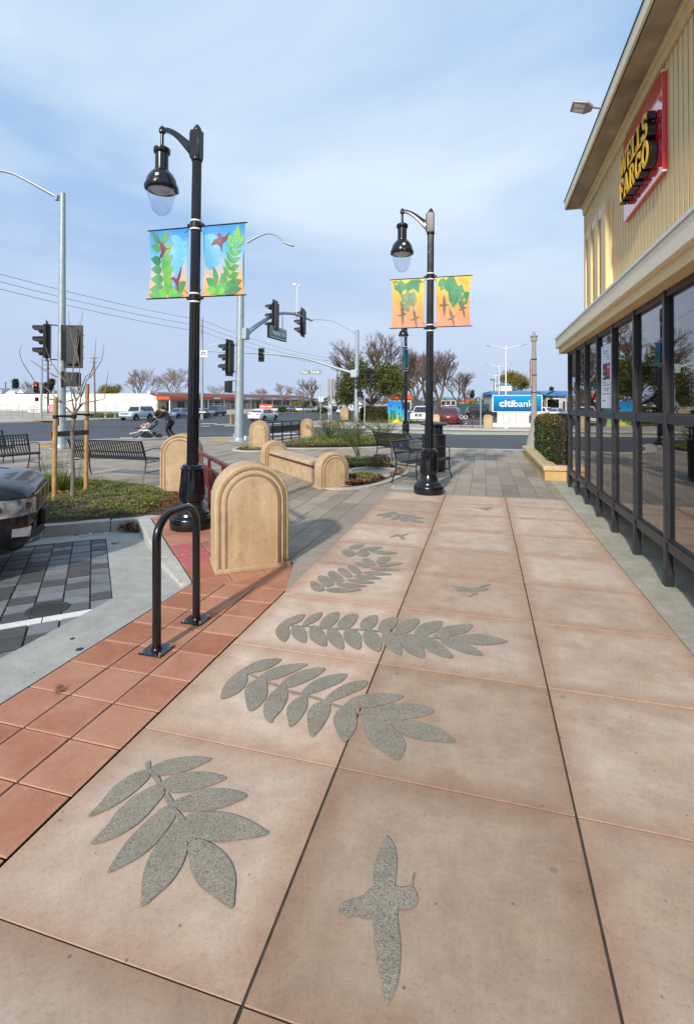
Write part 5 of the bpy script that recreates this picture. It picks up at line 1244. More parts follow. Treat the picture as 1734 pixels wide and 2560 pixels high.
# bike rack
br = thing('bike_rack', 'black tubular bicycle hoop bolted to the terracotta tiles', 'bike rack', (-2.094, 3.065, 0), R(0))
hy = .235; top = .885; rr = .155
pts = [(0, -hy, .01), (0, -hy, .35), (0, -hy, top - rr)] + [(0, -hy + rr - rr*math.cos(R(a)), top - rr + rr*math.sin(R(a))) for a in range(12, 91, 13)] + [(0, hy - rr + rr*math.sin(R(a)), top - rr + rr*math.cos(R(a))) for a in range(0, 91, 13)] + [(0, hy, top - rr), (0, hy, .35), (0, hy, .01)]
MB().tube(pts, .0285, 22).build('hoop', BK, br, angle=50)
for s in (-1, 1):
    b = MB().box((-.085, s*hy - .078, .0015), (.085, s*hy + .078, .011)).build('base_plate', BK, br, bevel=.002)
    MB().lathe([(.036, .011), (.034, .02), (.029, .026)], 20, c=(0, s*hy, 0)).build('weld_collar', BK, br)
    for i, j in ((-1, -1), (1, -1), (1, 1), (-1, 1)):
        c = (i*.066, s*hy + j*.058, 0)
        MB().lathe([(.0105, .011), (.0105, .013), (.0085, .0135)], 14, c=c).lathe([(.0085, .0135), (.0085, .021), (.005, .0225), (.005, .030)], 6, c=c).build('bolt', M['chrome'], b)

# ------------------------------------------------------------------ arched pillars and long seat
def arch_poly(w, h, inset=0., n=20):
    hw = w/2 - inset; r = w/2; c = h - r; rr = r - inset
    return [(-hw, 0)] + [(-rr*math.cos(R(180.*i/n)), c + rr*math.sin(R(180.*i/n))) for i in range(n+1)] + [(hw, 0)]
def arch_pillar(par, w, h, d, name='pillar', pale=False):
    # local x along the face, y away from the viewer, z up; stepped rings on both faces
    def ex(poly, y0, y1, nm, m, p, bev=.008):
        mb = MB(); n = len(poly)
        vs = [(p_[0], y0, p_[1]) for p_ in poly] + [(p_[0], y1, p_[1]) for p_ in poly]
        mb.add(vs, [tuple(range(n)), tuple(range(n, 2*n))[::-1]] + [(i, n+i, n+(i+1) % n, (i+1) % n) for i in range(n)])
        return mb.build(nm, m, p, bevel=bev, angle=30)
    k = w / .68
    body = ex(arch_poly(w, h), -d/2 + .05, d/2 - .05, name, M['stucco'], par, .014)
    for s in (-1, 1):
        for i, (ins, y, m) in enumerate(((.030*k, .022, 'stucco_rough'), (.058*k, .010, 'stucco_pale'), (.085*k, -.004, 'stucco_rough'), (.112*k, -.014, 'stucco'))):
            a, b = -d/2 + .051, -d/2 + .05 - .012*(i + 1)
            y0, y1 = (b, a) if s < 0 else (-a, -b)
            ex(arch_poly(w, h - ins*.0, ins), y0, y1, 'step', M[m], body, .006)
    return body
def pillar_foot(par, w, d):
    MB().box((-w/2 - .035, -d/2 - .035, -.01), (w/2 + .035, d/2 + .035, .035)).build('foot', M['stucco'], par, bevel=.008)
GP = 'arched stucco pillars of the plaza'
def pillar(label, c, ang, w, h, d, foot=True):
    t = thing('arched_pillar', label, 'pillar', (c[0], c[1], 0), ang, GP); arch_pillar(t, w, h, d)
    if foot: pillar_foot(t, w - .06, d - .06)
    return t
a1 = math.atan2(.60, .80); c1 = Vector((-2.17, 4.43)) + Vector((-.6, .8))*.235
pillar('largest arched stucco pillar, standing at the end of the terracotta tiles by the near lamp', c1, a1, .735, 1.035, .46)
a2 = math.atan2(.36, .93); c2 = Vector((-5.22, 7.72)) + Vector((-.36, .93))*.13
pillar('arched stucco pillar partly behind the nearest lamp pole, at the corner of the planter', c2, a2, .70, 1.06, .44, False)
pillar('arched pillar standing in a small round kerbed bed near the black railing', (-7.43, 15.62), math.atan2(.30, .95), .66, .96, .60, False)
pillar('farthest arched pillar of the plaza, half hidden by feathery shrubs at the railing end', (-7.05, 19.35), math.atan2(.30, .95), .55, .90, .45, False)
seat = thing('arched_seat', 'long stucco seat with an arched pillar at either end and a maroon stripe', 'bench', (-2.70, 8.98, 0), math.atan2(.72, -.69))
SL = 3.55    # local x runs along the seat
for x in (.17, SL - .17):
    w, h, d = .62, .66, .34
    def ex2(poly, x0, x1, nm, m, p, bev):
        mb = MB(); n = len(poly)
        mb.add([(x0, p_[0], p_[1]) for p_ in poly] + [(x1, p_[0], p_[1]) for p_ in poly], [tuple(range(n)), tuple(range(n, 2*n))[::-1]] + [(i, n+i, n+(i+1) % n, (i+1) % n) for i in range(n)])
        return mb.build(nm, m, p, bevel=bev, angle=30)
    bd = ex2(arch_poly(w, h), x - d/2 + .04, x + d/2 - .04, 'end_pillar', M['stucco'], seat, .014)
    for s in (-1, 1):
        for i, (ins, m) in enumerate(((.03, 'stucco_rough'), (.055, 'stucco_pale'), (.08, 'stucco_rough'), (.105, 'stucco'))):
            a, b = -d/2 + .041, -d/2 + .04 - .010*(i+1)
            x0, x1 = (b, a) if s < 0 else (-a, -b)
            ex2(arch_poly(w, h, ins), x + x0, x + x1, 'step', M[m], bd, .006)
    MB().box((x - d/2 - .02, -w/2 - .03, -.01), (x + d/2 + .02, w/2 + .03, .03)).build('foot', M['stucco'], bd, bevel=.006)
MB().box((.34, -.19, 0), (SL - .34, .19, .36)).build('seat_wall', M['stucco'], seat, bevel=.01)
MB().box((.335, -.21, .361), (SL - .335, .21, .43)).build('seat_slab', M['stucco_pale'], seat, bevel=.012)
for y in (-.1985, .1905): MB().box((.335, y, .315), (SL - .335, y + .008, .352)).build('stripe', M['maroon'], seat, smooth=False)
# maroon railing between the two near pillars
def rail(label, p, q, h, posts, name='railing', mat='maroon', mesh_z=(.42, .68), rails=(.10,), group=None, panelmat=None):
    p, q = Vector((*p, 0)), Vector((*q, 0)); L_ = (q - p).length
    t = thing(name, label, 'railing', p, math.atan2(q.y - p.y, q.x - p.x), group); m = M[mat]
    MB().box((0, -.028, h - .045), (L_, .028, h)).build('top_rail', m, t, bevel=.008)
    for z in rails: MB().box((0, -.018, z), (L_, .018, z + .035)).build('rail', m, t, bevel=.004)
    for i in range(posts + 1):
        x = L_ * i / posts; MB().box((x - .02, -.02, 0), (x + .02, .02, h - .045)).build('post', m, t, bevel=.003)
    a, b = mesh_z
    for z in (a, b): MB().box((0, -.016, z - .018), (L_, .016, z + .018)).build('rail', m, t, bevel=.003)
    pm_ = MB(); n = int(L_ / .035)
    for i in range(n): pm_.box((L_*i/n + .0125, -.004, a + .018), (L_*i/n + .035, .004, b - .018))
    pm_.build('mesh_panel', panelmat or m, t, smooth=False)
    return t
rail('maroon railing with a mesh panel running between the two near arched pillars', (-4.98, 7.62), (-2.62, 5.02), .87, 4, rails=(.08, .2))
rail('black railing with mesh panel beside the round bedded pillar, facing the crossing', (-7.75, 16.55), (-7.3, 19.1), .86, 4, mat='bench_metal', mesh_z=(.45, .66), rails=(.12, .26))
# slatted steel benches
BM = M['bench_metal']
def bench(label, loc, rz, Ln):
    t = thing('slatted_bench', label, 'bench', loc, rz, 'black slatted steel benches')
    # x along the bench, front is +y; seat 0.45, back 0.84
    prof = [(.50, .395), (.515, .43), (.47, .452), (.30, .435), (.12, .43), (.05, .46), (.0, .55), (-.045, .68), (-.085, .79), (-.13, .835)]
    n = int(Ln / .058)
    mb = MB(); pr = smooth_poly(prof, False, 3)
    for i in range(len(pr) - 1): mb.bar((0, pr[i][0], pr[i][1]), (0, pr[i+1][0], pr[i+1][1]), .006, .031, (1, 0, 0))
    me = mb.mesh('slat', BM, False)
    for i in range(n): link('slat', me, t, (-Ln/2 + .045 + (Ln - .09) * i / (n - 1), 0, 0))
    MB().box((-Ln/2, -.165, .826), (Ln/2, -.105, .846)).build('top_rail', BM, t, bevel=.006)
    MB().bar((-Ln/2, .505, .42), (Ln/2, .505, .42), .05, .035).build('front_rail', BM, t, bevel=.006)
    MB().bar((-Ln/2, -.02, .60), (Ln/2, -.02, .60), .012, .028).build('back_stay', BM, t)
    MB().bar((-Ln/2, .28, .415), (Ln/2, .28, .415), .03, .012).build('seat_stay', BM, t)
    for s in (-1, 1):
        x = s * (Ln/2 - .012)
        MB().tube([(x, -.12, .83), (x, -.075, .74), (x, -.02, .60), (x, .02, .46), (x, .02, .35), (x, -.02, .20), (x, -.10, .0)], [.014]*7, 8).build('rear_leg', BM, t)
        MB().tube([(x, .47, .42), (x, .475, .30), (x, .49, .15), (x, .535, .0)], .014, 8).build('front_leg', BM, t)
        MB().tube([(x, -.005, .185), (x, .48, .185)], .010, 6).build('stretcher', BM, t)
        MB().tube([(x, .03, .385), (x, .475, .385)], .012, 6).build('seat_bearer', BM, t)
        MB().tube([(x, -.03, .625), (x, .20, .655), (x, .42, .655), (x, .475, .635), (x, .485, .58), (x, .485, .43)], .011, 8).build('arm', BM, t)
    return t
bench('black slatted bench seen from behind, between the young tree and the arched pillar', (-7.55, 8.60, 0), R(-1), 1.88)
bench('nearer slatted bench at the left edge, its arm and seat turned to the right', (-10.86, 8.62, 0), R(-108), 1.82)
bench('farther slatted bench at the left edge, just showing its top beyond the nearer one', (-12.75, 9.55, 0), R(-108), 1.82)
bench('slatted bench in front of the trash can, beside the middle lamp pedestal', (-1.50 + .09*.923, 10.42 - .09*.385, 0), math.atan2(.923, .385) - math.pi, 1.42)
bench('slatted bench farther left, in front of the far lamp pedestal', (-2.24, 12.42, 0), math.atan2(-.72, .69), 1.50)
# trash receptacle
tr = thing('trash_can', 'black slatted litter bin with a flat raised lid behind the middle lamp', 'trash can', (-1.12, 11.72, 0))
MB().lathe([(.22, .02), (.25, .04), (.25, .86), (.24, .88)], 20).build('liner', M['dark_trim'], tr)
sm = MB().box((-.012, -.005, .05), (.012, .005, .86)).mesh('slat', BM, False)
for i in range(34):
    a = i/34*6.283; link('slat', sm, tr, (.268*math.cos(a), .268*math.sin(a), 0), (0, 0, a + R(90)))
for z in (.06, .46, .85): MB().lathe([(.272, z - .015), (.279, z - .012), (.279, z + .012), (.272, z + .015)], 32, cap=False).build('hoop', BM, tr)
for i in range(4): MB().tube([(.23*math.cos(i*1.571+.6), .23*math.sin(i*1.571+.6), .86), (.23*math.cos(i*1.571+.6), .23*math.sin(i*1.571+.6), 1.09)], .012, 6).build('lid_post', BM, tr)
MB().lathe([(.20, .88), (.20, 1.08)], 20, cap=False).build('inner_ring', BM, tr)
MB().lathe([(.30, 1.085), (.315, 1.095), (.315, 1.115), (.29, 1.13), (.10, 1.165), (0, 1.17)], 32).build('lid', BM, tr)

# ------------------------------------------------------------------ young staked tree
def grow(rd, p, d, L_, r, depth, segs, spread=.55, up=.12, kids=(2, 3), shrink=.68, rmin=.004, wig=.18, first=.45):
    n = 4; pts = [p.copy()]; q = p.copy(); dd = d.copy()
    for i in range(n):
        dd = (dd + Vector((rd.uniform(-1, 1), rd.uniform(-1, 1), rd.uniform(-.6, .8))) * wig + Vector((0, 0, up))).normalized(); q = q + dd * L_ / n; pts.append(q.copy())
    segs.append((pts, r, max(rmin, r * .62), depth))
    if depth <= 0: return
    for k in range(rd.randint(*kids)):
        t = first + (1 - first) * (k + 1) / kids[1] if k else 1.
        i = min(n - 1, int(t * n)); o = pts[i].lerp(pts[i+1], t*n - i) if t < 1 else pts[-1].copy()
        ax = Vector((rd.gauss(0, 1), rd.gauss(0, 1), rd.gauss(0, .5))); ax = (ax - dd*ax.dot(dd)).normalized()
        nd = (dd + ax * spread * rd.uniform(.6, 1.3)).normalized()
        grow(rd, o, nd, L_ * shrink * rd.uniform(.8, 1.15), max(rmin, r * .62), depth - 1, segs, spread, up, kids, shrink, rmin, wig, first)
def segs_mesh(segs, sides=5, twig_sides=3):
    mb = MB()
    for pts, r0, r1, dep in segs:
        n = len(pts); mb.tube(pts, [r0 + (r1 - r0)*i/(n-1) for i in range(n)], twig_sides if dep <= 1 else sides, cap=False)
    return mb
sl, sr, yt = gp(*cp('K', 410, 680)), gp(*cp('K', 650, 608)), gp(*cp('K', 543, 662))
for q, lab, top in ((sl, 'left round wooden stake of the young tree, leaning slightly', 1.72), (sr, 'right round wooden stake of the young tree', 1.95)):
    s_ = tag(MB().tube([(0, 0, -.1), (.01, 0, .8), (.03, 0, top)], [.036, .035, .034], 14).build('tree_stake', M['wood_stake'], loc=q), lab, 'stake')
# heights measured against the photograph
def hz(px, py, d): return at(px, py, d)
dl, dr_ = fd(sl.x, sl.y), fd(sr.x, sr.y)
pa, pb = at(*cp('O', 640, 600), dl), at(*cp('O', 1060, 572), dr_)
tag(MB().bar(pa + Vector((-.02, -.035, 0)), pb + Vector((.03, -.04, 0)), .022, .085).build('cross_board', M['wood_old'], smooth=False, bevel=.003), 'weathered horizontal board nailed across the two tree stakes', 'board')
yg = thing('young_tree', 'thin young leafless tree tied between two wooden stakes', 'tree', (0, 0, 0))
dt = fd(yt.x, yt.y); TP = lambda a, b, c='O', dd=0.: at(*cp(c, a, b), dt + dd)
tm = MB()
trunk = [Vector((yt.x, yt.y, -.05)), TP(872, 1050), TP(860, 880), TP(868, 700), TP(858, 560), TP(878, 440), TP(890, 370)]
tm.tube(trunk, [.034, .032, .030, .030, .028, .026, .030], 9)
tm.build('trunk', M['bark_grey'], yg); tm = MB()
limbs = [[(890,370),(872,260),(855,150),(835,20)], [(890,370),(905,250),(900,170),(870,60)], [(900,340),(950,260),(965,150),(960,80)], [(900,340),(985,230),(1100,205),(1240,180),(1275,0)], [(885,380),(830,320),(730,220),(560,60),(500,0)], [(900,180),(880,120),(850,40)], [(965,150),(1000,60),(1030,-40)], [(870,190),(800,205),(720,205)], [(905,200),(950,130),(900,-30)], [(720,205),(560,170),(500,130)]]
for i, l in enumerate(limbs):
    n = len(l); P = [TP(a, b, 'O', .12*math.sin(i*2.1)*k/n) for k, (a, b) in enumerate(l)]
    tm.tube(P, [.017 - .012*k/(n-1) for k in range(n)], 6)
tw = [[(690,2130),(760,1750),(800,1460)], [(700,2100),(730,1800),(760,1640),(760,1560)], [(760,2250),(770,2000),(720,1720)], [(640,2150),(500,1960),(440,1800)], [(330,2130),(220,1960),(190,1850),(215,1790)], [(540,2100),(330,1960),(295,1940)], [(560,2100),(480,2060),(380,2020)] , [(860,2110),(910,1960),(930,1720)], [(870,2110),(980,1940),(1005,1780)], [(1015,2240),(1035,2140),(1050,2040)], [(760,1960),(690,1700),(660,1460)], [(780,2250),(830,2100),(880,2060),(930,1960)], [(690,2240),(650,2100),(600,1960)], [(740,2280),(800,2160),(830,2090)]]
for i, l in enumerate(tw):
    n = len(l); P = [TP(a, b, 'N', .15*math.sin(i*1.7)) for a, b in l]
    pr = smooth_poly([tuple(p) for p in P], False, 3); m_ = len(pr)
    tm.tube(pr, [.009 - .006*k/(m_-1) for k in range(m_)], 5)
for a, b in (((835,20),(690,2260)), ((870,60),(740,2240)), ((960,80),(780,2240)), ((1275,0),(1015,2250)), ((500,0),(330,2140)), ((850,40),(720,2300)), ((1030,-40),(860,2110))):
    tm.tube([TP(*a), TP(*b, 'N')], .008, 5)
tm.build('limbs', M['bark_grey'], yg)
ty = thing('tree_tie', 'black rubber strap tying the young tree to both stakes', 'strap', (0, 0, 0))
zt_ = at(*cp('O', 880, 385), dt); za = at(*cp('O', 710, 390), dl); zb = at(*cp('O', 1060, 365), dr_)
for o in (-.028, .028): MB().bar(za + Vector((-.01, o, .01)), zt_ + Vector((0, o, 0)), .008, .035).build('strap_run', M['black_rubber'], ty, smooth=False)
for o in (-.026, .026): MB().bar(zt_ + Vector((0, o, .035)), zb + Vector((.02, o, 0)), .008, .032).build('strap_run', M['black_rubber'], ty, smooth=False)
MB().lathe([(.040, -.03), (.042, 0), (.040, .03)], 14, c=zt_, cap=False).build('loop', M['black_rubber'], ty)
MB().lathe([(.041, -.025), (.043, 0), (.041, .025)], 14, c=(sl.x + .025, sl.y, za.z), cap=False).lathe([(.041, -.02), (.043, 0), (.041, .02)], 14, c=(sr.x + .025, sr.y, zb.z), cap=False).build('loop', M['black_rubber'], ty)
MB().bar(za + Vector((.03, -.045, -.02)), za + Vector((.025, -.045, -.14)), .02, .006).build('strap_end', M['black_rubber'], ty, smooth=False)
# ------------------------------------------------------------------ vehicles
def ring_se(x, hw, z0, z1, n=20, e=.32, tum=0.):         # rounded box cross-section
    out = []
    for k in range(n):
        a = 2*math.pi*k/n; c, s = math.cos(a), math.sin(a)
        y = hw*math.copysign(abs(c)**e, c); zz = (z0+z1)/2 + (z1-z0)/2*math.copysign(abs(s)**e, s)
        if tum: y *= 1 - tum*max(0, (zz-z0)/(z1-z0) - .45)
        out.append((x, y, zz))
    return out
def wheel(par, x, y, r, side, w=.21):
    t = MB().lathe([(r*.62, -w/2), (r*.93, -w/2), (r, -w*.36), (r, w*.36), (r*.93, w/2), (r*.62, w/2)], 22, cap=False)
    me_rot = Matrix.Rotation(R(90), 4, 'X'); mb = MB(); mb.M = Matrix.Translation((x, y, r)) @ me_rot; mb.add(t.v, t.f)
    o = mb.build('wheel', M['black_rubber'], par)
    rm = MB(); rm.M = mb.M; zz = -w*.30 if side > 0 else w*.30
    rm.lathe([(0, zz), (r*.16, zz), (r*.2, zz*.8), (r*.55, zz*.85), (r*.64, zz*1.35)], 20, cap=False); rm.build('rim', M['alu'], o)
    gap = MB(); gap.M = mb.M
    for k in range(5):
        a = k*1.2566; z = zz*1.02 + (-.004 if side > 0 else .004)
        gap.add([(r*.26*math.cos(a-.22), r*.26*math.sin(a-.22), z), (r*.52*math.cos(a-.30), r*.52*math.sin(a-.30), z), (r*.52*math.cos(a+.30), r*.52*math.sin(a+.30), z), (r*.26*math.cos(a+.22), r*.26*math.sin(a+.22), z)], [(0,1,2,3)])
    gap.build('rim_gap', M['dark_trim'], o, smooth=False)
def car(label, loc, rz, col, cat='car', name='parked_car', L_=4.6, Wd=1.80, H=1.46, hood=.92, belt=.92, deck=1.0, ws=(1.15, 1.85), rw=(3.55, 4.25), cl=.22, wr=.33, wb=(.85, 3.55), grille=True, suv=False, group=None, box=False, nose=.18, tailh=None):
    # x runs from the nose (0) backwards to the tail (L_); y left/right
    t = thing(name, label, cat, loc, rz, group); p = P_[col]; hw = Wd/2
    st = [(0, .72, cl+.16, hood-.20), (.05, .86, cl+.06, hood-.12), (nose, .95, cl+.01, hood-.05), (.5, .985, cl, hood-.01), (ws[0], 1., cl, belt), (ws[1]+.3, 1., cl, belt+.03), (rw[0], 1., cl, belt+.03), (min(rw[1], L_-.22), .99, cl, deck), (L_-.14, .96, cl+.02, deck-.01), (L_-.03, .88, cl+.08, deck-.06), (L_, .76, cl+.18, deck-.16)]
    bd = MB().loft([ring_se(x, hw*k, z0, z1, 24, .30) for x, k, z0, z1 in st]).build('body', p, t, angle=60)
    # greenhouse
    A, B, C, D = ws[0], ws[1], rw[0], rw[1]; bw, tw = hw*.93, hw*.74
    def gh(k, zt_, zb): return [[(A, -bw*k, zb), (A, bw*k, zb)], [(B, -tw*k, zt_), (B, tw*k, zt_)], [(C, -tw*k, zt_), (C, tw*k, zt_)], [(D, -bw*k, zb), (D, bw*k, zb)]]
    zb = min(belt, deck) - .06; zr = H
    pts = [(A, bw, zb), (B, tw, zr-.02), ((B+C)/2, tw, zr), (C, tw, zr-.03), (D, bw, zb)]
    rings = []
    for x, w_, z in ((A, bw, zb), (A*.5+B*.5, (bw+tw)/2, (zb+zr)/2), (B-.06, tw*1.03, zr-.07), (B+.12, tw, zr-.015), ((B+C)/2, tw, zr), (C-.1, tw, zr-.02), (C+.08, tw*1.02, zr-.08), (C*.5+D*.5, (bw+tw)/2, (zb+zr)/2-.02), (D, bw, zb)):
        f = (z - zb) / (zr - zb)
        rings.append([(x, -bw, zb), (x, -(bw + (w_-bw)*.75) if z > zb+.05 else -bw, zb + (z-zb)*.72), (x, -w_*.93, z), (x, 0, z + .015*f), (x, w_*.93, z), (x, (bw + (w_-bw)*.75) if z > zb+.05 else bw, zb + (z-zb)*.72), (x, bw, zb)])
    roof = MB().loft(rings).build('roof', p, t, angle=50)
    # glass as separate lights just proud of the shell
    def lerp(a, b, s): return tuple(a[i] + (b[i]-a[i])*s for i in range(3))
    def patch(q, name, off, m=M['car_glass']):
        n = (Vector(q[1]) - Vector(q[0])).cross(Vector(q[3]) - Vector(q[0])).normalized()
        c = Vector((sum(v[0] for v in q)/4, sum(v[1] for v in q)/4, sum(v[2] for v in q)/4)); ctr = Vector(((A+D)/2, 0, zb))
        if n.dot(c - ctr) < 0: n = -n
        vs = [tuple(Vector(v) + n*off) for v in q]; return MB().add(vs + [tuple(Vector(v) + n*(off-.02)) for v in q], [(0,1,2,3),(7,6,5,4),(0,4,5,1),(1,5,6,2),(2,6,7,3),(3,7,4,0)]).build(name, m, t, smooth=False)
    e = .06
    patch([(A+.05, -bw*.88, zb+.07), (A+.05, bw*.88, zb+.07), (B-.08, tw*.86, zr-.10), (B-.08, -tw*.86, zr-.10)], 'windshield', .02, M['glass_dark'])
    patch([(D-.07, -bw*.84, zb+.11), (D-.07, bw*.84, zb+.11), (C+.07, tw*.84, zr-.12), (C+.07, -tw*.84, zr-.12)], 'rear_window', .02, M['glass_dark'])
    def side_z(f): return zb + (zr-zb)*f
    for s in (-1, 1):
        yb, yt = s*(bw + .001), s*(bw + (tw*1.0-bw)*.78)
        m1 = A + (B-A)*.75; mid = (B + C)/2 + .05
        for (xa, xb, xc, xd) in ((A+.32, mid-.05, mid-.05, B+.02), (mid+.05, D-.42 if not suv else C+.25, C-.05 if not suv else C-.05, mid+.05)):
            patch([(xa, yb, zb+.10), (xb, yb, zb+.10), (xc, yt, zr-.12), (xd, yt, zr-.12)], 'side_window', .014, M['glass_dark'])
        for x in wb: wheel(t, x, s*(hw - .10), wr, s)
        for x in wb:                                     # arches
            a = MB(); n = 14
            ring = [(x + (wr*1.22)*math.cos(R(180*i/n)), wr + (wr*1.22)*math.sin(R(180*i/n))) for i in range(n+1)]
            a.add([(q[0], s*(hw*1.003), q[1]) for q in ring] + [(x, s*hw*1.003, wr*.9)], [tuple(range(n+1)) + (n+1,)])
            a.build('wheel_arch', M['dark_trim'], t, smooth=False)
        MB().ell((ws[0] + .42, s*(hw + .07), belt + .07), (.07, .10, .065), 10, 6).build('mirror', p, t)
        MB().add([(.02, s*hw*.46, hood-.30), (.16, s*hw*.93, hood-.27), (.18, s*hw*.93, hood-.13), (.05, s*hw*.46, hood-.17)], [(0,1,2,3)]).build('headlight', M['headlamp'], t, smooth=False).location = (-.028, 0, .0)
        MB().box((L_ - .07, s*hw*.60 - .17, deck-.26), (L_ + .012, s*hw*.60 + .17, deck-.13)).build('tail_light', M['tail'], t, bevel=.015)
        for x in (mid, ): MB().box((x - .008, s*hw*1.001 - .004, cl+.1), (x + .008, s*hw*1.001 + .004, belt-.04)).build('door_seam', M['dark_trim'], t, smooth=False)
        MB().box((mid - .35, s*(hw+.004) - .012, belt-.17), (mid - .18, s*(hw+.004) + .012, belt-.14)).build('door_handle', p, t, smooth=False)
    if grille:
        MB().box((-.012, -hw*.42, hood-.33), (.03, hw*.42, hood-.20)).build('grille', M['dark_trim'], t, bevel=.02)
        MB().box((-.016, -hw*.6, cl+.12), (.06, hw*.6, cl+.20)).build('air_intake', M['dark_trim'], t, bevel=.01)
    MB().box((L_-.005, -.16, deck-.38 if not suv else deck-.42), (L_ + .012, .16, deck-.27 if not suv else deck-.30)).build('licence_plate', M['plate'], t, smooth=False)
    MB().box((L_-.10, -hw*.72, cl+.0), (L_+.004, hw*.72, cl+.13)).build('rear_valance', M['dark_trim'], t, bevel=.02)
    return t
M['glass_dark'] = pm('tinted car window', (.018, .022, .026), .06, .1, 2, spec=.8, coat=.6)
M['headlamp'] = pm('headlamp lens', (.62, .64, .66), .12, .1, 20, coat=.8)
def hdg(dx, dy): return math.atan2(dy, dx) + math.pi      # nose direction -> rotation (local +x is rearward)
def put(px, py, off=0.): 
    p = gt(px, py, off); return (p.x, p.y, zt(p.x, p.y) + off)
GPK = 'cars parked along the far kerb'
# far side of the boulevard
p = gt(*cp('P', 240, 545)); bl = car('old white two door truck with a boxy rear hardtop parked across the boulevard', (p.x + .2, p.y - 2.3, zt(p.x, p.y)), hdg(.02, -1), 'paleblue', 'truck', 'vintage_truck', L_=4.7, Wd=1.98, H=1.80, hood=1.10, belt=1.14, deck=1.14, ws=(1.55, 1.95), rw=(4.35, 4.66), cl=.36, wr=.39, wb=(.86, 3.55), suv=True, group=GPK, nose=.10)
MB().box((-.03, -.62, .82), (.03, .62, .98)).build('chrome_grille', M['alu'], bl, smooth=False); MB().box((-.07, -.95, .48), (.05, .95, .60)).build('front_bumper', M['chrome'], bl, bevel=.02)
p = gt(*cp('P', 815, 518)); car('silver blue sedan parked behind the old white truck, right of the stroller woman', (p.x + .2, p.y - 1.3, zt(p.x, p.y)), hdg(.0, -1), 'bluegrey', L_=4.8, Wd=1.83, H=1.47, group=GPK)
p = gt(*cp('P', 1010, 512)); car('silver car parked with only its nose showing left of the near lamp pole', (p.x + 1.2, p.y - .9, zt(p.x, p.y)), hdg(.0, -1), 'silver', L_=4.5, H=1.42, group=GPK)
p = gt(*cp('P', 1330, 492)); car('dark grey minivan parked just right of the near lamp pole', (p.x, p.y + .5, zt(p.x, p.y)), hdg(.1, -1), 'grey', 'minivan', L_=4.9, Wd=1.95, H=1.78, hood=1.02, belt=1.06, deck=1.10, ws=(.95, 1.75), rw=(4.35, 4.86), cl=.24, suv=True, group=GPK)
p = gt(*cp('Q', 185, 540)); car('white sedan driving away on the boulevard, seen from behind', (p.x, p.y + 4.6, zt(p.x, p.y)), hdg(.10, 1), 'white', L_=4.65, Wd=1.78, H=1.45, deck=1.06, rw=(3.45, 4.28))
# lot on the right
p = gt(*cp('R', 880, 790)); ws_ = car('white boxy off roader facing the street, right of the painted cabinet', (p.x, p.y, zt(p.x, p.y)), hdg(-.05, -1), 'white', 'SUV', L_=4.6, Wd=1.86, H=1.78, hood=1.14, belt=1.14, deck=1.16, ws=(1.35, 1.85), rw=(4.1, 4.52), cl=.26, wr=.38, suv=True, grille=False, nose=.12)
for z in (.86, 1.0):
    for s in (-1, 1): MB().cbox((-.02, s*.20, z - .02), (.03, .34, .10)).build('grille_opening', M['dark_trim'], ws_, smooth=False)
MB().box((-.04, -.8, .44), (.03, .8, .50)).build('air_intake', M['dark_trim'], ws_, smooth=False)
MB().box((-.025, -.16, .60), (0, .16, .70)).build('licence_plate', M['plate'], ws_, smooth=False)
p = gt(*cp('R', 1375, 803)); car('dark red crossover seen from behind, left of the thin sign pole', (p.x, p.y + 4.5, zt(p.x, p.y)), hdg(.06, 1), 'maroon', 'SUV', L_=4.55, Wd=1.84, H=1.66, hood=.98, belt=1.02, deck=1.10, ws=(1.1, 1.75), rw=(3.85, 4.48), cl=.22, wr=.36, suv=True)
p = gt(*cp('S', 360, 650)); car('black off roader parked sideways behind the maroon railing', (p.x + 2.2, p.y, zt(p.x, p.y)), hdg(1, .12), 'black', 'SUV', L_=4.5, Wd=1.88, H=1.75, hood=1.08, belt=1.08, deck=1.12, ws=(1.25, 1.8), rw=(4.0, 4.45), cl=.24, wr=.38, suv=True)
p = gt(*cp('S', 130, 590)); car('white pickup tail showing left of the black off roader', (p.x + 2.6, p.y + 1.5, zt(p.x, p.y)), hdg(1, .1), 'white', 'pickup', L_=5.2, H=1.75, hood=1.1, belt=1.1, deck=1.1, ws=(1.3, 1.8), rw=(3.0, 3.3), cl=.3, wr=.38)
p = gt(*cp('S', 430, 560)); car('white van whose roof shows behind the black off roader', (p.x, p.y + 5, zt(p.x, p.y)), hdg(1, .1), 'white', 'van', L_=5.0, Wd=1.95, H=2.05, hood=1.2, belt=1.2, deck=1.25, ws=(.9, 1.6), rw=(4.6, 4.95), suv=True)
p = gt(*cp('S', 1190, 655)); car('white crossover right of the concrete lamp standard', (p.x + 2.3, p.y, zt(p.x, p.y)), hdg(.75, -.66), 'white', 'SUV', L_=4.4, Wd=1.84, H=1.62, hood=1.0, belt=1.02, deck=1.08, suv=True, ws=(1.0, 1.7), rw=(3.7, 4.3))
p = gt(*cp('S', 1470, 645)); car('silver hatchback with a red tail light at the shop window edge', (p.x + .9, p.y + 2.6, zt(p.x, p.y)), hdg(.55, .83), 'silver', L_=4.3, H=1.5, suv=True, deck=1.02, rw=(3.6, 4.2))
p = gt(*cp('R', 745, 700)); car('dark navy car mostly hidden behind the white boxy off roader', (p.x + .3, p.y + 3.0, zt(p.x, p.y)), hdg(.0, -1), 'navy', L_=4.6)
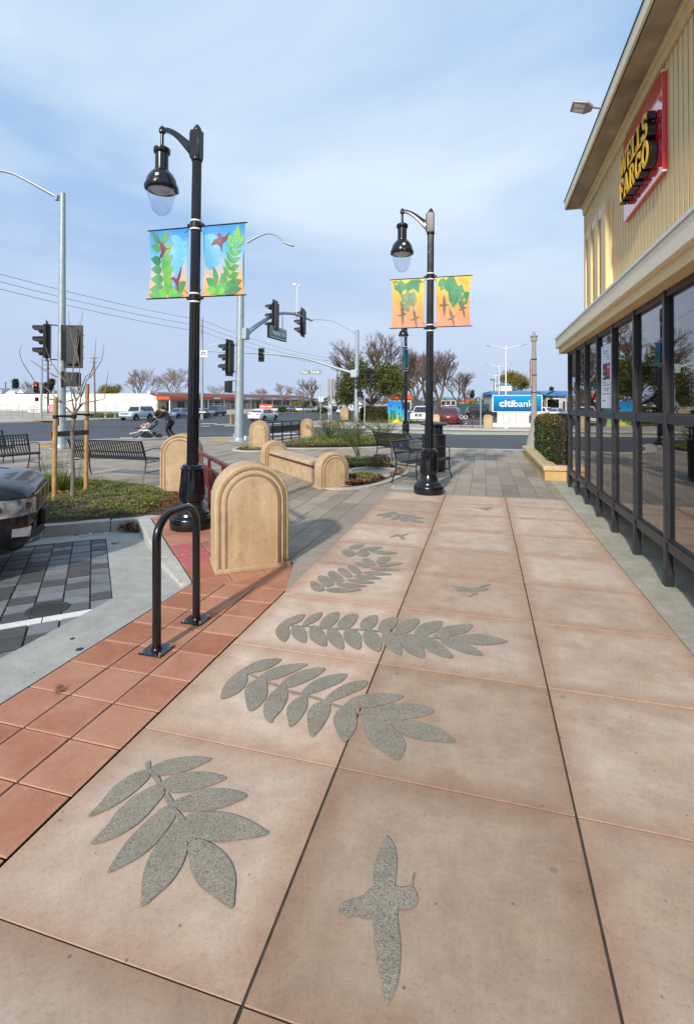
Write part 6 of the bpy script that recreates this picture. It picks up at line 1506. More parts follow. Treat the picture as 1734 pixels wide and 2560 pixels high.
# box truck with its rear open
p = gt(1392, 1035); tkz = zt(p.x, p.y); tk = thing('box_truck', 'grey box truck with a dark open rear beyond the hedge', 'truck', (p.x, p.y + 6, tkz), R(-8))
MB().box((-1.25, 0, .75), (1.25, 6, .85)).build('deck', M['dark_trim'], tk, smooth=False)
MB().box((-1.25, 0, .85), (-1.2, 6, 3.1)).box((1.2, 0, .85), (1.25, 6, 3.1)).box((-1.25, 0, 3.101), (1.25, 6, 3.15)).box((-1.2, 5.9, .85), (1.2, 6, 3.1)).build('cargo_box', P_['silver'], tk, smooth=False)
MB().box((-1.2, 5.5, .86), (1.2, 5.55, 3.1)).build('dark_load', M['shop_dark'], tk, smooth=False)
for x in (-1.24, 1.16): MB().box((x, -.06, .6), (x + .08, -.002, 3.15)).build('door_frame', M['white_paint'], tk, smooth=False)
MB().box((-1.24, -.06, 3.0), (1.24, -.003, 3.16)).build('door_frame', M['white_paint'], tk, smooth=False)
MB().box((-1.1, -.25, .45), (1.1, -.02, .58)).build('rear_bumper', M['dark_trim'], tk, smooth=False)
MB().box((-1.1, 6.1, .6), (1.1, 7.8, 2.2)).build('cab', P_['white'], tk, bevel=.15)
for x in (-1., 1.):
    for y in (1.2, 6.8):
        mb = MB(); mb.M = Matrix.Translation((x, y, .45)) @ Matrix.Rotation(R(90), 4, 'Y'); mb.lathe([(.2, -.14), (.42, -.14), (.45, -.1), (.45, .1), (.42, .14), (.2, .14)], 18); mb.build('wheel', M['black_rubber'], tk)

# ------------------------------------------------------------------ the black car at the left edge
hx, hy_ = .76, .65
nv = thing('black_car', 'glossy black off roader with a chrome grille entering from the left edge', 'SUV', (-4.72, 4.38, -.10), math.atan2(-hy_, -hx))
# local x runs rearward from the nose, +y is the side away from the camera? checked: left of nose direction
st = [(0.00, .46, .50, .83), (.02, .58, .40, .875), (.06, .69, .32, .905), (.12, .775, .27, .935), (.22, .845, .24, .965), (.36, .89, .23, .99), (.60, .925, .24, 1.03), (.95, .945, .25, 1.065), (1.35, .95, .25, 1.095), (2.2, .95, .25, 1.10), (3.6, .95, .25, 1.12), (4.4, .94, .25, 1.10), (4.72, .88, .3, 1.02), (4.8, .78, .45, .95)]
def ring_car(x, hw, z0, z1, n=44):
    out = []
    for k in range(n):
        a = 2*math.pi*(k + .5)/n; c, s = math.cos(a), math.sin(a)
        e = .36 if s > 0 else .28
        y = hw*math.copysign(abs(c)**e, c); f = math.copysign(abs(s)**.42, s); zz = (z0+z1)/2 + (z1-z0)/2*f
        y *= 1 - .05*max(0, (zz-.72)/.4) - .10*max(0, (.45-zz)/.2)
        y += .012*math.copysign(1, c)*math.exp(-((zz-.80)/.05)**2)
        out.append((x, y, zz))
    return out
MB().loft([ring_car(*s) for s in st]).build('body', P_['black'], nv, angle=70)
MB().loft([[(x, -w, z0), (x, -w*.98, (z0+z)/2), (x, -w2, z), (x, w2, z), (x, w*.98, (z0+z)/2), (x, w, z0)] for x, w, w2, z0, z in ((1.25, .86, .84, 1.06, 1.08), (1.95, .86, .66, 1.06, 1.68), (3.0, .86, .66, 1.06, 1.76), (4.2, .86, .66, 1.06, 1.70), (4.7, .86, .80, 1.06, 1.10))]).build('cabin', M['glass_dark'], nv, angle=40)
MB().loft([[(x, -w2, z - .02), (x, 0, z + .02), (x, w2, z - .02)] for x, w2, z in ((1.9, .64, 1.69), (3.0, .66, 1.78), (4.3, .64, 1.71))], cap=False).build('roof_panel', P_['black'], nv)
def skin_y(x, z):                                        # half width of the loft at height z
    for i in range(len(st) - 1):
        a, b = st[i], st[i+1]
        if a[0] <= x <= b[0] or i == len(st)-2:
            f = (x - a[0])/(b[0]-a[0]); hw = a[1] + (b[1]-a[1])*f; z0 = a[2]+(b[2]-a[2])*f; z1 = a[3]+(b[3]-a[3])*f; break
    s = max(-.999, min(.999, ((z-(z0+z1)/2)/((z1-z0)/2)))); s2 = math.copysign(abs(s)**(1/.42), s); c = math.sqrt(max(0, 1-s2*s2))
    y = hw*c**(.36 if s > 0 else .28); return y*(1 - .05*max(0, (z-.72)/.4) - .10*max(0, (.45-z)/.2)) + .012*math.exp(-((z-.80)/.05)**2)
def front_x(y, z):                                       # nose surface: smallest x whose half width reaches |y|
    lo, hi = 0., 1.2
    for i in range(30):
        m = (lo+hi)/2
        if skin_y(m, z) < abs(y): lo = m
        else: hi = m
    return hi
def wrap_patch(name, us, vs_, off, m, side, par=nv):     # a strip that follows the front corner; u = arc from grille to flank, v = height
    mb = MB(); pts = []
    for v in vs_:
        for u, zo in us:
            z = v(u) if callable(v) else v
            if u <= .80: y = u; x = front_x(y, z)
            else: x = (u - .80) + front_x(.80, z); y = skin_y(x, z)
            # outward normal estimate
            e = .01
            if u <= .80: n = Vector((-1, (front_x(max(0, y-e), z) - front_x(y+e, z)) / (2*e) * -1, 0)); n = Vector((-1, abs((front_x(y+e, z)-front_x(max(0, y-e), z))/(2*e)), 0)).normalized()
            else: n = Vector((-abs((skin_y(x+e, z)-skin_y(max(0, x-e), z))/(2*e)), 1, 0)).normalized()
            p = Vector((x, y, z)) + n*(off + zo); pts.append((p.x, p.y*side, p.z))
    nu = len(us)
    mb.add(pts, [(j*nu+i, j*nu+i+1, (j+1)*nu+i+1, (j+1)*nu+i) for j in range(len(vs_)-1) for i in range(nu-1)])
    return mb.build(name, m, par)
M['chrome_soft'] = pm('satin chrome', (.62, .60, .56), .22, .05, 9, metal=1.)
M['lens_glass'] = pm('headlamp glass', (.30, .32, .34), .22, .7, 13, coat=.5)  # dark and light noise stands in for reflections in the glass
for side in (-1, 1):
    UH = [.50 + .025*k for k in range(31)]
    zlo = lambda u: .64 + .05*max(0, u-.5); zhi = lambda u: zlo(u) + (.150 + .04*(u-.5)) * (1 - .75*max(0, (u-1.0)/.25)**2)
    def zmix(k, e=0.): return lambda u: zlo(u) - e + (zhi(u) - zlo(u) + 2*e)*k
    wrap_patch('lamp_surround', [(.49, 0)] + [(u, 0) for u in UH] + [(1.262, 0)], [zmix(k, .012) for k in (0, .25, .5, .75, 1)], .010, M['dark_trim'], side)
    hl = wrap_patch('headlight', [(u, 0) for u in UH], [zmix(k) for k in (0, .2, .4, .6, .8, 1)], .016, M['lens_glass'], side)
    def wrap_disc(name, u0, z0, ru, rz, off, m):
        mb = MB(); pts = []
        for r_ in (0, .6, 1):
            for k in range(16):
                u = u0 + ru*r_*math.cos(k/16*6.283); z = z0 + rz*r_*math.sin(k/16*6.283)
                if u <= .80: x, y = front_x(u, z), u
                else: x = (u - .80) + front_x(.80, z); y = skin_y(x, z)
                n = Vector((-.75, .66, 0)); p = Vector((x, y, z)) + n*off; pts.append((p.x, p.y*side, p.z))
        mb.add(pts, [(j*16+k, j*16+(k+1) % 16, (j+1)*16+(k+1) % 16, (j+1)*16+k) for j in range(2) for k in range(16)]); mb.build(name, m, hl)
    for u in (.66, .92): wrap_disc('lamp_ring', u, .735, .060, .050, .024, M['chrome_soft']); wrap_disc('lamp_bulb', u, .735, .044, .036, .028, M['glass_dark'])
    wrap_patch('marker_lens', [(u, 0) for u in (1.13, 1.16, 1.19, 1.22)], [.70, .73, .76], .022, M['amber'], side, hl)
    wrap_patch('fog_lamp', [(u, 0) for u in (.60, .64, .68, .72, .76, .80)], [(lambda u, k=k: .415 + .05*(u-.6)/.2 + (.10 - .12*(u-.6))*k) for k in (0, .33, .66, 1)], .010, M['headlamp'], side)
    wrap_patch('fog_grille', [(u, .0) for u in (.46, .50, .54, .575)], [.40, .47, .53], .010, M['dark_trim'], side)
    for i in range(4):
        u = .06 + .12*i
        sl_ = wrap_patch('grille_slot', [(u + .0, 0), (u + .03, 0), (u + .06, 0), (u + .085, 0)], [.66, .71, .76, .80], .012, M['dark_trim'], side)
        wrap_patch('slot_rim', [(u - .014, .004), (u, .008)], [.65, .71, .77, .81], .012, M['chrome_soft'], side, sl_); wrap_patch('slot_rim', [(u + .085, .008), (u + .100, .004)], [.65, .71, .77, .81], .012, M['chrome_soft'], side, sl_)
    wrap_patch('grille_bar', [(u, 0) for u in (0, .12, .24, .36, .48, .52)], [.62, .64], .016, M['chrome_soft'], side); wrap_patch('grille_bar', [(u, 0) for u in (0, .12, .24, .36, .48, .52)], [.812, .826], .016, M['chrome_soft'], side)
    wrap_patch('lower_grille', [(u, 0) for u in (0, .15, .3, .45)], [.33, .38, .43], .006, M['dark_trim'], side)
    wrap_patch('lower_trim', [(u, 0) for u in (0, .2, .4, .6, .7, .8, .95, 1.1, 1.3)], [.275, .295, .315], .010, M['chrome_soft'], side)
    for x in (.95, 3.85): wheel(nv, x, side*.86, .38, side, .25)
    for x in (.95, 3.85):
        n = 16; ring = [(x + .46*math.cos(R(180*i/n)), .40 + .43*math.sin(R(180*i/n))) for i in range(n+1)]
        MB().add([(q[0], side*.957, q[1]) for q in ring] + [(x, side*.957, .3)], [tuple(range(n+2))]).build('wheel_arch', M['dark_trim'], nv, smooth=False)
MB().box((-.055, -.17, .43), (.0, .17, .60)).build('plate_bracket', M['dark_trim'], nv, bevel=.01)
for y in (-.34, .34): MB().tube([(.36, y, .985), (.7, y*.97, 1.037), (1.2, y*.9, 1.083)], [.010, .014, .012], 8).build('hood_crease', P_['black'], nv)
# ------------------------------------------------------------------ signal poles, signs, wires
GV = M['galv']; SG = M['signal']
def text_mesh(txt, size, m, parent, loc, rot, name='lettering', ext=.002, bold=0., align='CENTER', xs=1., space=1.):
    c = bpy.data.curves.new(name, 'FONT'); c.body = txt; c.size = size; c.align_x = align; c.align_y = 'CENTER'; c.extrude = ext; c.offset = bold; c.resolution_u = 3; c.space_character = space
    o = bpy.data.objects.new(name, c); COL.objects.link(o); bpy.context.view_layer.update()
    me = bpy.data.meshes.new_from_object(o.evaluated_get(bpy.context.evaluated_depsgraph_get())); bpy.data.objects.remove(o); bpy.data.curves.remove(c)
    me.materials.clear(); me.materials.append(m); me.name = name
    for v in me.vertices: v.co.x *= xs
    q = link(name, me, parent, loc, rot); return q
def signal_head(par, loc, rz, n=3, s=1., plate=True, lit=None, lensmats=None):
    # faces local -y
    H = .36*n
    mb = MB(); T = Matrix.Translation(loc) @ Matrix.Rotation(rz, 4, 'Z') @ Matrix.Scale(s, 4); mb.M = T
    mb.box((-.17, -.10, -H/2), (.17, .10, H/2)); o = mb.build('signal_head', SG, par, bevel=.012)
    if plate:
        b = MB(); b.M = T; b.box((-.29, -.012, -H/2 - .12), (.29, .0, H/2 + .12)); b.build('back_plate', SG, o, smooth=False)
    for i in range(n):
        z = H/2 - .18 - .36*i
        l = MB(); l.M = T @ Matrix.Translation((0, -.104, z)) @ Matrix.Rotation(R(90), 4, 'X'); l.lathe([(0, .012), (.10, .006), (.148, 0)], 20, cap=False)
        l.build('lens', (M['red_lit'] if lit == i else M['lens_dark']), o)
        v = MB(); v.M = T; n_ = 16; A = []
        for k in range(n_ + 1):
            a = R(-35 + 250.*k/n_); A.append((math.cos(a)*.158, math.sin(a)*.158))
        for y0 in (-.10,):
            vs = [(x, -.10, z + zz) for x, zz in A] + [(x*.96, -.10 - (.30 if 2 < k < n_-2 else .12), z + zz - .02) for k, (x, zz) in enumerate(A)]
            vs += [(x*.95, -.10, z + zz*.95) for x, zz in A] + [(x*.91, -.10 - (.30 if 2 < k < n_-2 else .12), z + zz*.95 - .02) for k, (x, zz) in enumerate(A)]
            m_ = n_ + 1
            v.add(vs, [(k, k+1, m_+k+1, m_+k) for k in range(n_)] + [(2*m_+k+1, 2*m_+k, 3*m_+k, 3*m_+k+1) for k in range(n_)] + [(m_+k, m_+k+1, 3*m_+k+1, 3*m_+k) for k in range(n_)])
        v.build('visor', SG, o)
    return o
def ped_head(par, loc, rz, s=1., lit=False):
    T = Matrix.Translation(loc) @ Matrix.Rotation(rz, 4, 'Z') @ Matrix.Scale(s, 4)
    mb = MB(); mb.M = T; mb.box((-.23, -.10, -.235), (.23, .10, .235)); o = mb.build('pedestrian_head', SG, par, bevel=.02)
    g = MB(); g.M = T; g.box((-.21, -.19, -.215), (.21, -.1, -.195)).box((-.21, -.19, .195), (.21, -.1, .215)).box((-.21, -.19, -.195), (-.19, -.1, .195)).box((.19, -.19, -.195), (.21, -.1, .195)); g.build('hood', SG, o, smooth=False)
    l = MB(); l.M = T; l.box((-.19, -.108, -.19), (.19, -.1005, .19)); l.build('face', M['lens_dark'], o, smooth=False)
    if lit:
        l = MB(); l.M = T; l.cbox((0, -.112, .0), (.12, .004, .2)).cbox((0, -.113, .12), (.2, .004, .05)); l.build('lit_hand', M['red_lit'], o, smooth=False)
    return o
def pole(par, r0, r1, h, base=True, m=None, n=20):
    o = MB().lathe([(r0, 0), (r1, h), (r1*1.05, h), (r1*.9, h + .03)], n).build('pole', m or GV, par)
    if base: MB().box((-r0*1.75, -r0*1.75, -.02), (r0*1.75, r0*1.75, .045)).lathe([(r0*1.3, .045), (r0*1.08, .16)], n).build('base_plate', m or GV, par, bevel=.01)
    return o
def arm_tube(par, pts, r0, r1, name='mast_arm', m=None):
    pr = smooth_poly([tuple(p) for p in pts], False, 6); n = len(pr)
    return MB().tube(pr, [r0 + (r1-r0)*k/(n-1) for k in range(n)], 14).build(name, m or GV, par)
# --- near mast arm pole, between the near lamp and the crossing
P1 = gp(597, 1103); D1 = fd(P1.x, P1.y)
s1 = thing('signal_mast_pole', 'tall galvanised signal pole with an arched mast arm and a roadway lamp, beside the crossing', 'traffic signal', (P1.x, P1.y, 0)); s1.rotation_euler = (0, R(.75), 0)
loc = lambda v: Vector(v) - Vector((P1.x, P1.y, 0))
pole(s1, .185, .115, 8.66)
MB().box((-.16, -.16, .08), (-.10, .16, .32)).build('hand_hole', M['galv_dull'], s1, smooth=False)
tilt1 = math.tan(R(.75))
def l1(px, py, d):
    v = at(px, py, d) - Vector((P1.x, P1.y, 0)); v.x -= v.z*tilt1; return v
arm = arm_tube(s1, [l1(613, 836, D1), l1(650, 808, D1 + 1.4), l1(690, 785, D1 + 2.8), l1(725, 783, D1 + 4.1), l1(750, 789, D1 + 5.1), l1(779, 801, D1 + 6.4)], .105, .05)
MB().cbox(l1(614, 834, D1), (.20, .34, .46)).build('arm_flange', GV, s1, bevel=.02)
lum = arm_tube(s1, [l1(617, 606, D1), l1(645, 590, D1), l1(668, 582, D1), l1(690, 587, D1), l1(711, 604, D1)], .045, .03, 'lamp_arm')
q = l1(716, 607, D1); mb = MB(); mb.M = Matrix.Translation(q) @ Matrix.Rotation(R(22), 4, 'Y'); mb.loft([[(-.16, -.07, .03), (-.16, .07, .03), (-.16, .07, -.02), (-.16, -.07, -.02)], [(.05, -.13, .05), (.05, .13, .05), (.05, .13, -.03), (.05, -.13, -.03)], [(.30, -.10, .02), (.30, .10, .02), (.30, .10, -.02), (.30, -.10, -.02)]]); mb.build('roadway_lamp', M['galv_dull'], s1)
# heads on the arm face the viewer's left (traffic coming along the cross street)
FA = R(-88)
signal_head(s1, l1(688, 791, D1 + 2.3), FA, plate=True, s=1.12)
signal_head(s1, l1(757, 806, D1 + 5.4), FA, plate=True, s=1.12)
# heads on the pole
signal_head(s1, l1(574, 895, D1), FA, plate=True, s=1.12); ped_head(s1, l1(574, 967, D1), R(-60), 1.05)
for py in (862, 928): MB().tube([l1(578, py, D1), l1(604, py + 2, D1)], .022, 6).build('side_bracket', SG, s1)
MB().tube([l1(601, 860, D1 - .1), l1(600, 932, D1 - .1)], .045, 8).build('side_bracket', SG, s1)
for py in (952, 980): MB().tube([l1(578, py, D1), l1(602, py, D1)], .020, 6).build('side_bracket', SG, s1)
MB().tube([l1(600, 950, D1 - .1), l1(599, 982, D1 - .1)], .045, 8).build('side_bracket', SG, s1)
MB().cbox(l1(613, 1095, D1), (.06, .05, .18)).build('push_button', M['white_plastic'], s1, bevel=.01)
# detector mast standing on the arm
cm = l1(740, 786, D1 + 4.7); ct = l1(742, 706, D1 + 4.7)
tag(MB().tube([at(741, 800, D1 + 4.7), at(742, 712, D1 + 4.7)], .022, 8).cbox(at(737, 711, D1 + 4.7), (.20, .10, .09)).cbox(at(748, 714, D1 + 4.7), (.12, .10, .07)).build('detector_mast', M['white_paint']), 'slim white detector mast with a small camera, standing on the arched mast arm', 'camera mast')
# street name sign hanging from that arm
A_, B_ = at(671, 826, D1 + 1.75), at(713, 841, D1 + 3.55)
d_ = (B_ - A_); d_.z = 0
ns = thing('street_name_sign', 'green street name sign with white letters, hanging under the arched mast arm', 'street sign', (A_ + B_)/2, math.atan2(d_.y, d_.x))
Ls = d_.length; Hs = .56
MB().box((-Ls/2, -.07, -Hs/2), (Ls/2, .07, Hs/2)).build('sign_box', M['iron'], ns, bevel=.01)
MB().box((-Ls/2 + .035, -.0735, -Hs/2 + .035), (Ls/2 - .035, -.0705, Hs/2 - .035)).build('border', M['sign_white'], ns, smooth=False)
MB().box((-Ls/2 + .07, -.0765, -Hs/2 + .07), (Ls/2 - .07, -.074, Hs/2 - .07)).build('green_face', M['sign_green'], ns, smooth=False)
text_mesh('Hesperian  Blvd', .36, M['sign_white'], ns, (0, -.0795, .02), (R(90), 0, 0), xs=.64, bold=.008)
for x in (-Ls*.30, Ls*.32): MB().tube([(x, 0, Hs/2), (x, 0, Hs/2 + .62)], .018, 6).build('hanger', M['galv_dull'], ns)
# --- left pole
P2 = gp(*cp('O', 730, 770)); D2 = fd(P2.x, P2.y)
s2 = thing('signal_pole', 'tall galvanised pole at the left with a large signal pair and a curved lamp arm', 'traffic signal', (P2.x, P2.y, 0)); s2.rotation_euler = (0, R(.45), 0)
def l2(px, py, d):
    v = at(px, py, d) - Vector((P2.x, P2.y, 0)); v.x -= v.z*math.tan(R(.45)); return v
pole(s2, .15, .085, l2(147, 484, D2).z)
arm_tube(s2, [l2(145, 493, D2), l2(110, 474, D2), l2(60, 447, D2), l2(25, 432, D2), l2(-20, 426, D2), l2(-70, 430, D2)], .06, .035, 'lamp_arm')
MB().cbox(l2(142, 494, D2), (.12, .12, .18)).build('arm_flange', GV, s2, bevel=.01)
for py in (812, 898): MB().tube([l2(126, py, D2), l2(183, py + 4, D2)], .022, 6).build('side_bracket', SG, s2)
MB().tube([l2(155, 812, D2 - .1), l2(155, 900, D2 - .1)], .045, 8).build('side_bracket', SG, s2)
signal_head(s2, l2(118, 853, D2), R(-50), s=1.06, plate=True)
signal_head(s2, l2(183, 866, D2), R(200), s=1.12, plate=True)
ped_head(s2, l2(179, 948, D2), R(195), 1.05)
for py in (932, 965): MB().tube([l2(155, py, D2), l2(172, py, D2)], .018, 6).build('side_bracket', SG, s2)
MB().tube([l2(155, 928, D2 - .1), l2(155, 968, D2 - .1)], .045, 8).build('side_bracket', SG, s2)
# --- far mast pole across the side street, with a very long arm
P3 = gt(*cp('Q', 1270, 565)); D3 = fd(P3.x, P3.y)
s3 = thing('signal_mast_pole', 'far galvanised mast pole by the evergreen tree with a very long mast arm', 'traffic signal', (P3.x, P3.y, P3.z)); s3.rotation_euler = (0, R(.5), 0)
def l3(px, py, d):
    v = at(px, py, d) - P3; v.x -= v.z*math.tan(R(.5)); return v
pole(s3, .24, .19, l3(892, 826, D3).z)
arm_tube(s3, [l3(888, 934, D3), l3(840, 920, D3 + .6), l3(770, 899, D3 + 1.6), l3(705, 889, D3 + 2.5), l3(640, 885, D3 + 3.2), l3(580, 883, D3 + 4), l3(519, 881, D3 + 4.6)], .15, .06)
MB().cbox(l3(885, 934, D3), (.7, .5, .8)).build('arm_flange', GV, s3, bevel=.05)
arm_tube(s3, [l3(888, 832, D3), l3(862, 818, D3 + .5), l3(835, 804, D3 + 1), l3(810, 800, D3 + 1.5), l3(782, 799, D3 + 2)], .06, .04, 'lamp_arm')
MB().cbox(l3(778, 800, D3 + 2), (.6, .3, .12)).build('roadway_lamp', M['galv_dull'], s3, bevel=.03)
signal_head(s3, l3(653, 889, D3 + 3), R(12), s=1.15)
ped_head(s3, l3(899, 985, D3 - .3), R(40), 1.2)
signal_head(s3, l3(895, 957, D3 - .3), R(-70), s=1.15)
A_, B_ = at(751, 930, D3 + 1.7), at(801, 930, D3 + 1.1)
ns2 = thing('street_name_sign', 'smaller far street name sign in green, hanging under the long straight mast arm', 'street sign', (A_ + B_)/2, math.atan2(B_.y - A_.y, B_.x - A_.x))
Ls = (B_ - A_).length; Hs = .46
MB().box((-Ls/2, -.05, -Hs/2), (Ls/2, .05, Hs/2)).build('sign_box', M['iron'], ns2, smooth=False)
MB().box((-Ls/2 + .03, -.056, -Hs/2 + .03), (Ls/2 - .03, -.0505, Hs/2 - .03)).build('border', M['sign_white'], ns2, smooth=False)
MB().box((-Ls/2 + .06, -.062, -Hs/2 + .06), (Ls/2 - .06, -.0565, Hs/2 - .06)).build('green_face', M['sign_green'], ns2, smooth=False)
text_mesh('Paseo  Grande', .40, M['sign_white'], ns2, (0, -.066, .01), (R(90), 0, 0), xs=.82, bold=.008)
for x in (-Ls*.30, Ls*.36): MB().tube([(x, 0, Hs/2), (x, 0, Hs/2 + .95)], .025, 6).build('hanger', M['galv_dull'], ns2)
# ped pole in front of the hedge with a pair of heads seen from the side
p = gt(*cp('Q', 1357, 592)); D = fd(p.x, p.y)
s4 = thing('signal_post', 'short grey signal post with a dark framed signal pair before the far hedge', 'traffic signal', tuple(p))
MB().tube([(0, 0, 0), at(912, 972, D) - p], .058, 10).build('pole', M['galv_dull'], s4)
l4 = lambda px, py: at(px, py, D) - p
signal_head(s4, l4(928, 950), R(80), s=.95); 
for a, b in (((896, 936), (930, 936)), ((896, 972), (930, 972)), ((911, 936), (911, 972))): MB().tube([l4(*a), l4(*b)], .03, 6).build('side_bracket', SG, s4)
# far left pole with a red lit head
p = gt(*cp('O', 490, 430)); D = fd(p.x, p.y); l5 = lambda px, py: at(px, py, D) - p
s5 = thing('signal_pole', 'far left slim signal pole with a lit red light across the boulevard', 'traffic signal', tuple(p))
MB().tube([(0, 0, 0), l5(105, 892)], [.16, .10], 10).build('pole', GV, s5)
signal_head(s5, l5(91, 969), R(20), s=1.15, lit=0); ped_head(s5, l5(93, 998), R(-30), 1.1)
signal_head(s5, l5(112, 970), R(160), s=1.15)
for py in (962, 980, 998): MB().tube([l5(91, py), l5(104, py)], .03, 6).build('side_bracket', SG, s5)
# utility poles and wires
def upole(px, ptop, pbase, D, label, arms, r=.16, mat='bark_grey', lean=0.):
    b = at(px, pbase, D); tp = at(px + lean, ptop, D); z0 = zt(b.x, b.y); t = thing('utility_pole', label, 'utility pole', (b.x, b.y, z0))
    MB().tube([(0, 0, 0), (tp.x - b.x, tp.y - b.y, tp.z - z0)], [r, r*.7], 8).build('pole', M[mat], t)
    for py, w in arms:
        c = at(px + lean*(pbase-py)/(pbase-ptop), py, D) - Vector((b.x, b.y, z0)); q = D/FPX*w
        MB().bar(c - Vector((q*.96, q*.27, 0)), c + Vector((q*.96, q*.27, 0)), .10, .12).build('cross_arm', M['wood_old'], t, smooth=False)
        for s in (-1, -.5, .5, 1): MB().tube([c + Vector((q*.93*s, q*.26*s, .05)), c + Vector((q*.93*s, q*.26*s, .28))], .04, 6).build('insulator', M['galv_dull'], t)
    return t
D5 = gt(*cp('B', 15, 970)); d5 = fd(D5.x, D5.y)
up = upole(505, 792, 1048, d5, 'pale utility pole with three wires and a small lamp arm behind the near lamp', [(801, 3), (815, 3), (829, 3)], .20, 'galv')
uo = Vector((D5.x, D5.y, zt(D5.x, D5.y)))
MB().tube([at(506, 873, d5) - uo, at(530, 861, d5) - uo, at(552, 859, d5) - uo], .05, 8).cbox(at(549, 860, d5) - uo, (.5, .25, .1)).build('lamp_arm', GV, up)
tn = thing('turn_sign', 'white square sign with a black turn arrow on the pale utility pole', 'road sign', at(509, 884, d5 - .25), YAW)
q = d5/FPX*9.; MB().box((-q, -.02, -q), (q, .02, q)).build('panel', M['sign_white'], tn, smooth=False)
MB().box((-q*.62, -.028, -q*.1), (-q*.42, -.021, q*.5)).box((-q*.62, -.028, q*.3), (q*.5, -.021, q*.5)).box((q*.3, -.028, -q*.6), (q*.5, -.021, q*.5)).add([(-q*.8, -.028, -.1*q), (-q*.22, -.028, -.1*q), (-q*.52, -.028, -q*.55)], [(0, 1, 2)]).build('arrow', M['art_black'], tn, smooth=False)
ow = thing('one_way_sign', 'small black and white arrow sign low on the pale utility pole', 'road sign', at(507, 1030, d5 - .3), YAW)
MB().box((-.55, -.02, -.16), (.55, .02, .16)).build('panel', M['art_black'], ow, smooth=False); MB().add([(-.5, -.026, -.08), (.2, -.026, -.08), (.2, -.026, .08), (-.5, -.026, .08)], [(0,1,2,3)]).add([(.2, -.026, -.14), (.5, -.026, 0), (.2, -.026, .14)], [(0,1,2)]).build('arrow', M['sign_white'], ow, smooth=False)
up2 = upole(120, 900, 1026, 100, 'dark wooden utility pole behind the left signal pole', [(902, 10), (912, 10), (922, 6)], .22, 'bark_dark')
upole(238, 893, 1030, 98, 'wooden utility pole left of the bare tree pair, beyond the white wall', [(895, 10), (905, 8)], .2, 'bark_grey', -3)
upole(14, 955, 1000, 190, 'small distant utility pole at the far left above the roofs', [(957, 5)], .2, 'bark_dark')
upole(843, 897, 1040, 122, 'distant utility pole left of the far mast pole', [(898, 5), (904, 5), (911, 4)], .2, 'bark_grey')
upole(858, 1000-64, 1030, 95, 'white slim distant post beside the far evergreen', [], .16, 'white_paint')
wi = [((0, 682), (505, 800), (843, 896)), ((0, 702), (505, 815), (843, 903)), ((0, 721), (505, 829), (843, 910))]
for k, (a, b, c) in enumerate(wi):
    pa, pb, pc = at(a[0] - 120, a[1] - 30, 37), at(*b, d5), at(*c, 122)
    def cat(p, q, s, n=18): return [p.lerp(q, i/n) - Vector((0, 0, s*4*(i/n)*(1-i/n))) for i in range(n+1)]
    o = tag(MB().tube(cat(pa, pb, .35) + cat(pb, pc, 1.0)[1:], .020, 5).build('overhead_wire', M['iron']), ('topmost', 'middle', 'lowest')[k] + ' of the three overhead wires descending from the upper left', 'wire', 'overhead wires')
# plain posts and signs between the beds and the crossing
def post_sign(px, pb, pt, D, label, back=None, w=.5, h=.8, m='galv_dull', r=.035, cat_='sign', square=True):
    b = at(px, pb, D); tp = at(px, pt, D); t = thing('sign_post', label, cat_, (b.x, b.y, b.z))
    (MB().box((-r, -r, 0), (r, r, tp.z - b.z)) if square else MB().tube([(0, 0, 0), (0, 0, tp.z - b.z)], r, 10)).build('post', M[m], t, smooth=False)
    if back:
        c = at(px + back[0], back[1], D) - b; pn = MB(); pn.M = Matrix.Translation((c.x, c.y + .06, c.z)) @ Matrix.Rotation(YAW, 4, 'Z'); pn.box((-w/2, -.008, -h/2), (w/2, .008, h/2)); pn.build('sign_panel', M[back[2]], t, smooth=False, bevel=.006)
    return t
post_sign(828, 1075, 948, 26.2, 'square grey post with a large blank sign back, right of the black railing', (-1, 968, 'sign_back'), .38, .92)
post_sign(801, 1062, 960, 50, 'thin grey post left of the post with the large blank sign back', (0, 998, 'sign_white'), .5, .5)
post_sign(822, 1055, 1002, 52, 'short white post with a white reflector in front of the boulevard', (0, 1030, 'sign_white'), .25, .5, 'white_paint')
post_sign(846, 1024, 965, 92, 'white post with a small white sign far down the boulevard', (0, 1004, 'sign_white'), .55, .65, 'white_paint')
post_sign(1201, 1077, 984, 35.2, 'slim grey pole standing on the far kerb left of the blue bank sign', None, m='galv_dull', r=.04, square=False)
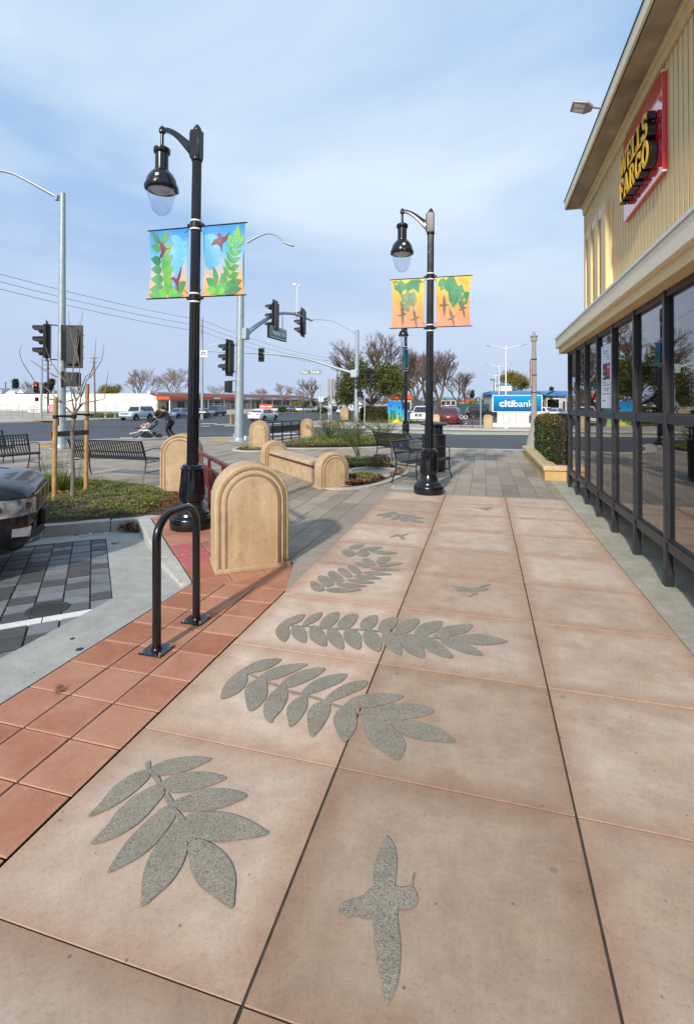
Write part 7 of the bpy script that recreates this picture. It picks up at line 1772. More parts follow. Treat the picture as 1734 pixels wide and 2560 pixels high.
# double-armed lot lights
ld = None
for k, (px, ptop, w, D, lab) in enumerate(((1264, 863, 48, 64, 'nearest tall white double arm lot light behind the blue sign'), (1247, 911, 33, 96, 'second tall white double arm lot light left of the nearest one'), (1237.5, 935, 23, 130, 'third white double arm lot light in the receding row'), (1231, 950, 18, 165, 'farthest and smallest white double arm lot light in the row'))):
    c = at(px, 1000, D); z0 = zt(c.x, c.y); hgt = at(px, ptop, D).z - z0
    if ld is None:
        ld = thing('lot_light', lab, 'lot light', (c.x, c.y, z0), 0, 'white double arm lot lights'); h0 = hgt
        MB().tube([(0, 0, 0), (0, 0, hgt)], [.11, .07], 10).build('pole', M['white_paint'], ld)
        for s in (-1, 1):
            MB().tube([(0, 0, hgt - .45), (s*.5, 0, hgt - .32), (s*1.1, 0, hgt - .12), (s*1.9, 0, hgt)], [.05, .045, .04, .035], 8).build('arm', M['white_paint'], ld)
            hd_ = MB(); hd_.M = Matrix.Translation((s*2.2, 0, hgt + .02)) @ Matrix.Rotation(R(-12*s), 4, 'Y'); hd_.box((-.36, -.16, -.05), (.36, .16, .05)); hd_.build('lamp_head', M['galv_dull'], ld, bevel=.03)
    else:
        o = copy_tree(ld, lab, (c.x, c.y, z0)); o.scale = (1, 1, hgt/h0)
# ------------------------------------------------------------------ across the side street
def island(name, poly, off, m, skirt=.3, step=4.): return setting(drape_obj(name, poly, off, M[m], None, step, skirt))
island('median_island', [(-30, 31.2), (-12, 32.2), (-7.9, 32.0), (-1.5, 30.1), (3, 30.6), (40, 32), (40, 34.6), (3, 33.4), (-1.5, 32.9), (-8, 34.6), (-12, 34.8), (-30, 33)][2:10], .06, 'strip_conc')
island('far_sidewalk', [(-14, 40.2), (-9.8, 37.6), (-2, 36.6), (3, 36.1), (45, 38), (45, 46.0), (3.6, 43.2), (-2, 44.0), (-9, 47.0), (-14.5, 50.2), (-16, 56), (-19, 56), (-17, 46)], .13, 'walk_far')
island('far_kerb', [(-14.2, 39.9), (-9.9, 37.3), (-2, 36.3), (3, 35.8), (45, 37.7), (45, 38.05), (3, 36.15), (-2, 36.65), (-9.8, 37.65), (-14, 40.25)], .134, 'white_conc')
island('verge', [(-15.2, 50.5), (-9.2, 47.2), (-6.9, 46.5), (-6.9, 49), (-9.5, 54), (-15, 70), (-19, 70), (-17, 56)], .17, 'dry_grass', .3)
island('lot_verge', [(-6.6, 46.3), (-3.2, 44.9), (-3.2, 46.4), (-6.6, 48.0)], .18, 'dry_grass', .3)
setting(leaf_field([(-6.6, 46.3), (-3.2, 44.9), (-3.2, 46.2), (-6.6, 47.6)], 1400, lambda x, y: zt(x, y) + .18, .13, .12, .8, 81).build('verge_grass', M['grass'], smooth=False), 'stuff')
setting(leaf_field([(-15.2, 50.5), (-9.2, 47.2), (-8, 47.2), (-10, 50.5), (-14, 53)], 1800, lambda x, y: zt(x, y) + .17, .14, .06, .8, 82).build('verge_grass', M['cover_dry'], smooth=False), 'stuff')
# far side of the boulevard
island('far_block_pavement', [(-49, 38), (-49.0, 40.6), (-47.2, 45.4), (-46, 60), (-45.6, 80), (-46, 100), (-47, 175), (-47, 400), (-80, 400), (-80, 100), (-70, 66), (-60, 40)][2:10], .12, 'lot', .3)
island('corner_sidewalk', [(-49.2, 40.0), (-47.4, 45.2), (-50, 47), (-62, 52), (-72, 46), (-60, 34)], .13, 'walk_far', .3)
island('corner_lot', [(-47.6, 46.5), (-46.3, 62), (-48, 118), (-80, 122), (-130, 130), (-120, 70), (-72, 47.5), (-60, 52.5)], .125, 'lot', .3, 5.)
island('centre_median', [(-38.6, 84), (-38.5, 145), (-38.5, 420), (-41.5, 420), (-41.5, 145), (-41.4, 84)], .14, 'dry_grass', .3, 8.)
island('right_lot', [(-6.4, 48.6), (4, 46), (60, 50), (60, 140), (-6, 140), (-14, 70)], .03, 'asphalt', .2, 6.)
# painted markings
def mark(name, poly, off=.02): return setting(drape_obj(name, poly, off, M['road_line'], None, 2.5))
def pxq(pts): return [tuple(gt(*p))[:2] for p in pts]
for pts in ([(500,1059.5),(540,1058.2),(544,1059.4),(503,1061)], [(534,1061.8),(577,1059.6),(584,1060.8),(540,1063.2)], [(558,1064.6),(598,1062.2),(602,1063.6),(563,1066.2)], [(502,1065.7),(526,1065),(526,1066.1),(502,1066.8)],
            [(556,1094),(590,1091.5),(596,1094),(562,1097)], [(630,1072),(690,1069),(712,1071.5),(650,1075)], [(660,1078),(732,1074),(740,1076.5),(668,1081)], [(655,1086),(735,1082),(742,1085),(664,1089)]): mark('crosswalk_bar', pxq(pts))
mark('lane_line', pxq([(640,1062),(700,1058),(702,1059),(642,1063.2)])); mark('lane_line', pxq([(900,1086),(960,1080.5),(964,1082),(904,1088)]))
mark('stop_line', pxq([(0,1101),(60,1099.5),(60,1101),(0,1102.8)])); mark('stop_line', pxq([(300,1095),(420,1092.5),(420,1094),(300,1096.5)]))
for pts in ([(86,1051),(136,1052.5),(136,1056),(86,1055)], [(812,1064),(852,1065),(850,1069),(806,1068.5)]): setting(drape_obj('tactile_strip', pxq(pts), .16, M['yellow_paint']))
for pts in ([(1160, 1062), (1166, 1056), (1170, 1056), (1164, 1062)],): mark('bay_line', pxq(pts), .05)
# pillars, railing and citibank sign
GQ = 'tapered stucco posts beside the maroon railing'
def tpost(px, pb, D, label, w=.62, h=.98):
    b = at(px, pb, D); z = zt(b.x, b.y) + .13; t = thing('stucco_post', label, 'post', (b.x, b.y, z), R(4), GQ)
    MB().loft([[(-w/2, -.25, 0), (w/2, -.25, 0), (w/2, .25, 0), (-w/2, .25, 0)], [(-w/2, -.25, h*.84), (w/2, -.25, h*.84), (w/2, .25, h*.84), (-w/2, .25, h*.84)], [(-w*.32, -.25, h), (w*.32, -.25, h), (w*.32, .25, h), (-w*.32, .25, h)]]).build('shaft', M['stucco'], t, smooth=False, bevel=.02)
    MB().box((-w*.30, -.262, .12), (w*.30, -.2505, h*.72)).build('panel', M['stucco_pale'], t, smooth=False)
pA_, pB_ = gt(*cp('R', 1150, 830), .13), gt(*cp('S', 445, 790), .13)
tpost(1089, 1067, fd(pA_.x, pA_.y), 'left stucco post of the maroon railing across the street'); tpost(1219, 1070, fd(pB_.x, pB_.y), 'right stucco post of the maroon railing, beside the blue sign')
zr_ = zt(pA_.x, pA_.y) + .13
t = rail('maroon railing across the street in front of the dark red crossover', (pA_.x + .3, pA_.y), (pB_.x - .3, pB_.y), .98, 4, mesh_z=(.72, .74), rails=(.10, .40))
t.location.z = zr_; t.rotation_euler.y = 0
for x in (1.9, 2.25):
    cy = MB(); cy.M = Matrix.Translation((x, -.02, .82)) @ Matrix.Rotation(R(90), 4, 'X'); cy.lathe([(.11, 0), (.13, .008), (.15, 0)], 16, cap=False); cy.build('bike_emblem', M['sign_white'], t, smooth=False)
cb = gt(*cp('S', 790, 770), .13); Dc = fd(cb.x, cb.y)
cs = thing('citibank_sign', 'blue bank sign with white lettering and a red arc on a white boarded base', 'sign', (cb.x, cb.y, zt(cb.x, cb.y) + .13), R(3))
k = Dc/FPX
fw = 98*k*1.08; zb_ = at(1280, 1028, Dc).z - (zt(cb.x, cb.y) + .13); zt2 = at(1280, 989, Dc).z - (zt(cb.x, cb.y) + .13)
xl = (1234 - 1280.5)*k; xr = xl + fw + .25
MB().box((xl - .07, -.16, zb_ - .06), (xr + .07, .16, zt2 + .06)).build('cabinet', M['white_paint'], cs, smooth=False, bevel=.02)
fc = MB().box((xl, -.012, 0), (xr, .0, 1.1)).build('face', M['citi_blue'], cs, smooth=False, loc=(0, -.1605, zb_)); fc.scale = (1, 1, (zt2 - zb_)/1.1)
zc = (zb_ + zt2)/2 - .07
Wf = xr - xl
def fit(o, w, h):                                        # stretch lettering to a given width and height
    xs = [v.co.x for v in o.data.vertices]; ys = [v.co.y for v in o.data.vertices]; a, b, c, d = min(xs), max(xs), min(ys), max(ys)
    for v in o.data.vertices: v.co.x = (v.co.x - a)*w/(b - a); v.co.y = (v.co.y - c)*h/(d - c)
HL = (zt2 - zb_)*.42
fit(text_mesh('citi', .8, M['sign_white'], cs, (xl + Wf*.125, -.178, zb_ + (zt2 - zb_)*.29), (R(90), 0, 0), bold=.022), Wf*.295, HL)
fit(text_mesh('bank', .8, M['sign_white'], cs, (xl + Wf*.435, -.178, zb_ + (zt2 - zb_)*.29), (R(90), 0, 0), bold=.002), Wf*.40, HL)
ap = [(xl + Wf*.315 + Wf*.092*math.cos(R(a)), zb_ + (zt2 - zb_)*.60 + .19*math.sin(R(a))) for a in range(12, 169, 12)]
rg = []
for i, (x, z) in enumerate(ap):
    w_ = .026 + .03*math.sin(math.pi*i/(len(ap)-1)); rg.append([(x, -.1745, z), (x, -.1745, z + w_*1.5), (x, -.182, z + w_*1.5), (x, -.182, z)])
MB().loft(rg).build('red_arc', M['tail'], cs, smooth=False)
bx0, bx1 = (1243 - 1280.5)*k, (1319 - 1280.5)*k
MB().box((bx0, -.10, .30), (bx1, .10, zb_ - .06)).build('board_backing', M['wood_old'], cs, smooth=False)
for i in range(5):
    w_ = (bx1 - bx0)/5; MB().box((bx0 + w_*i + .012, -.16, .30 - .02*(i % 2)), (bx0 + w_*(i+1) - .012, -.101, zb_ - .065)).build('board', M['slatted_white'], cs, smooth=False, bevel=.008)
MB().box(((1228 - 1280.5)*k, -.42, -.02), ((1326 - 1280.5)*k, .42, .30)).build('plinth', M['slatted_white'], cs, smooth=False, bevel=.02)
hq = gt(*cp('S', 702, 790), .13); hz0 = zt(hq.x, hq.y) + .13
hyd = thing('fire_hydrant', 'white fire hydrant in front of the blue bank sign', 'hydrant', (hq.x, hq.y, hz0))
MB().lathe([(.16, 0), (.16, .04), (.11, .05), (.105, .36), (.14, .37), (.14, .42), (.12, .44), (.115, .56), (.07, .62), (.03, .64), (.03, .69), (0, .69)], 16).build('barrel', M['white_paint'], hyd)
for a in (0, 2.09, 4.19):
    mb = MB(); mb.M = Matrix.Translation((0, 0, .46)) @ Matrix.Rotation(a - .7, 4, 'Z') @ Matrix.Rotation(R(90), 4, 'Y'); mb.lathe([(.07, .08), (.07, .17), (.085, .17), (.085, .20), (.03, .21), (.03, .235)], 12); mb.build('nozzle', M['white_paint'], hyd)
# painted cabinet
ub = gt(*cp('R', 525, 785), .13); Du = fd(ub.x, ub.y); ku = Du/FPX; zu = zt(ub.x, ub.y) + .13
cbx = thing('painted_cabinet', 'utility cabinet painted with blue sky, butterflies and yellow green plants', 'utility box', (ub.x, ub.y, zu), YAW)
hU = (1061 - 1004.5)*ku
w1, w2 = 27*ku, 15*ku
for nm, x0, x1, hh in (('cabinet_body', -w1*.60, w1*.62, hU), ('side_cabinet', w1*.625, w1*.625 + w2, hU*.66)):
    o = MB().box((x0, -.38, .05), (x1, .38, 2.0)).build(nm, M['box_art'], cbx, smooth=False, bevel=.03); o.scale = (1, 1, hh/2.0)
MB().box((-w1*.68, -.30, hU*.48), (-w1*.602, .3, hU*.86)).build('meter_box', flat('painted blue', srgb(30, 140, 226)), cbx, smooth=False)
MB().box((-w1*.66, -.5, -.1), (w1*.66 + w2, .5, .05)).build('pad', M['white_conc'], cbx, smooth=False)
art = []
def plant_art(x, z, h, n, s):
    mb = MB()
    for i in range(n):
        f = .15 + .85*i/n
        for sg in (-1, 1):
            q = leaf_shape((x, z + h*f*.8), (x + sg*s*(1.1-.5*f), z + h*(f*.8 + .22)), .16, 4); mb.add([(a, -.384 - .0005*i, b) for a, b in q], [tuple(range(len(q)))])
    mb.add([(x - .015, -.383, z), (x + .015, -.383, z), (x + .008, -.383, z + h), (x - .008, -.383, z + h)], [(0,1,2,3)])
    return mb
plant_art(-.22, .15, 1.35, 6, .36).build('painted_stem', M['art_green'], cbx, smooth=False); plant_art(.44, .12, .75, 4, .24).build('painted_stem', M['art_green'], cbx, smooth=False); plant_art(-.48, .12, .55, 3, .22).build('painted_stem', M['art_green'], cbx, smooth=False); plant_art(.1, .1, .4, 3, .3).build('painted_leaf', M['art_yellow'], cbx, smooth=False)
for x, z, s in ((-.42, hU*.80, .16), (.36, hU*.74, .18), (.36, hU*.45, .17)):
    mb = MB(); mb.add([(x, -.386, z - s), (x - s*.9, -.386, z + s*.7), (x - s*.2, -.386, z + .1*s), (x, -.386, z + s*.5), (x + s*.2, -.386, z + .1*s), (x + s*.9, -.386, z + s*.7)], [(0, 5, 4, 3, 2, 1)]); mb.build('painted_butterfly', M['art_black'], cbx, smooth=False)
# ------------------------------------------------------------------ trees
def fit_segs(segs, h, th, rad):                        # stretch a crown to the height and spread it has in the photograph
    zm = sorted(p.z for s in segs for p in s[0])[-4]; rs = sorted(math.hypot(p.x, p.y) for s in segs for p in s[0]); rm = rs[int(len(rs)*.97)]
    kz = (h - th) / max(.1, zm - th); kr = rad / max(.1, rm)
    for s in segs:
        for p in s[0]:
            if p.z > th: p.z = th + (p.z - th)*kz
            p.x *= kr; p.y *= kr
def bare_tree(label, px, D, top, width, seed, depth=6, mat='twig', trunk_h=None, fork=4, bark='bark_dark', group=None, name='bare_tree', up=.04, rmin=None, spread=.62, kids=(3, 4)):
    depth -= 1
    b = at(px, 1000, D); z0 = zt(b.x, b.y) + .1; h = at(px, top, D).z - z0
    t = thing(name, label, 'tree', (b.x, b.y, z0), 0, group); rd = random.Random(seed)
    rm = rmin or max(.006, D*.00011); th = trunk_h or h*.24; r0 = h*.028 + .05
    pts = [(0, 0, -.1), (.02*h*rd.uniform(-1, 1), 0, th*.5), (.03*h*rd.uniform(-1, 1), .02*h, th)]
    MB().tube(pts, [r0*1.25, r0, r0*.9], 9).build('trunk', M[bark], t)
    segs = []; ratio = (width*D/FPX/2) / max(.1, h - th)
    for k in range(fork):
        a = 6.283*k/fork + rd.uniform(-.5, .5); d = Vector((math.cos(a)*ratio*rd.uniform(.5, 1.15), math.sin(a)*ratio*rd.uniform(.5, 1.15), 1)).normalized()
        grow(rd, Vector(pts[-1]), d, (h-th)*rd.uniform(.36, .46), r0*.55, depth - 1, segs, spread, up, kids, .68, rm, .17, .30)
    fit_segs(segs, h, th, width*D/FPX/2)
    segs_mesh(segs).build('crown', M[mat], t, smooth=False)
    return t, segs
def leafy_tree(label, px, D, top, width, seed, leaf, n, ls, bark='bark_dark', depth=5, trunk_h=None, name='leafy_tree', fork=4, spread=.7, cl=.9, zoff=.1, group=None, low=.0):
    b = at(px, 1000, D); z0 = zt(b.x, b.y) + zoff; h = at(px, top, D).z - z0
    t = thing(name, label, 'tree', (b.x, b.y, z0), 0, group); rd = random.Random(seed); th = trunk_h or h*.22; r0 = h*.024 + .05
    MB().tube([(0, 0, -.1), (.02*h*rd.uniform(-1, 1), 0, th*.5), (0, .02*h, th)], [r0*1.3, r0, r0*.9], 9).build('trunk', M[bark], t)
    segs = []; ratio = (width*D/FPX/2)/max(.1, h - th)
    for k in range(fork):
        a = 6.283*k/fork + rd.uniform(-.4, .4); d = Vector((math.cos(a)*ratio*rd.uniform(.6, 1.1), math.sin(a)*ratio*rd.uniform(.6, 1.1), 1 - low)).normalized()
        grow(rd, Vector((0, .02*h, th)), d, (h-th)*.36, r0*.55, depth - 1, segs, spread, .03, (2, 3), .74, .02, .16, .4)
    fit_segs(segs, h - cl*.7, th, max(.3, width*D/FPX/2 - cl*.7))
    segs_mesh(segs).build('limbs', M[bark], t, smooth=False)
    ends = [s for s in segs if s[3] <= 1]; lv = MB(); per = max(3, n // max(1, len(ends)))
    for s in ends:
        c = s[0][-1]; rr = cl * rd.uniform(.55, 1.2); dense = rd.random()
        for i in range(int(per * (.5 + dense))):
            d = Vector((rd.gauss(0, 1), rd.gauss(0, 1), rd.gauss(0, .8))); d = d.normalized() * rr * rd.random()**.5
            p = c + d; u = Vector((rd.uniform(-1, 1), rd.uniform(-1, 1), rd.uniform(-.9, .7))).normalized() * ls * rd.uniform(.6, 1.3); w = u.cross(Vector((rd.uniform(-1, 1), rd.uniform(-1, 1), rd.uniform(-1, 1)))).normalized() * ls * .36
            lv.add([p, p + u*.5 + w, p + u, p + u*.5 - w], [(0,1,2,3)])
    lv.build('crown', M[leaf], t, smooth=False)
    return t
leafy_tree('dark evergreen with forked trunk behind the far hedge and the long mast arm pole', 930, 62, 893, 205, 14, 'magnolia', 30000, .21, depth=5, trunk_h=1.9, fork=6, spread=.8, cl=1.25, low=.45, name='evergreen_tree')
GB = 'bare winter trees in the background'
bare_tree('bare tree whose branches rise above the dark evergreen', 925, 84, 832, 200, 21, 7, trunk_h=3.0, group=GB, spread=.5)
bare_tree('tall bare tree directly right of the evergreen, behind the far lamp', 1040, 80, 866, 125, 22, 7, trunk_h=2.2, group=GB, up=.10, spread=.5)
bare_tree('broad bare tree right of the middle lamp pole, above the dark red crossover', 1092, 72, 872, 165, 23, 7, trunk_h=2.4, group=GB, up=.08, spread=.52)
bare_tree('smaller bare tree at the right edge of the bare row, left of the blue sign', 1142, 108, 928, 100, 24, 6, group=GB, up=.08)
bare_tree('bare tree glimpsed between the far lamp pole and the middle lamp pole', 1003, 96, 884, 120, 61, 7, trunk_h=2.4, group=GB, spread=.55)
bare_tree('bare tree directly behind the middle lamp pole', 1066, 100, 880, 130, 62, 7, trunk_h=2.4, group=GB, spread=.55)
bare_tree('low bare tree just left of the lot lights', 1160, 130, 960, 55, 25, 5, group=GB)
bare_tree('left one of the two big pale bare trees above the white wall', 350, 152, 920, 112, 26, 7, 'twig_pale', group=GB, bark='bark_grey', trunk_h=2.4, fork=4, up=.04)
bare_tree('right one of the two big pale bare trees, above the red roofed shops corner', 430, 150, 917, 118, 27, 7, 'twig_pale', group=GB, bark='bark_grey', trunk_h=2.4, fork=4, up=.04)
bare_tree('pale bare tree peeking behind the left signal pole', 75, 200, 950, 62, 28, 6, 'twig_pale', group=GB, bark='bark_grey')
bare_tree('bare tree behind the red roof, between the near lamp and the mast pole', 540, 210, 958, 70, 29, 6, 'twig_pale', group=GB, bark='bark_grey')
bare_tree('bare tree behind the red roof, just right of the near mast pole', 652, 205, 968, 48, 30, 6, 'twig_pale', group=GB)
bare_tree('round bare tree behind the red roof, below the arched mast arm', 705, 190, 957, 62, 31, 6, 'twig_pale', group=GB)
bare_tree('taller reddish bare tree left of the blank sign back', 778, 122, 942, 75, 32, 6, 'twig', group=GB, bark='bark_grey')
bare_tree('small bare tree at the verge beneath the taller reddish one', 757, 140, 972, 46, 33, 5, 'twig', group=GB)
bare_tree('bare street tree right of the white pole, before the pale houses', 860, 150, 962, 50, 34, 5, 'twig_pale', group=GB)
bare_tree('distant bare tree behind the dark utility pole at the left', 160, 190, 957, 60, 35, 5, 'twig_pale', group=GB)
leafy_tree('yellow green willow like tree beyond the blue roofed building', 1288, 138, 924, 78, 41, 'willow', 9000, .36, depth=5, trunk_h=2.5, cl=1.5, name='yellow_tree', bark='bark_grey', fork=5)
leafy_tree('low olive green bushy tree above the white wall, left of the bare pair', 275, 148, 960, 68, 42, 'willow', 5000, .38, depth=4, trunk_h=1.2, cl=1.5, name='bushy_tree', fork=5)
leafy_tree('dark conifer at far left above the grey roofs', 39, 185, 945, 17, 43, 'conifer', 3500, .4, depth=4, trunk_h=2, cl=.9, name='conifer', fork=5, spread=.3)
leafy_tree('dark round tree behind the left signal pole, above the wall', 126, 165, 946, 28, 44, 'conifer', 3000, .42, depth=4, cl=1.0, name='round_tree')
leafy_tree('dark green round bush like tree at the end of the red roofed shops', 775, 128, 1000, 42, 45, 'olive', 4000, .3, depth=4, trunk_h=.6, cl=1.0, name='bushy_tree', fork=5)
leafy_tree('yellowish shrub tree left of the dark round bush by the shops', 742, 132, 1005, 34, 46, 'willow', 2200, .3, depth=4, trunk_h=.6, cl=.9, name='bushy_tree')
leafy_tree('dark tree mass behind the white pole, left of the far mast pole', 868, 118, 985, 34, 47, 'conifer', 3000, .34, depth=4, trunk_h=1, cl=1.0, name='bushy_tree', fork=5)
leafy_tree('slim dark cypress left of the lot lights', 1179, 150, 975, 10, 48, 'conifer', 1600, .34, depth=4, trunk_h=.8, cl=.6, name='cypress', spread=.25)
leafy_tree('small yellow hedge like tree left of the blue sign', 1184, 105, 1001, 34, 49, 'willow', 1800, .28, depth=4, trunk_h=.6, cl=.8, name='bushy_tree')
leafy_tree('reddish brown tree left of the lot light poles', 1222, 175, 981, 34, 50, 'olive', 2200, .4, depth=4, cl=1.2, name='round_tree')
leafy_tree('dark pointed tree far right behind the teal roof', 1378, 175, 966, 8, 51, 'conifer', 1200, .36, depth=4, cl=.6, name='cypress', spread=.2)
def palm(px, D, top, label, seed, fr=2.4):
    b = at(px, 1000, D); z0 = zt(b.x, b.y); h = at(px, top, D).z - z0 - fr*.35; t = thing('palm_tree', label, 'palm', (b.x, b.y, z0)); rd = random.Random(seed)
    MB().tube([(0, 0, 0), (.1, 0, h*.5), (0, 0, h)], [.3, .24, .2], 8).build('trunk', M['bark_grey'], t)
    for i in range(16):
        a = i*2.4 + rd.random(); e = rd.uniform(-.2, 1.1); mb = MB(); n = 6; A = []
        for k in range(n+1):
            s = k/n; r = fr*s; z = h + fr*(math.sin(e)*s - .55*s*s); w = .22*math.sin(math.pi*min(1, s*1.05+.05)) + .02
            A.append((math.cos(a)*r*math.cos(e*.6), math.sin(a)*r*math.cos(e*.6), z, w))
        vs = []
        for x, y, z, w in A: vs += [(x - math.sin(a)*w, y + math.cos(a)*w, z - w*.4), (x, y, z), (x + math.sin(a)*w, y - math.cos(a)*w, z - w*.4)]
        mb.add(vs, [(3*k, 3*k+1, 3*k+4, 3*k+3) for k in range(n)] + [(3*k+1, 3*k+2, 3*k+5, 3*k+4) for k in range(n)]); mb.build('frond', M['olive'], t, smooth=False)
palm(1233, 210, 945, 'tall slim palm left of the lot lights', 3, 2.2)
palm(1360, 88, 976, 'palm with drooping fronds right of the concrete standard', 5, 3.2)
palm(1348, 96, 985, 'smaller palm just left of the drooping one', 6, 2.6)
# hedges and shrubs across the street
hh = thing('clipped_hedge', 'long low dark hedge in front of the evergreen, left of the painted cabinet', 'hedge', (0, 0, 0))
q0, q1 = gt(*cp('Q', 1310, 560)), gt(*cp('R', 385, 778)); zh = zt(q0.x, q0.y)
ga, gb = hedge_box((q0.x - .1, q0.y + .2, zh + .1), (q1.x, q0.y + 2.2, zh + 1.65), 8000, .15, 91, .5)
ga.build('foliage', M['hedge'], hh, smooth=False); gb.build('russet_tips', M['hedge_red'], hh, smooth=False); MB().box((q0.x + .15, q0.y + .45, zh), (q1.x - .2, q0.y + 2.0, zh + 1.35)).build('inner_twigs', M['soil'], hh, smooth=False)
def bush(px, pb, D, w, h, mat, seed, label, n=1200, s=.2, name='shrub'):
    b = at(px, 1000, D); z = zt(b.x, b.y) + .1; r = w*D/FPX/2; hh_ = h*D/FPX/2
    return tag(leaf_ball((0, 0, hh_), (r, r*.8, hh_), n, s, seed).build(name, M[mat], smooth=False, loc=(b.x, b.y, z)), label, 'shrub')
bush(706, 0, 112, 26, 13, 'hedge', 1, 'dark clipped shrub right of the orange red sign'); bush(805, 0, 105, 26, 14, 'hedge', 2, 'dark low shrub before the parked cars at the shops end')
bush(868, 0, 58, 14, 26, 'olive', 3, 'green shrub at the foot of the far mast pole'); bush(508, 0, 70, 22, 14, 'olive', 4, 'grey green shrub behind the stroller canopy, by the far kerb')
bush(372, 0, 73, 20, 18, 'olive', 14, 'grass like grey green shrub behind the old white truck'); bush(395, 0, 74, 16, 16, 'cover_dry', 15, 'brownish shrub left of the stroller woman, beyond the road')
for k, (px, w) in enumerate(((222, 22), (238, 16), (262, 20), (284, 16))):
    b = gt(px, 1047); tag(blades(0, 0, .1, 160, w*.028, .9, .35, 60 + k, .03).build('grass_clump', M['grass'], smooth=False, loc=(b.x, b.y + 1, b.z)), ('leftmost', 'second', 'third', 'rightmost')[k] + ' bright grass clump on the far kerb strip left of the old white truck', 'grass clump', 'grass clumps on the far kerb strip')
# hazy line of far trees and shrubs that closes the view
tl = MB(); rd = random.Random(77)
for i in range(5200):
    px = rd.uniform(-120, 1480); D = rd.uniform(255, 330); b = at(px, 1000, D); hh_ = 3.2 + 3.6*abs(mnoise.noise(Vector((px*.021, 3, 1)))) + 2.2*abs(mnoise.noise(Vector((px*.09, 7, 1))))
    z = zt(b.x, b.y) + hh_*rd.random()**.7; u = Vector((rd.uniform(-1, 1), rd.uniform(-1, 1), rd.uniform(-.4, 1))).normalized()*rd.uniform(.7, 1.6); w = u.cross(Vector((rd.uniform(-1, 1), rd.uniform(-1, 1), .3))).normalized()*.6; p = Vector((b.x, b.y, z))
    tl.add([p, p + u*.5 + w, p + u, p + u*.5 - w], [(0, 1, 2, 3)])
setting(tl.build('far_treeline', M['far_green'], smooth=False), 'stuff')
# ------------------------------------------------------------------ far buildings
def pt(px, D): v = at(px, 1000, D); return Vector((v.x, v.y, zt(v.x, v.y)))
def zat(py, D): return EYE - (py - HY)*D/FPX
w0 = at(395, 1000, 121); shop = thing('shop_row', 'low red roofed shop row with a long white side wall across the boulevard', 'building', (w0.x, w0.y, zt(w0.x, w0.y)))
zb0 = zt(w0.x, w0.y); hW = zat(983.6, 121) - zb0; hR = zat(979, 121) - zb0
MB().box((-95, 0, -.5), (-.3, .4, hW)).build('side_wall', M['white_wall'], shop, smooth=False)
for i in range(1, 9): MB().box((-95 + 11.5*i, -.02, -.2), (-95 + 11.5*i + .07, -.001, hW - .02)).build('wall_joint', M['shop_wall'], shop, smooth=False)
MB().box((-40, .401, -.5), (-.35, 105, hW - .1)).build('hall', M['shop_wall'], shop, smooth=False)
MB().box((-.35, -.3, hW*.0), (.1, 104, 3.05)).build('front_wall', M['shop_wall'], shop, smooth=False)
def slope_roof(y0, y1, top, eave, out, name='roof'):
    MB().add([(-2.0, y0, top), (-2.0, y1, top), (out, y1, eave + .55), (out, y0, eave + .55), (-2.0, y0, top - .4), (-2.0, y1, top - .4), (out, y1, eave), (out, y0, eave)], [(0,1,2,3)[::-1], (4,5,6,7), (3,2,6,7)[::-1], (0,3,7,4)[::-1], (1,2,6,5)]).build(name, M['roof_red'], shop, smooth=False)
slope_roof(-.4, 105, hR - .25, 3.1, 3.4)
MB().box((-2.6, -.5, hR - .35), (-1.9, 105, hR + .05)).build('parapet', M['white_wall'], shop, smooth=False)
MB().box((3.42, -.5, 3.05), (3.55, 36, 3.75)).build('orange_fascia', M['band_orange'], shop, smooth=False); MB().box((3.42, 36.01, 3.05), (3.55, 105, 3.7)).build('white_fascia', M['shop_wall'], shop, smooth=False)
MB().box((-.2, -.5, 3.05), (3.415, -.38, 3.75)).build('orange_fascia', M['band_orange'], shop, smooth=False)
for i in range(22):
    y = 3 + 4.6*i; f = MB().box((.11, y, .1), (.16, y + (3.4 if i % 3 else 2.2), 2.6)).build('shop_window', M['shop_wall'], shop, smooth=False); MB().box((.165, y + .15, .25), (.18, y + (3.25 if i % 3 else 2.05), 2.45)).build('pane', M['shop_dark'], f, smooth=False)
for i in range(12): MB().box((3.1, 8.7*i, 0), (3.35, 8.7*i + .25, 3.05)).build('canopy_post', M['white_wall'], shop, smooth=False)
for i in range(7):
    y = 20 + 10*i; MB().box((3.56, y, 3.2), (3.6, y + 3.5, 3.6)).build('shop_sign', M['sign_maroon'] if i % 2 else M['sign_white'], shop, smooth=False)
MB().cbox((-60, -.03, .9), (1.6, .05, .7)).build('vent', M['galv_dull'], shop, smooth=False)
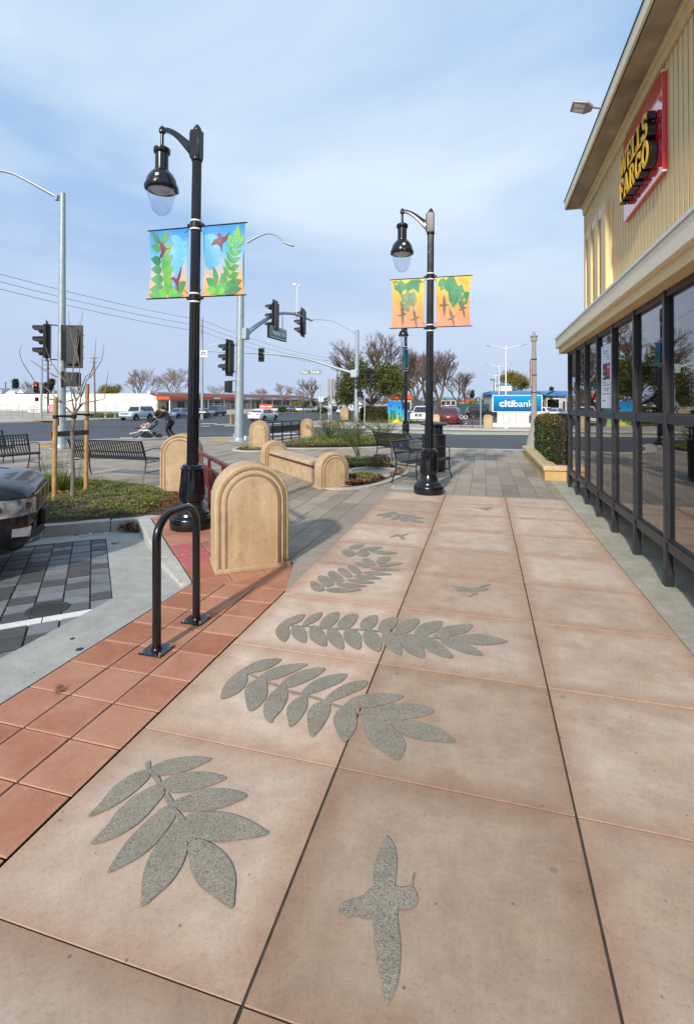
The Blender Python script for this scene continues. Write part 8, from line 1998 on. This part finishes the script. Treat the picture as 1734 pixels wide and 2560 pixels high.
def house(px0, px1, ptop, peave, D, label, wall='house_wall', roofm='roof_grey', dep=9, name='house', gables=1):
    a, b = at(px0, 1000, D), at(px1, 1000, D); W_ = (b - a).length; z0 = zt(a.x, a.y); t = thing(name, label, 'house', (a.x, a.y, z0), YAW)
    ze, zr = zat(peave, D) - z0, zat(ptop, D) - z0
    MB().box((0, 0, 0), (W_, dep, ze)).build('wall', M[wall], t, smooth=False)
    rf = MB().add([(-.4, -.5, ze), (W_ + .4, -.5, ze), (W_ + .4, dep + .5, ze), (-.4, dep + .5, ze), (W_*.18, dep/2, zr), (W_*.82, dep/2, zr)], [(0,1,5,4), (1,2,5), (2,3,4,5), (3,0,4), (0,3,2,1)]).build('roof', M[roofm], t, smooth=False)
    for g in range(gables):
        x = W_*(.3 + .4*g); w = W_*.16
        MB().add([(x - w, -.7, ze), (x + w, -.7, ze), (x, -.7, ze + (zr-ze)*.75), (x, dep*.4, ze + (zr-ze)*.75)], [(0,1,2), (1,3,2), (0,2,3)]).build('gable', M['white_paint'], t, smooth=False)
    for i in range(3):
        x = W_*(.15 + .3*i); f = MB().box((x, -.06, ze*.35), (x + W_*.12, -.001, ze*.8)).build('window', M['white_paint'], t, smooth=False); MB().box((x + .1, -.09, ze*.39), (x + W_*.12 - .1, -.061, ze*.76)).build('pane', M['shop_dark'], f, smooth=False)
house(-40, 60, 970, 985, 172, 'grey shingled house roof behind the far left end of the white wall', gables=2)
house(38, 92, 968, 983, 166, 'house with grey hipped roof above the wall, left of the signal pole', gables=1)
house(128, 175, 972, 985, 168, 'pale gabled house roof above the wall, right of the signal pole', roofm='house_wall')
house(822, 862, 992, 1008, 165, 'small pale house beyond the parked cars at the end of the boulevard')
house(848, 884, 993, 1007, 140, 'pale grey roofed house left of the far mast pole')
house(885, 930, 1001, 1012, 118, 'white house glimpsed under the evergreen crown', wall='white_wall')
bb = thing('blue_roof_store', 'long low store with a bright blue roof band behind the blue bank sign', 'building', tuple(pt(1228, 122)), R(4))
z0 = bb.location.z; W_ = 105*122/FPX
MB().box((0, 0, 0), (W_*1.05, 25, zat(990, 122) - z0)).build('wall', M['shop_wall'], bb, smooth=False)
MB().box((-.4, -1.2, zat(989, 122) - z0), (W_*1.08, 25.5, zat(977, 122) - z0)).build('roof_band', M['blue_roof'], bb, smooth=False, bevel=.3)
for i in range(6): MB().box((1 + W_*i/6, -.05, .3), (W_*(i+.8)/6, -.001, 2.6)).build('shop_window', M['shop_dark'], bb, smooth=False)
b2 = thing('blue_roof_store', 'blue roofed store at far right, behind palms and the box truck', 'building', tuple(pt(1345, 128)), R(4)); z0 = b2.location.z; W_ = 66*128/FPX
MB().box((0, 0, 0), (W_, 20, zat(992, 128) - z0)).build('wall', M['shop_wall'], b2, smooth=False); MB().box((-.4, -1, zat(991, 128) - z0), (W_, 20.5, zat(977, 128) - z0)).build('roof_band', M['blue_roof'], b2, smooth=False, bevel=.3)
for i in range(4): MB().box((.8 + W_*i/4, -.05, .3), (W_*(i+.8)/4, -.001, 2.6)).build('shop_window', M['shop_dark'], b2, smooth=False)
tw_ = thing('cream_tower', 'small cream block with a teal hipped cap above the blue roof', 'building', tuple(pt(1265, 128)), R(20)); z0 = tw_.location.z; w = 14*128/FPX
MB().box((-w, 0, 0), (w, 2*w, zat(963, 128) - z0)).build('wall', M['cream_trim'], tw_, smooth=False); h1, h2 = zat(963, 128) - z0, zat(956, 128) - z0
MB().add([(-w*1.15, -.2*w, h1), (w*1.15, -.2*w, h1), (w*1.15, 2.2*w, h1), (-w*1.15, 2.2*w, h1), (-w*.5, w, h2), (w*.5, w, h2)], [(0,1,5,4), (1,2,5), (2,3,4,5), (3,0,4), (0,3,2,1)]).build('roof', M['teal_roof'], tw_, smooth=False)
gf = thing('windscreen_fence', 'dark green mesh fence behind the white pickup and the black off roader', 'fence', tuple(pt(1140, 95)), R(3)); W_ = 80*95/FPX
MB().box((0, -.02, .1), (W_, .02, 2.1)).build('mesh', M['green_mesh'], gf, smooth=False)
for i in range(5): MB().tube([(W_*i/4, .06, 0), (W_*i/4, .06, 2.25)], .04, 6).build('post', M['galv_dull'], gf)
for k, (px, ptop, D, col, lab, w) in enumerate(((1005, 985, 120, 'orange_sign', 'orange roofed drive in partly visible right of the evergreen trunk', 46), (1120, 993, 260, 'teal_roof', 'tiny teal roofed building at the end of the street behind the bare trees', 40), (1168, 999, 240, 'orange_sign', 'tiny orange fronted shop at the end of the street', 22))):
    t = thing('distant_shop', lab, 'building', tuple(pt(px - w/2, D)), YAW); z0 = t.location.z; W_ = w*D/FPX; hh_ = zat(ptop, D) - z0
    MB().box((0, 0, 0), (W_, 8, hh_*.72)).build('wall', M['shop_wall'], t, smooth=False); MB().box((-.2, -.4, hh_*.721), (W_ + .2, 8.4, hh_)).build('roof_band', M[col], t, smooth=False)
    for i in range(3): MB().box((W_*(.08 + .31*i), -.05, hh_*.1), (W_*(.30 + .31*i), -.001, hh_*.55)).build('shop_window', M['shop_dark'], t, smooth=False)
os_ = gt(*cp('Q', 290, 430)); do = fd(os_.x, os_.y)
t = thing('monument_sign', 'low orange red sign board with white lettering right of the white sedan', 'sign', (os_.x, os_.y, zt(os_.x, os_.y)), YAW); k = do/FPX
MB().box((-19*k, -.25, 0), (19*k, .25, 7*k)).build('base', M['shop_wall'], t, smooth=False)
MB().loft([[(-18*k, -.2, 7.1*k), (-18*k, .2, 7.1*k), (-18*k, .2, 18*k), (-18*k, -.2, 18*k)], [(18*k, -.2, 7.1*k), (18*k, .2, 7.1*k), (18*k, .2, 17*k), (18*k, -.2, 17*k)]]).build('face', M['orange_sign'], t, smooth=False)
for x0, x1 in ((-15, -2), (1, 15)):
    for i in range(5): MB().box(((x0 + (x1-x0)*i/5)*k, -.23, 10.5*k), ((x0 + (x1-x0)*(i + .7)/5)*k, -.201, 14*k)).build('white_lettering', M['sign_white'], t, smooth=False)
# parked cars at the shops, small and far
def far_car(px, pb, D, col, label, w=1.9):
    b = at(px, 1000, D); t = thing('distant_car', label, 'car', (b.x, b.y, zt(b.x, b.y) + .05), YAW + R(random.uniform(-20, 20)), 'small cars parked far away')
    MB().loft([ring_se(x, 2.1*k_, z0, z1, 12, .4) for x, k_, z0, z1 in ((-.9, .9, .35, .8), (-.7, 1, .25, .9), (.7, 1, .25, .9), (.9, .9, .35, .8))]).build('body', P_[col], t)
    MB().loft([[(-.75, -1.3, .85), (.75, -1.3, .85), (.75, 1.5, .85), (-.75, 1.5, .85)], [(-.6, -.7, 1.42), (.6, -.7, 1.42), (.6, 1.0, 1.42), (-.6, 1.0, 1.42)]]).build('cabin', M['glass_dark'], t, smooth=False)
    MB().box((-.58, -.65, 1.421), (.58, .95, 1.45)).build('roof', P_[col], t, smooth=False)
    for x in (-.8, .8):
        for y in (-1.3, 1.3):
            mb = MB(); mb.M = Matrix.Translation((x, y, .32)) @ Matrix.Rotation(R(90), 4, 'Y'); mb.lathe([(.12, -.1), (.32, -.1), (.32, .1), (.12, .1)], 10); mb.build('wheel', M['black_rubber'], t)
cols = ['white', 'silver', 'white', 'grey', 'white', 'bluegrey', 'silver', 'white', 'black', 'silver', 'white']
lab_ = ['first far parked car right of the orange red sign', 'second far car from the orange red sign', 'white far car before the dark shrub', 'grey far car amid the shop lot', 'white car left of the dark round bush', 'blue grey car in front of the dark round bush', 'silver car right of the dark round bush', 'white car in front of the small pale house', 'black car glimpsed beside the white pole base', 'silver car left of the evergreen trunk', 'white car far down the street behind the white boxy off roader']
for (px, D), c, l in zip(((688, 118), (700, 122), (716, 126), (732, 124), (748, 122), (775, 118), (800, 116), (858, 100), (838, 118), (912, 105), (1098, 170)), cols, lab_): far_car(px, 0, D, c, l)
far_car(1118, 0, 210, 'white', 'tiny white van far down the street right of the middle lamp')
# chain link fences and red banners on the far corner
def chain_fence(p0, p1, h, n, label, zoff=.0):
    a, b = Vector(p0[:2]), Vector(p1[:2]); L_ = (b - a).length; z0 = zt(a.x, a.y); z1 = zt(b.x, b.y)
    t = thing('chain_link_fence', label, 'fence', (a.x, a.y, z0 + zoff), math.atan2(b.y - a.y, b.x - a.x)); dz = z1 - z0
    for i in range(n + 1): MB().tube([(L_*i/n, 0, dz*i/n), (L_*i/n, 0, dz*i/n + h)], .045, 6).build('post', M['fence_wire'], t)
    MB().tube([(0, 0, h), (L_, 0, dz + h)], .035, 6).build('top_rail', M['fence_wire'], t)
    w = MB(); s = .30; k = int(L_/s)
    for i in range(-int(h/s), k):
        for sg in (1, -1):
            x0 = s*i if sg > 0 else s*i + h
            x1 = x0 + sg*h; u0, u1 = 0., 1.
            if x0 < 0 or x0 > L_ or x1 < 0 or x1 > L_: continue
            w.tube([(x0, 0, dz*x0/L_), (x1, 0, dz*x1/L_ + h)], .010, 3, cap=False)
    w.build('wire_mesh', M['fence_wire'], t, smooth=False)
    return t
chain_fence(at(-40, 1000, 84), at(392, 1000, 90), 2.0, 16, 'taller chain link fence standing before the white wall')
chain_fence(at(-30, 1000, 63), at(140, 1000, 64), 1.35, 6, 'lower chain link fence near the far corner, behind the left signal pole')
chain_fence(at(520, 1000, 96), at(640, 1000, 108), 2.1, 9, 'chain link fence before the red roofed shops')
def fence_banner(px, py0, py1, w, D, m1, label, m2):
    c = at(px, (py0+py1)/2, D); t = thing('fence_banner', label, 'banner', tuple(c), YAW); k = D/FPX; h = (py1 - py0)*k
    MB().box((-w*k/2, -.02, -h/2), (w*k/2, .0, h/2)).build('vinyl', M[m1], t, smooth=False)
    for i, (a, b, z) in enumerate(((-.40, .42, .25), (-.36, .30, -.05), (-.28, .40, -.32))): 
        for j in range(6): MB().box(((a + (b-a)*j/6)*w*k, -.028, (z - .06)*h), ((a + (b-a)*(j+.75)/6)*w*k, -.021, (z + .08)*h)).build('print_line', M[m2], t, smooth=False)
fence_banner(85, 1013, 1031, 30, 82, 'sign_white', 'white printed banner tied to the fence left of the slim signal pole', 'sign_maroon')
fence_banner(130, 1013, 1030, 24, 82, 'sign_maroon', 'red printed banner tied to the fence behind the left signal pole', 'sign_white')
t = rail('low dark rail on the far kerb left of the old white truck', tuple(at(235, 1000, 62))[:2], tuple(at(280, 1000, 63))[:2], .9, 4, mat='wood_old', mesh_z=(.5, .55), rails=(.2,)); q = at(235, 1000, 62); t.location.z = zt(q.x, q.y) + .1
hq = gt(403, 1040); tag(MB().lathe([(.18, 0), (.18, .1), (.13, .12), (.12, .75), (.17, .8), (.17, .9), (.05, 1.05), (0, 1.06)], 10).build('fire_hydrant', M['amber'], loc=(hq.x, hq.y, hq.z + .1)), 'yellow hydrant post beyond the road, behind the stroller woman', 'hydrant')
tag(MB().lathe([(.12, 0), (.12, 1.1), (0, 1.15)], 8).build('marker_post', M['white_paint'], loc=tuple(gt(391, 1040))), 'short white marker post just left of the yellow hydrant post', 'post')
hq = gt(577, 1058); tag(MB().lathe([(.10, 0), (.10, .9), (.13, .95), (.10, 1.05), (0, 1.1)], 10).build('marker_post', M['yellow_paint'], loc=tuple(hq)), 'yellow and black crossing post left of the near mast pole', 'post')
pq = gt(*cp('Q', 1140, 545)); tt = pillar('distant arched pillar across the street beside the far mast pole', (pq.x, pq.y), YAW, .95, 1.65, .5, False); tt.location.z = zt(pq.x, pq.y) + .05
# ------------------------------------------------------------------ woman with a stroller
def skin_mesh(name, verts, edges, radii, m, parent, sub=1):
    me = bpy.data.meshes.new(name); me.from_pydata([tuple(v) for v in verts], edges, []); o = link(name, me, parent)
    md = o.modifiers.new('skin', 'SKIN'); 
    for i, r in enumerate(radii): me.skin_vertices[0].data[i].radius = (r, r) if not isinstance(r, tuple) else r
    me.skin_vertices[0].data[0].use_root = True
    ss = o.modifiers.new('sub', 'SUBSURF'); ss.levels = ss.render_levels = sub
    bpy.context.view_layer.update(); dg = bpy.context.evaluated_depsgraph_get(); m2 = bpy.data.meshes.new_from_object(o.evaluated_get(dg)); o.modifiers.clear(); o.data = m2; m2.name = name
    m2.materials.clear(); m2.materials.append(m); m2.shade_smooth(); return o
DP = 23.0; pb_ = at(423, 1000, DP); zg = -.20
pe = thing('person', 'woman in navy jacket, black leggings and brown cap pushing a stroller', 'person', (pb_.x, pb_.y, zg), YAW + R(180))
BV = [(-.04,0,.88),(.06,0,1.02),(.17,0,1.20),(.24,0,1.34),(.29,0,1.41),(.345,0,1.49),(.365,0,1.57), (.22,.17,1.31),(.36,.21,1.10),(.56,.17,1.06),(.63,.15,1.06), (.22,-.17,1.31),(.36,-.21,1.10),(.56,-.17,1.06),(.63,-.15,1.06),
      (-.03,.09,.82),(.10,.09,.47),(-.12,.09,.10),(-.01,.09,.04), (-.05,-.09,.82),(.0,-.09,.46),(-.27,-.09,.14),(-.19,-.09,.05)]
BE = [(0,1),(1,2),(2,3),(3,4),(4,5),(5,6),(3,7),(7,8),(8,9),(9,10),(3,11),(11,12),(12,13),(13,14),(0,15),(15,16),(16,17),(17,18),(0,19),(19,20),(20,21),(21,22)]
BR_ = [.12,.11,.125,.10,.05,.085,.075,.055,.045,.034,.036,.055,.045,.034,.036,.085,.058,.036,.034,.085,.058,.036,.034]
skin_mesh('body', BV, BE, BR_, M['skin'], pe)
skin_mesh('jacket', [BV[i] for i in (0,1,2,3,7,8,9,11,12,13)] + [(-.07,0,.80)], [(0,1),(1,2),(2,3),(3,4),(4,5),(5,6),(3,7),(7,8),(8,9),(0,10)], [.15,.14,.15,.12,.075,.062,.05,.075,.062,.05,.15], M['navy_cloth'], pe)
skin_mesh('leggings', [(-.05,0,.84)] + [BV[i] for i in (15,16,17,19,20,21)], [(0,1),(1,2),(2,3),(0,4),(4,5),(5,6)], [.13,.095,.066,.045,.095,.066,.045], M['black_cloth'], pe)
for a, b in ((17, 18), (21, 22)): MB().tube([Vector(BV[a]) + Vector((-.05, 0, -.04)), Vector(BV[b]) + Vector((.08, 0, 0))], [.045, .04], 8).build('shoe', M['black_rubber'], pe)
MB().ell((.345, 0, 1.545), (.105, .095, .085), 14, 8).ell((.43, 0, 1.525), (.09, .07, .018), 12, 5).build('cap', M['cap_cloth'], pe)
MB().ell((.295, 0, 1.50), (.085, .09, .095), 12, 8).tube([(.24, 0, 1.50), (.17, 0, 1.46), (.13, 0, 1.36), (.12, 0, 1.28)], [.045, .05, .04, .015], 8).build('hair', M['hair'], pe)
for s in (-1, 1):
    MB().ell((.442, s*.032, 1.50), (.012, .016, .009), 8, 5).build('eye', M['hair'], pe)
    for k in range(5): MB().tube([(.60, s*.15 + (k-2)*.014, 1.055), (.645, s*.15 + (k-2)*.014, 1.08), (.675, s*.15 + (k-2)*.013, 1.06), (.665, s*.15 + (k-2)*.013, 1.035)], [.011, .010, .009, .007], 6).build('finger', M['skin'], pe)
MB().ell((.452, 0, 1.475), (.018, .012, .016), 8, 5).build('nose', M['skin'], pe)
sb0 = at(371, 1000, DP); sk = .1652*DP/FPX
srl = thing('stroller', 'grey and black jogging style stroller carrying a child, pushed along the road edge', 'stroller', (sb0.x, sb0.y, zg), YAW)
def S_(x, y, dy=0.): return Vector(((x - 430)*sk, dy, (846 - y)*sk))
for (x, y, r, dys, nm) in ((258, 812, 33, (-.22,), 'front_wheel'), (332, 815, 32, (.2,), 'front_wheel'), (555, 793, 48, (-.27, .27), 'rear_wheel')):
    for dy in dys:
        mb = MB(); mb.M = Matrix.Translation(((x-430)*sk, dy, r*sk)) @ Matrix.Rotation(R(90), 4, 'X'); mb.lathe([(r*sk*.62, -.025), (r*sk*.9, -.03), (r*sk, -.015), (r*sk, .015), (r*sk*.9, .03), (r*sk*.62, .025)], 18); o = mb.build(nm, M['black_rubber'], srl)
        h = MB(); h.M = mb.M; h.lathe([(0, -.032), (r*sk*.22, -.034), (r*sk*.24, .034), (0, .032)], 12)
        for k in range(3): h.bar((-r*sk*.6*math.cos(k*1.05), -r*sk*.6*math.sin(k*1.05), .0), (r*sk*.6*math.cos(k*1.05), r*sk*.6*math.sin(k*1.05), 0), .02, .066)
        h.build('hub', M['alu'], o)
for dy in (-.25, .25):
    MB().tube([S_(350, 750, dy), S_(480, 630, dy), S_(600, 515, dy)], .016, 8).build('frame_tube', M['alu'], srl)
    MB().tube([S_(555, 793, dy), S_(470, 690, dy), S_(335, 700, dy), S_(258, 800, dy)], .014, 8).build('frame_tube', M['alu'], srl)
MB().tube([S_(595, 520, -.25), S_(612, 508, -.22), S_(614, 506, .22), S_(595, 520, .25)], .017, 8).build('handle', M['black_rubber'], srl)
cn = MB(); n = 12; rings = []
for j in range(7):
    a = R(-20 + 135*j/6.); rings.append([(S_(480, 560).x + .0 + math.cos(a + R(25))*.23*(.6 + .4*math.sin(math.pi*k/n)), -.24*math.cos(math.pi*k/n), S_(480, 580).z + math.sin(a + R(25))*.24*math.sin(math.pi*k/n)**.6 + .02) for k in range(n + 1)])
cn.add([p for r in rings for p in r], [(j*(n+1)+k, j*(n+1)+k+1, (j+1)*(n+1)+k+1, (j+1)*(n+1)+k) for j in range(6) for k in range(n)]); cn.build('canopy', M['black_cloth'], srl)
MB().loft([[S_(x, y, -.21), S_(x, y, .21), S_(x + 18, y + 40, .21), S_(x + 18, y + 40, -.21)] for x, y in ((545, 560), (500, 590), (440, 640), (370, 660), (340, 650))]).build('seat', M['grey_cloth'], srl, bevel=.02)
MB().loft([[S_(x, y, -.19), S_(x, y, .19), S_(x, y + 22, .19), S_(x, y + 22, -.19)] for x, y in ((345, 690), (260, 715), (200, 728), (165, 735))]).build('footrest', M['pale_cloth'], srl, bevel=.01)
MB().loft([[S_(x, y, -.19), S_(x, y, .19), S_(x, y + h, .19), S_(x, y + h, -.19)] for x, y, h in ((340, 720, 60), (420, 740, 75), (500, 730, 80), (525, 720, 60))]).build('basket', M['black_cloth'], srl, bevel=.02)
MB().cbox(S_(270, 662), (.26, .36, .07)).build('snack_tray', M['dark_trim'], srl, bevel=.02)
MB().loft([[S_(x, y, -.2), S_(x, y, .2), S_(x, y + 40, .2), S_(x, y + 40, -.2)] for x, y in ((300, 690), (370, 650), (420, 600))]).build('blanket', M['pale_cloth'], srl, bevel=.015)
ch = thing('person', 'small child in pale clothes sitting low in the stroller', 'person', tuple(Vector((sb0.x, sb0.y, zg))), YAW)
cv = [S_(430, 640), S_(450, 590), S_(455, 565), S_(455, 535), S_(400, 610, -.1), S_(350, 600, -.12), S_(400, 610, .1), S_(350, 600, .12), S_(380, 660, -.07), S_(330, 640, -.07), S_(318, 615, -.07), S_(380, 660, .07), S_(330, 640, .07), S_(318, 615, .07)]
skin_mesh('body', cv, [(0,1),(1,2),(2,3),(1,4),(4,5),(1,6),(6,7),(0,8),(8,9),(9,10),(0,11),(11,12),(12,13)], [.085,.08,.045,.075,.035,.028,.035,.028,.05,.04,.035,.05,.04,.035], M['skin'], ch)
skin_mesh('clothes', [cv[i] for i in (0,1,4,6,8,11)], [(0,1),(1,2),(1,3),(0,4),(0,5)], [.10,.095,.05,.05,.062,.062], M['pale_cloth'], ch)
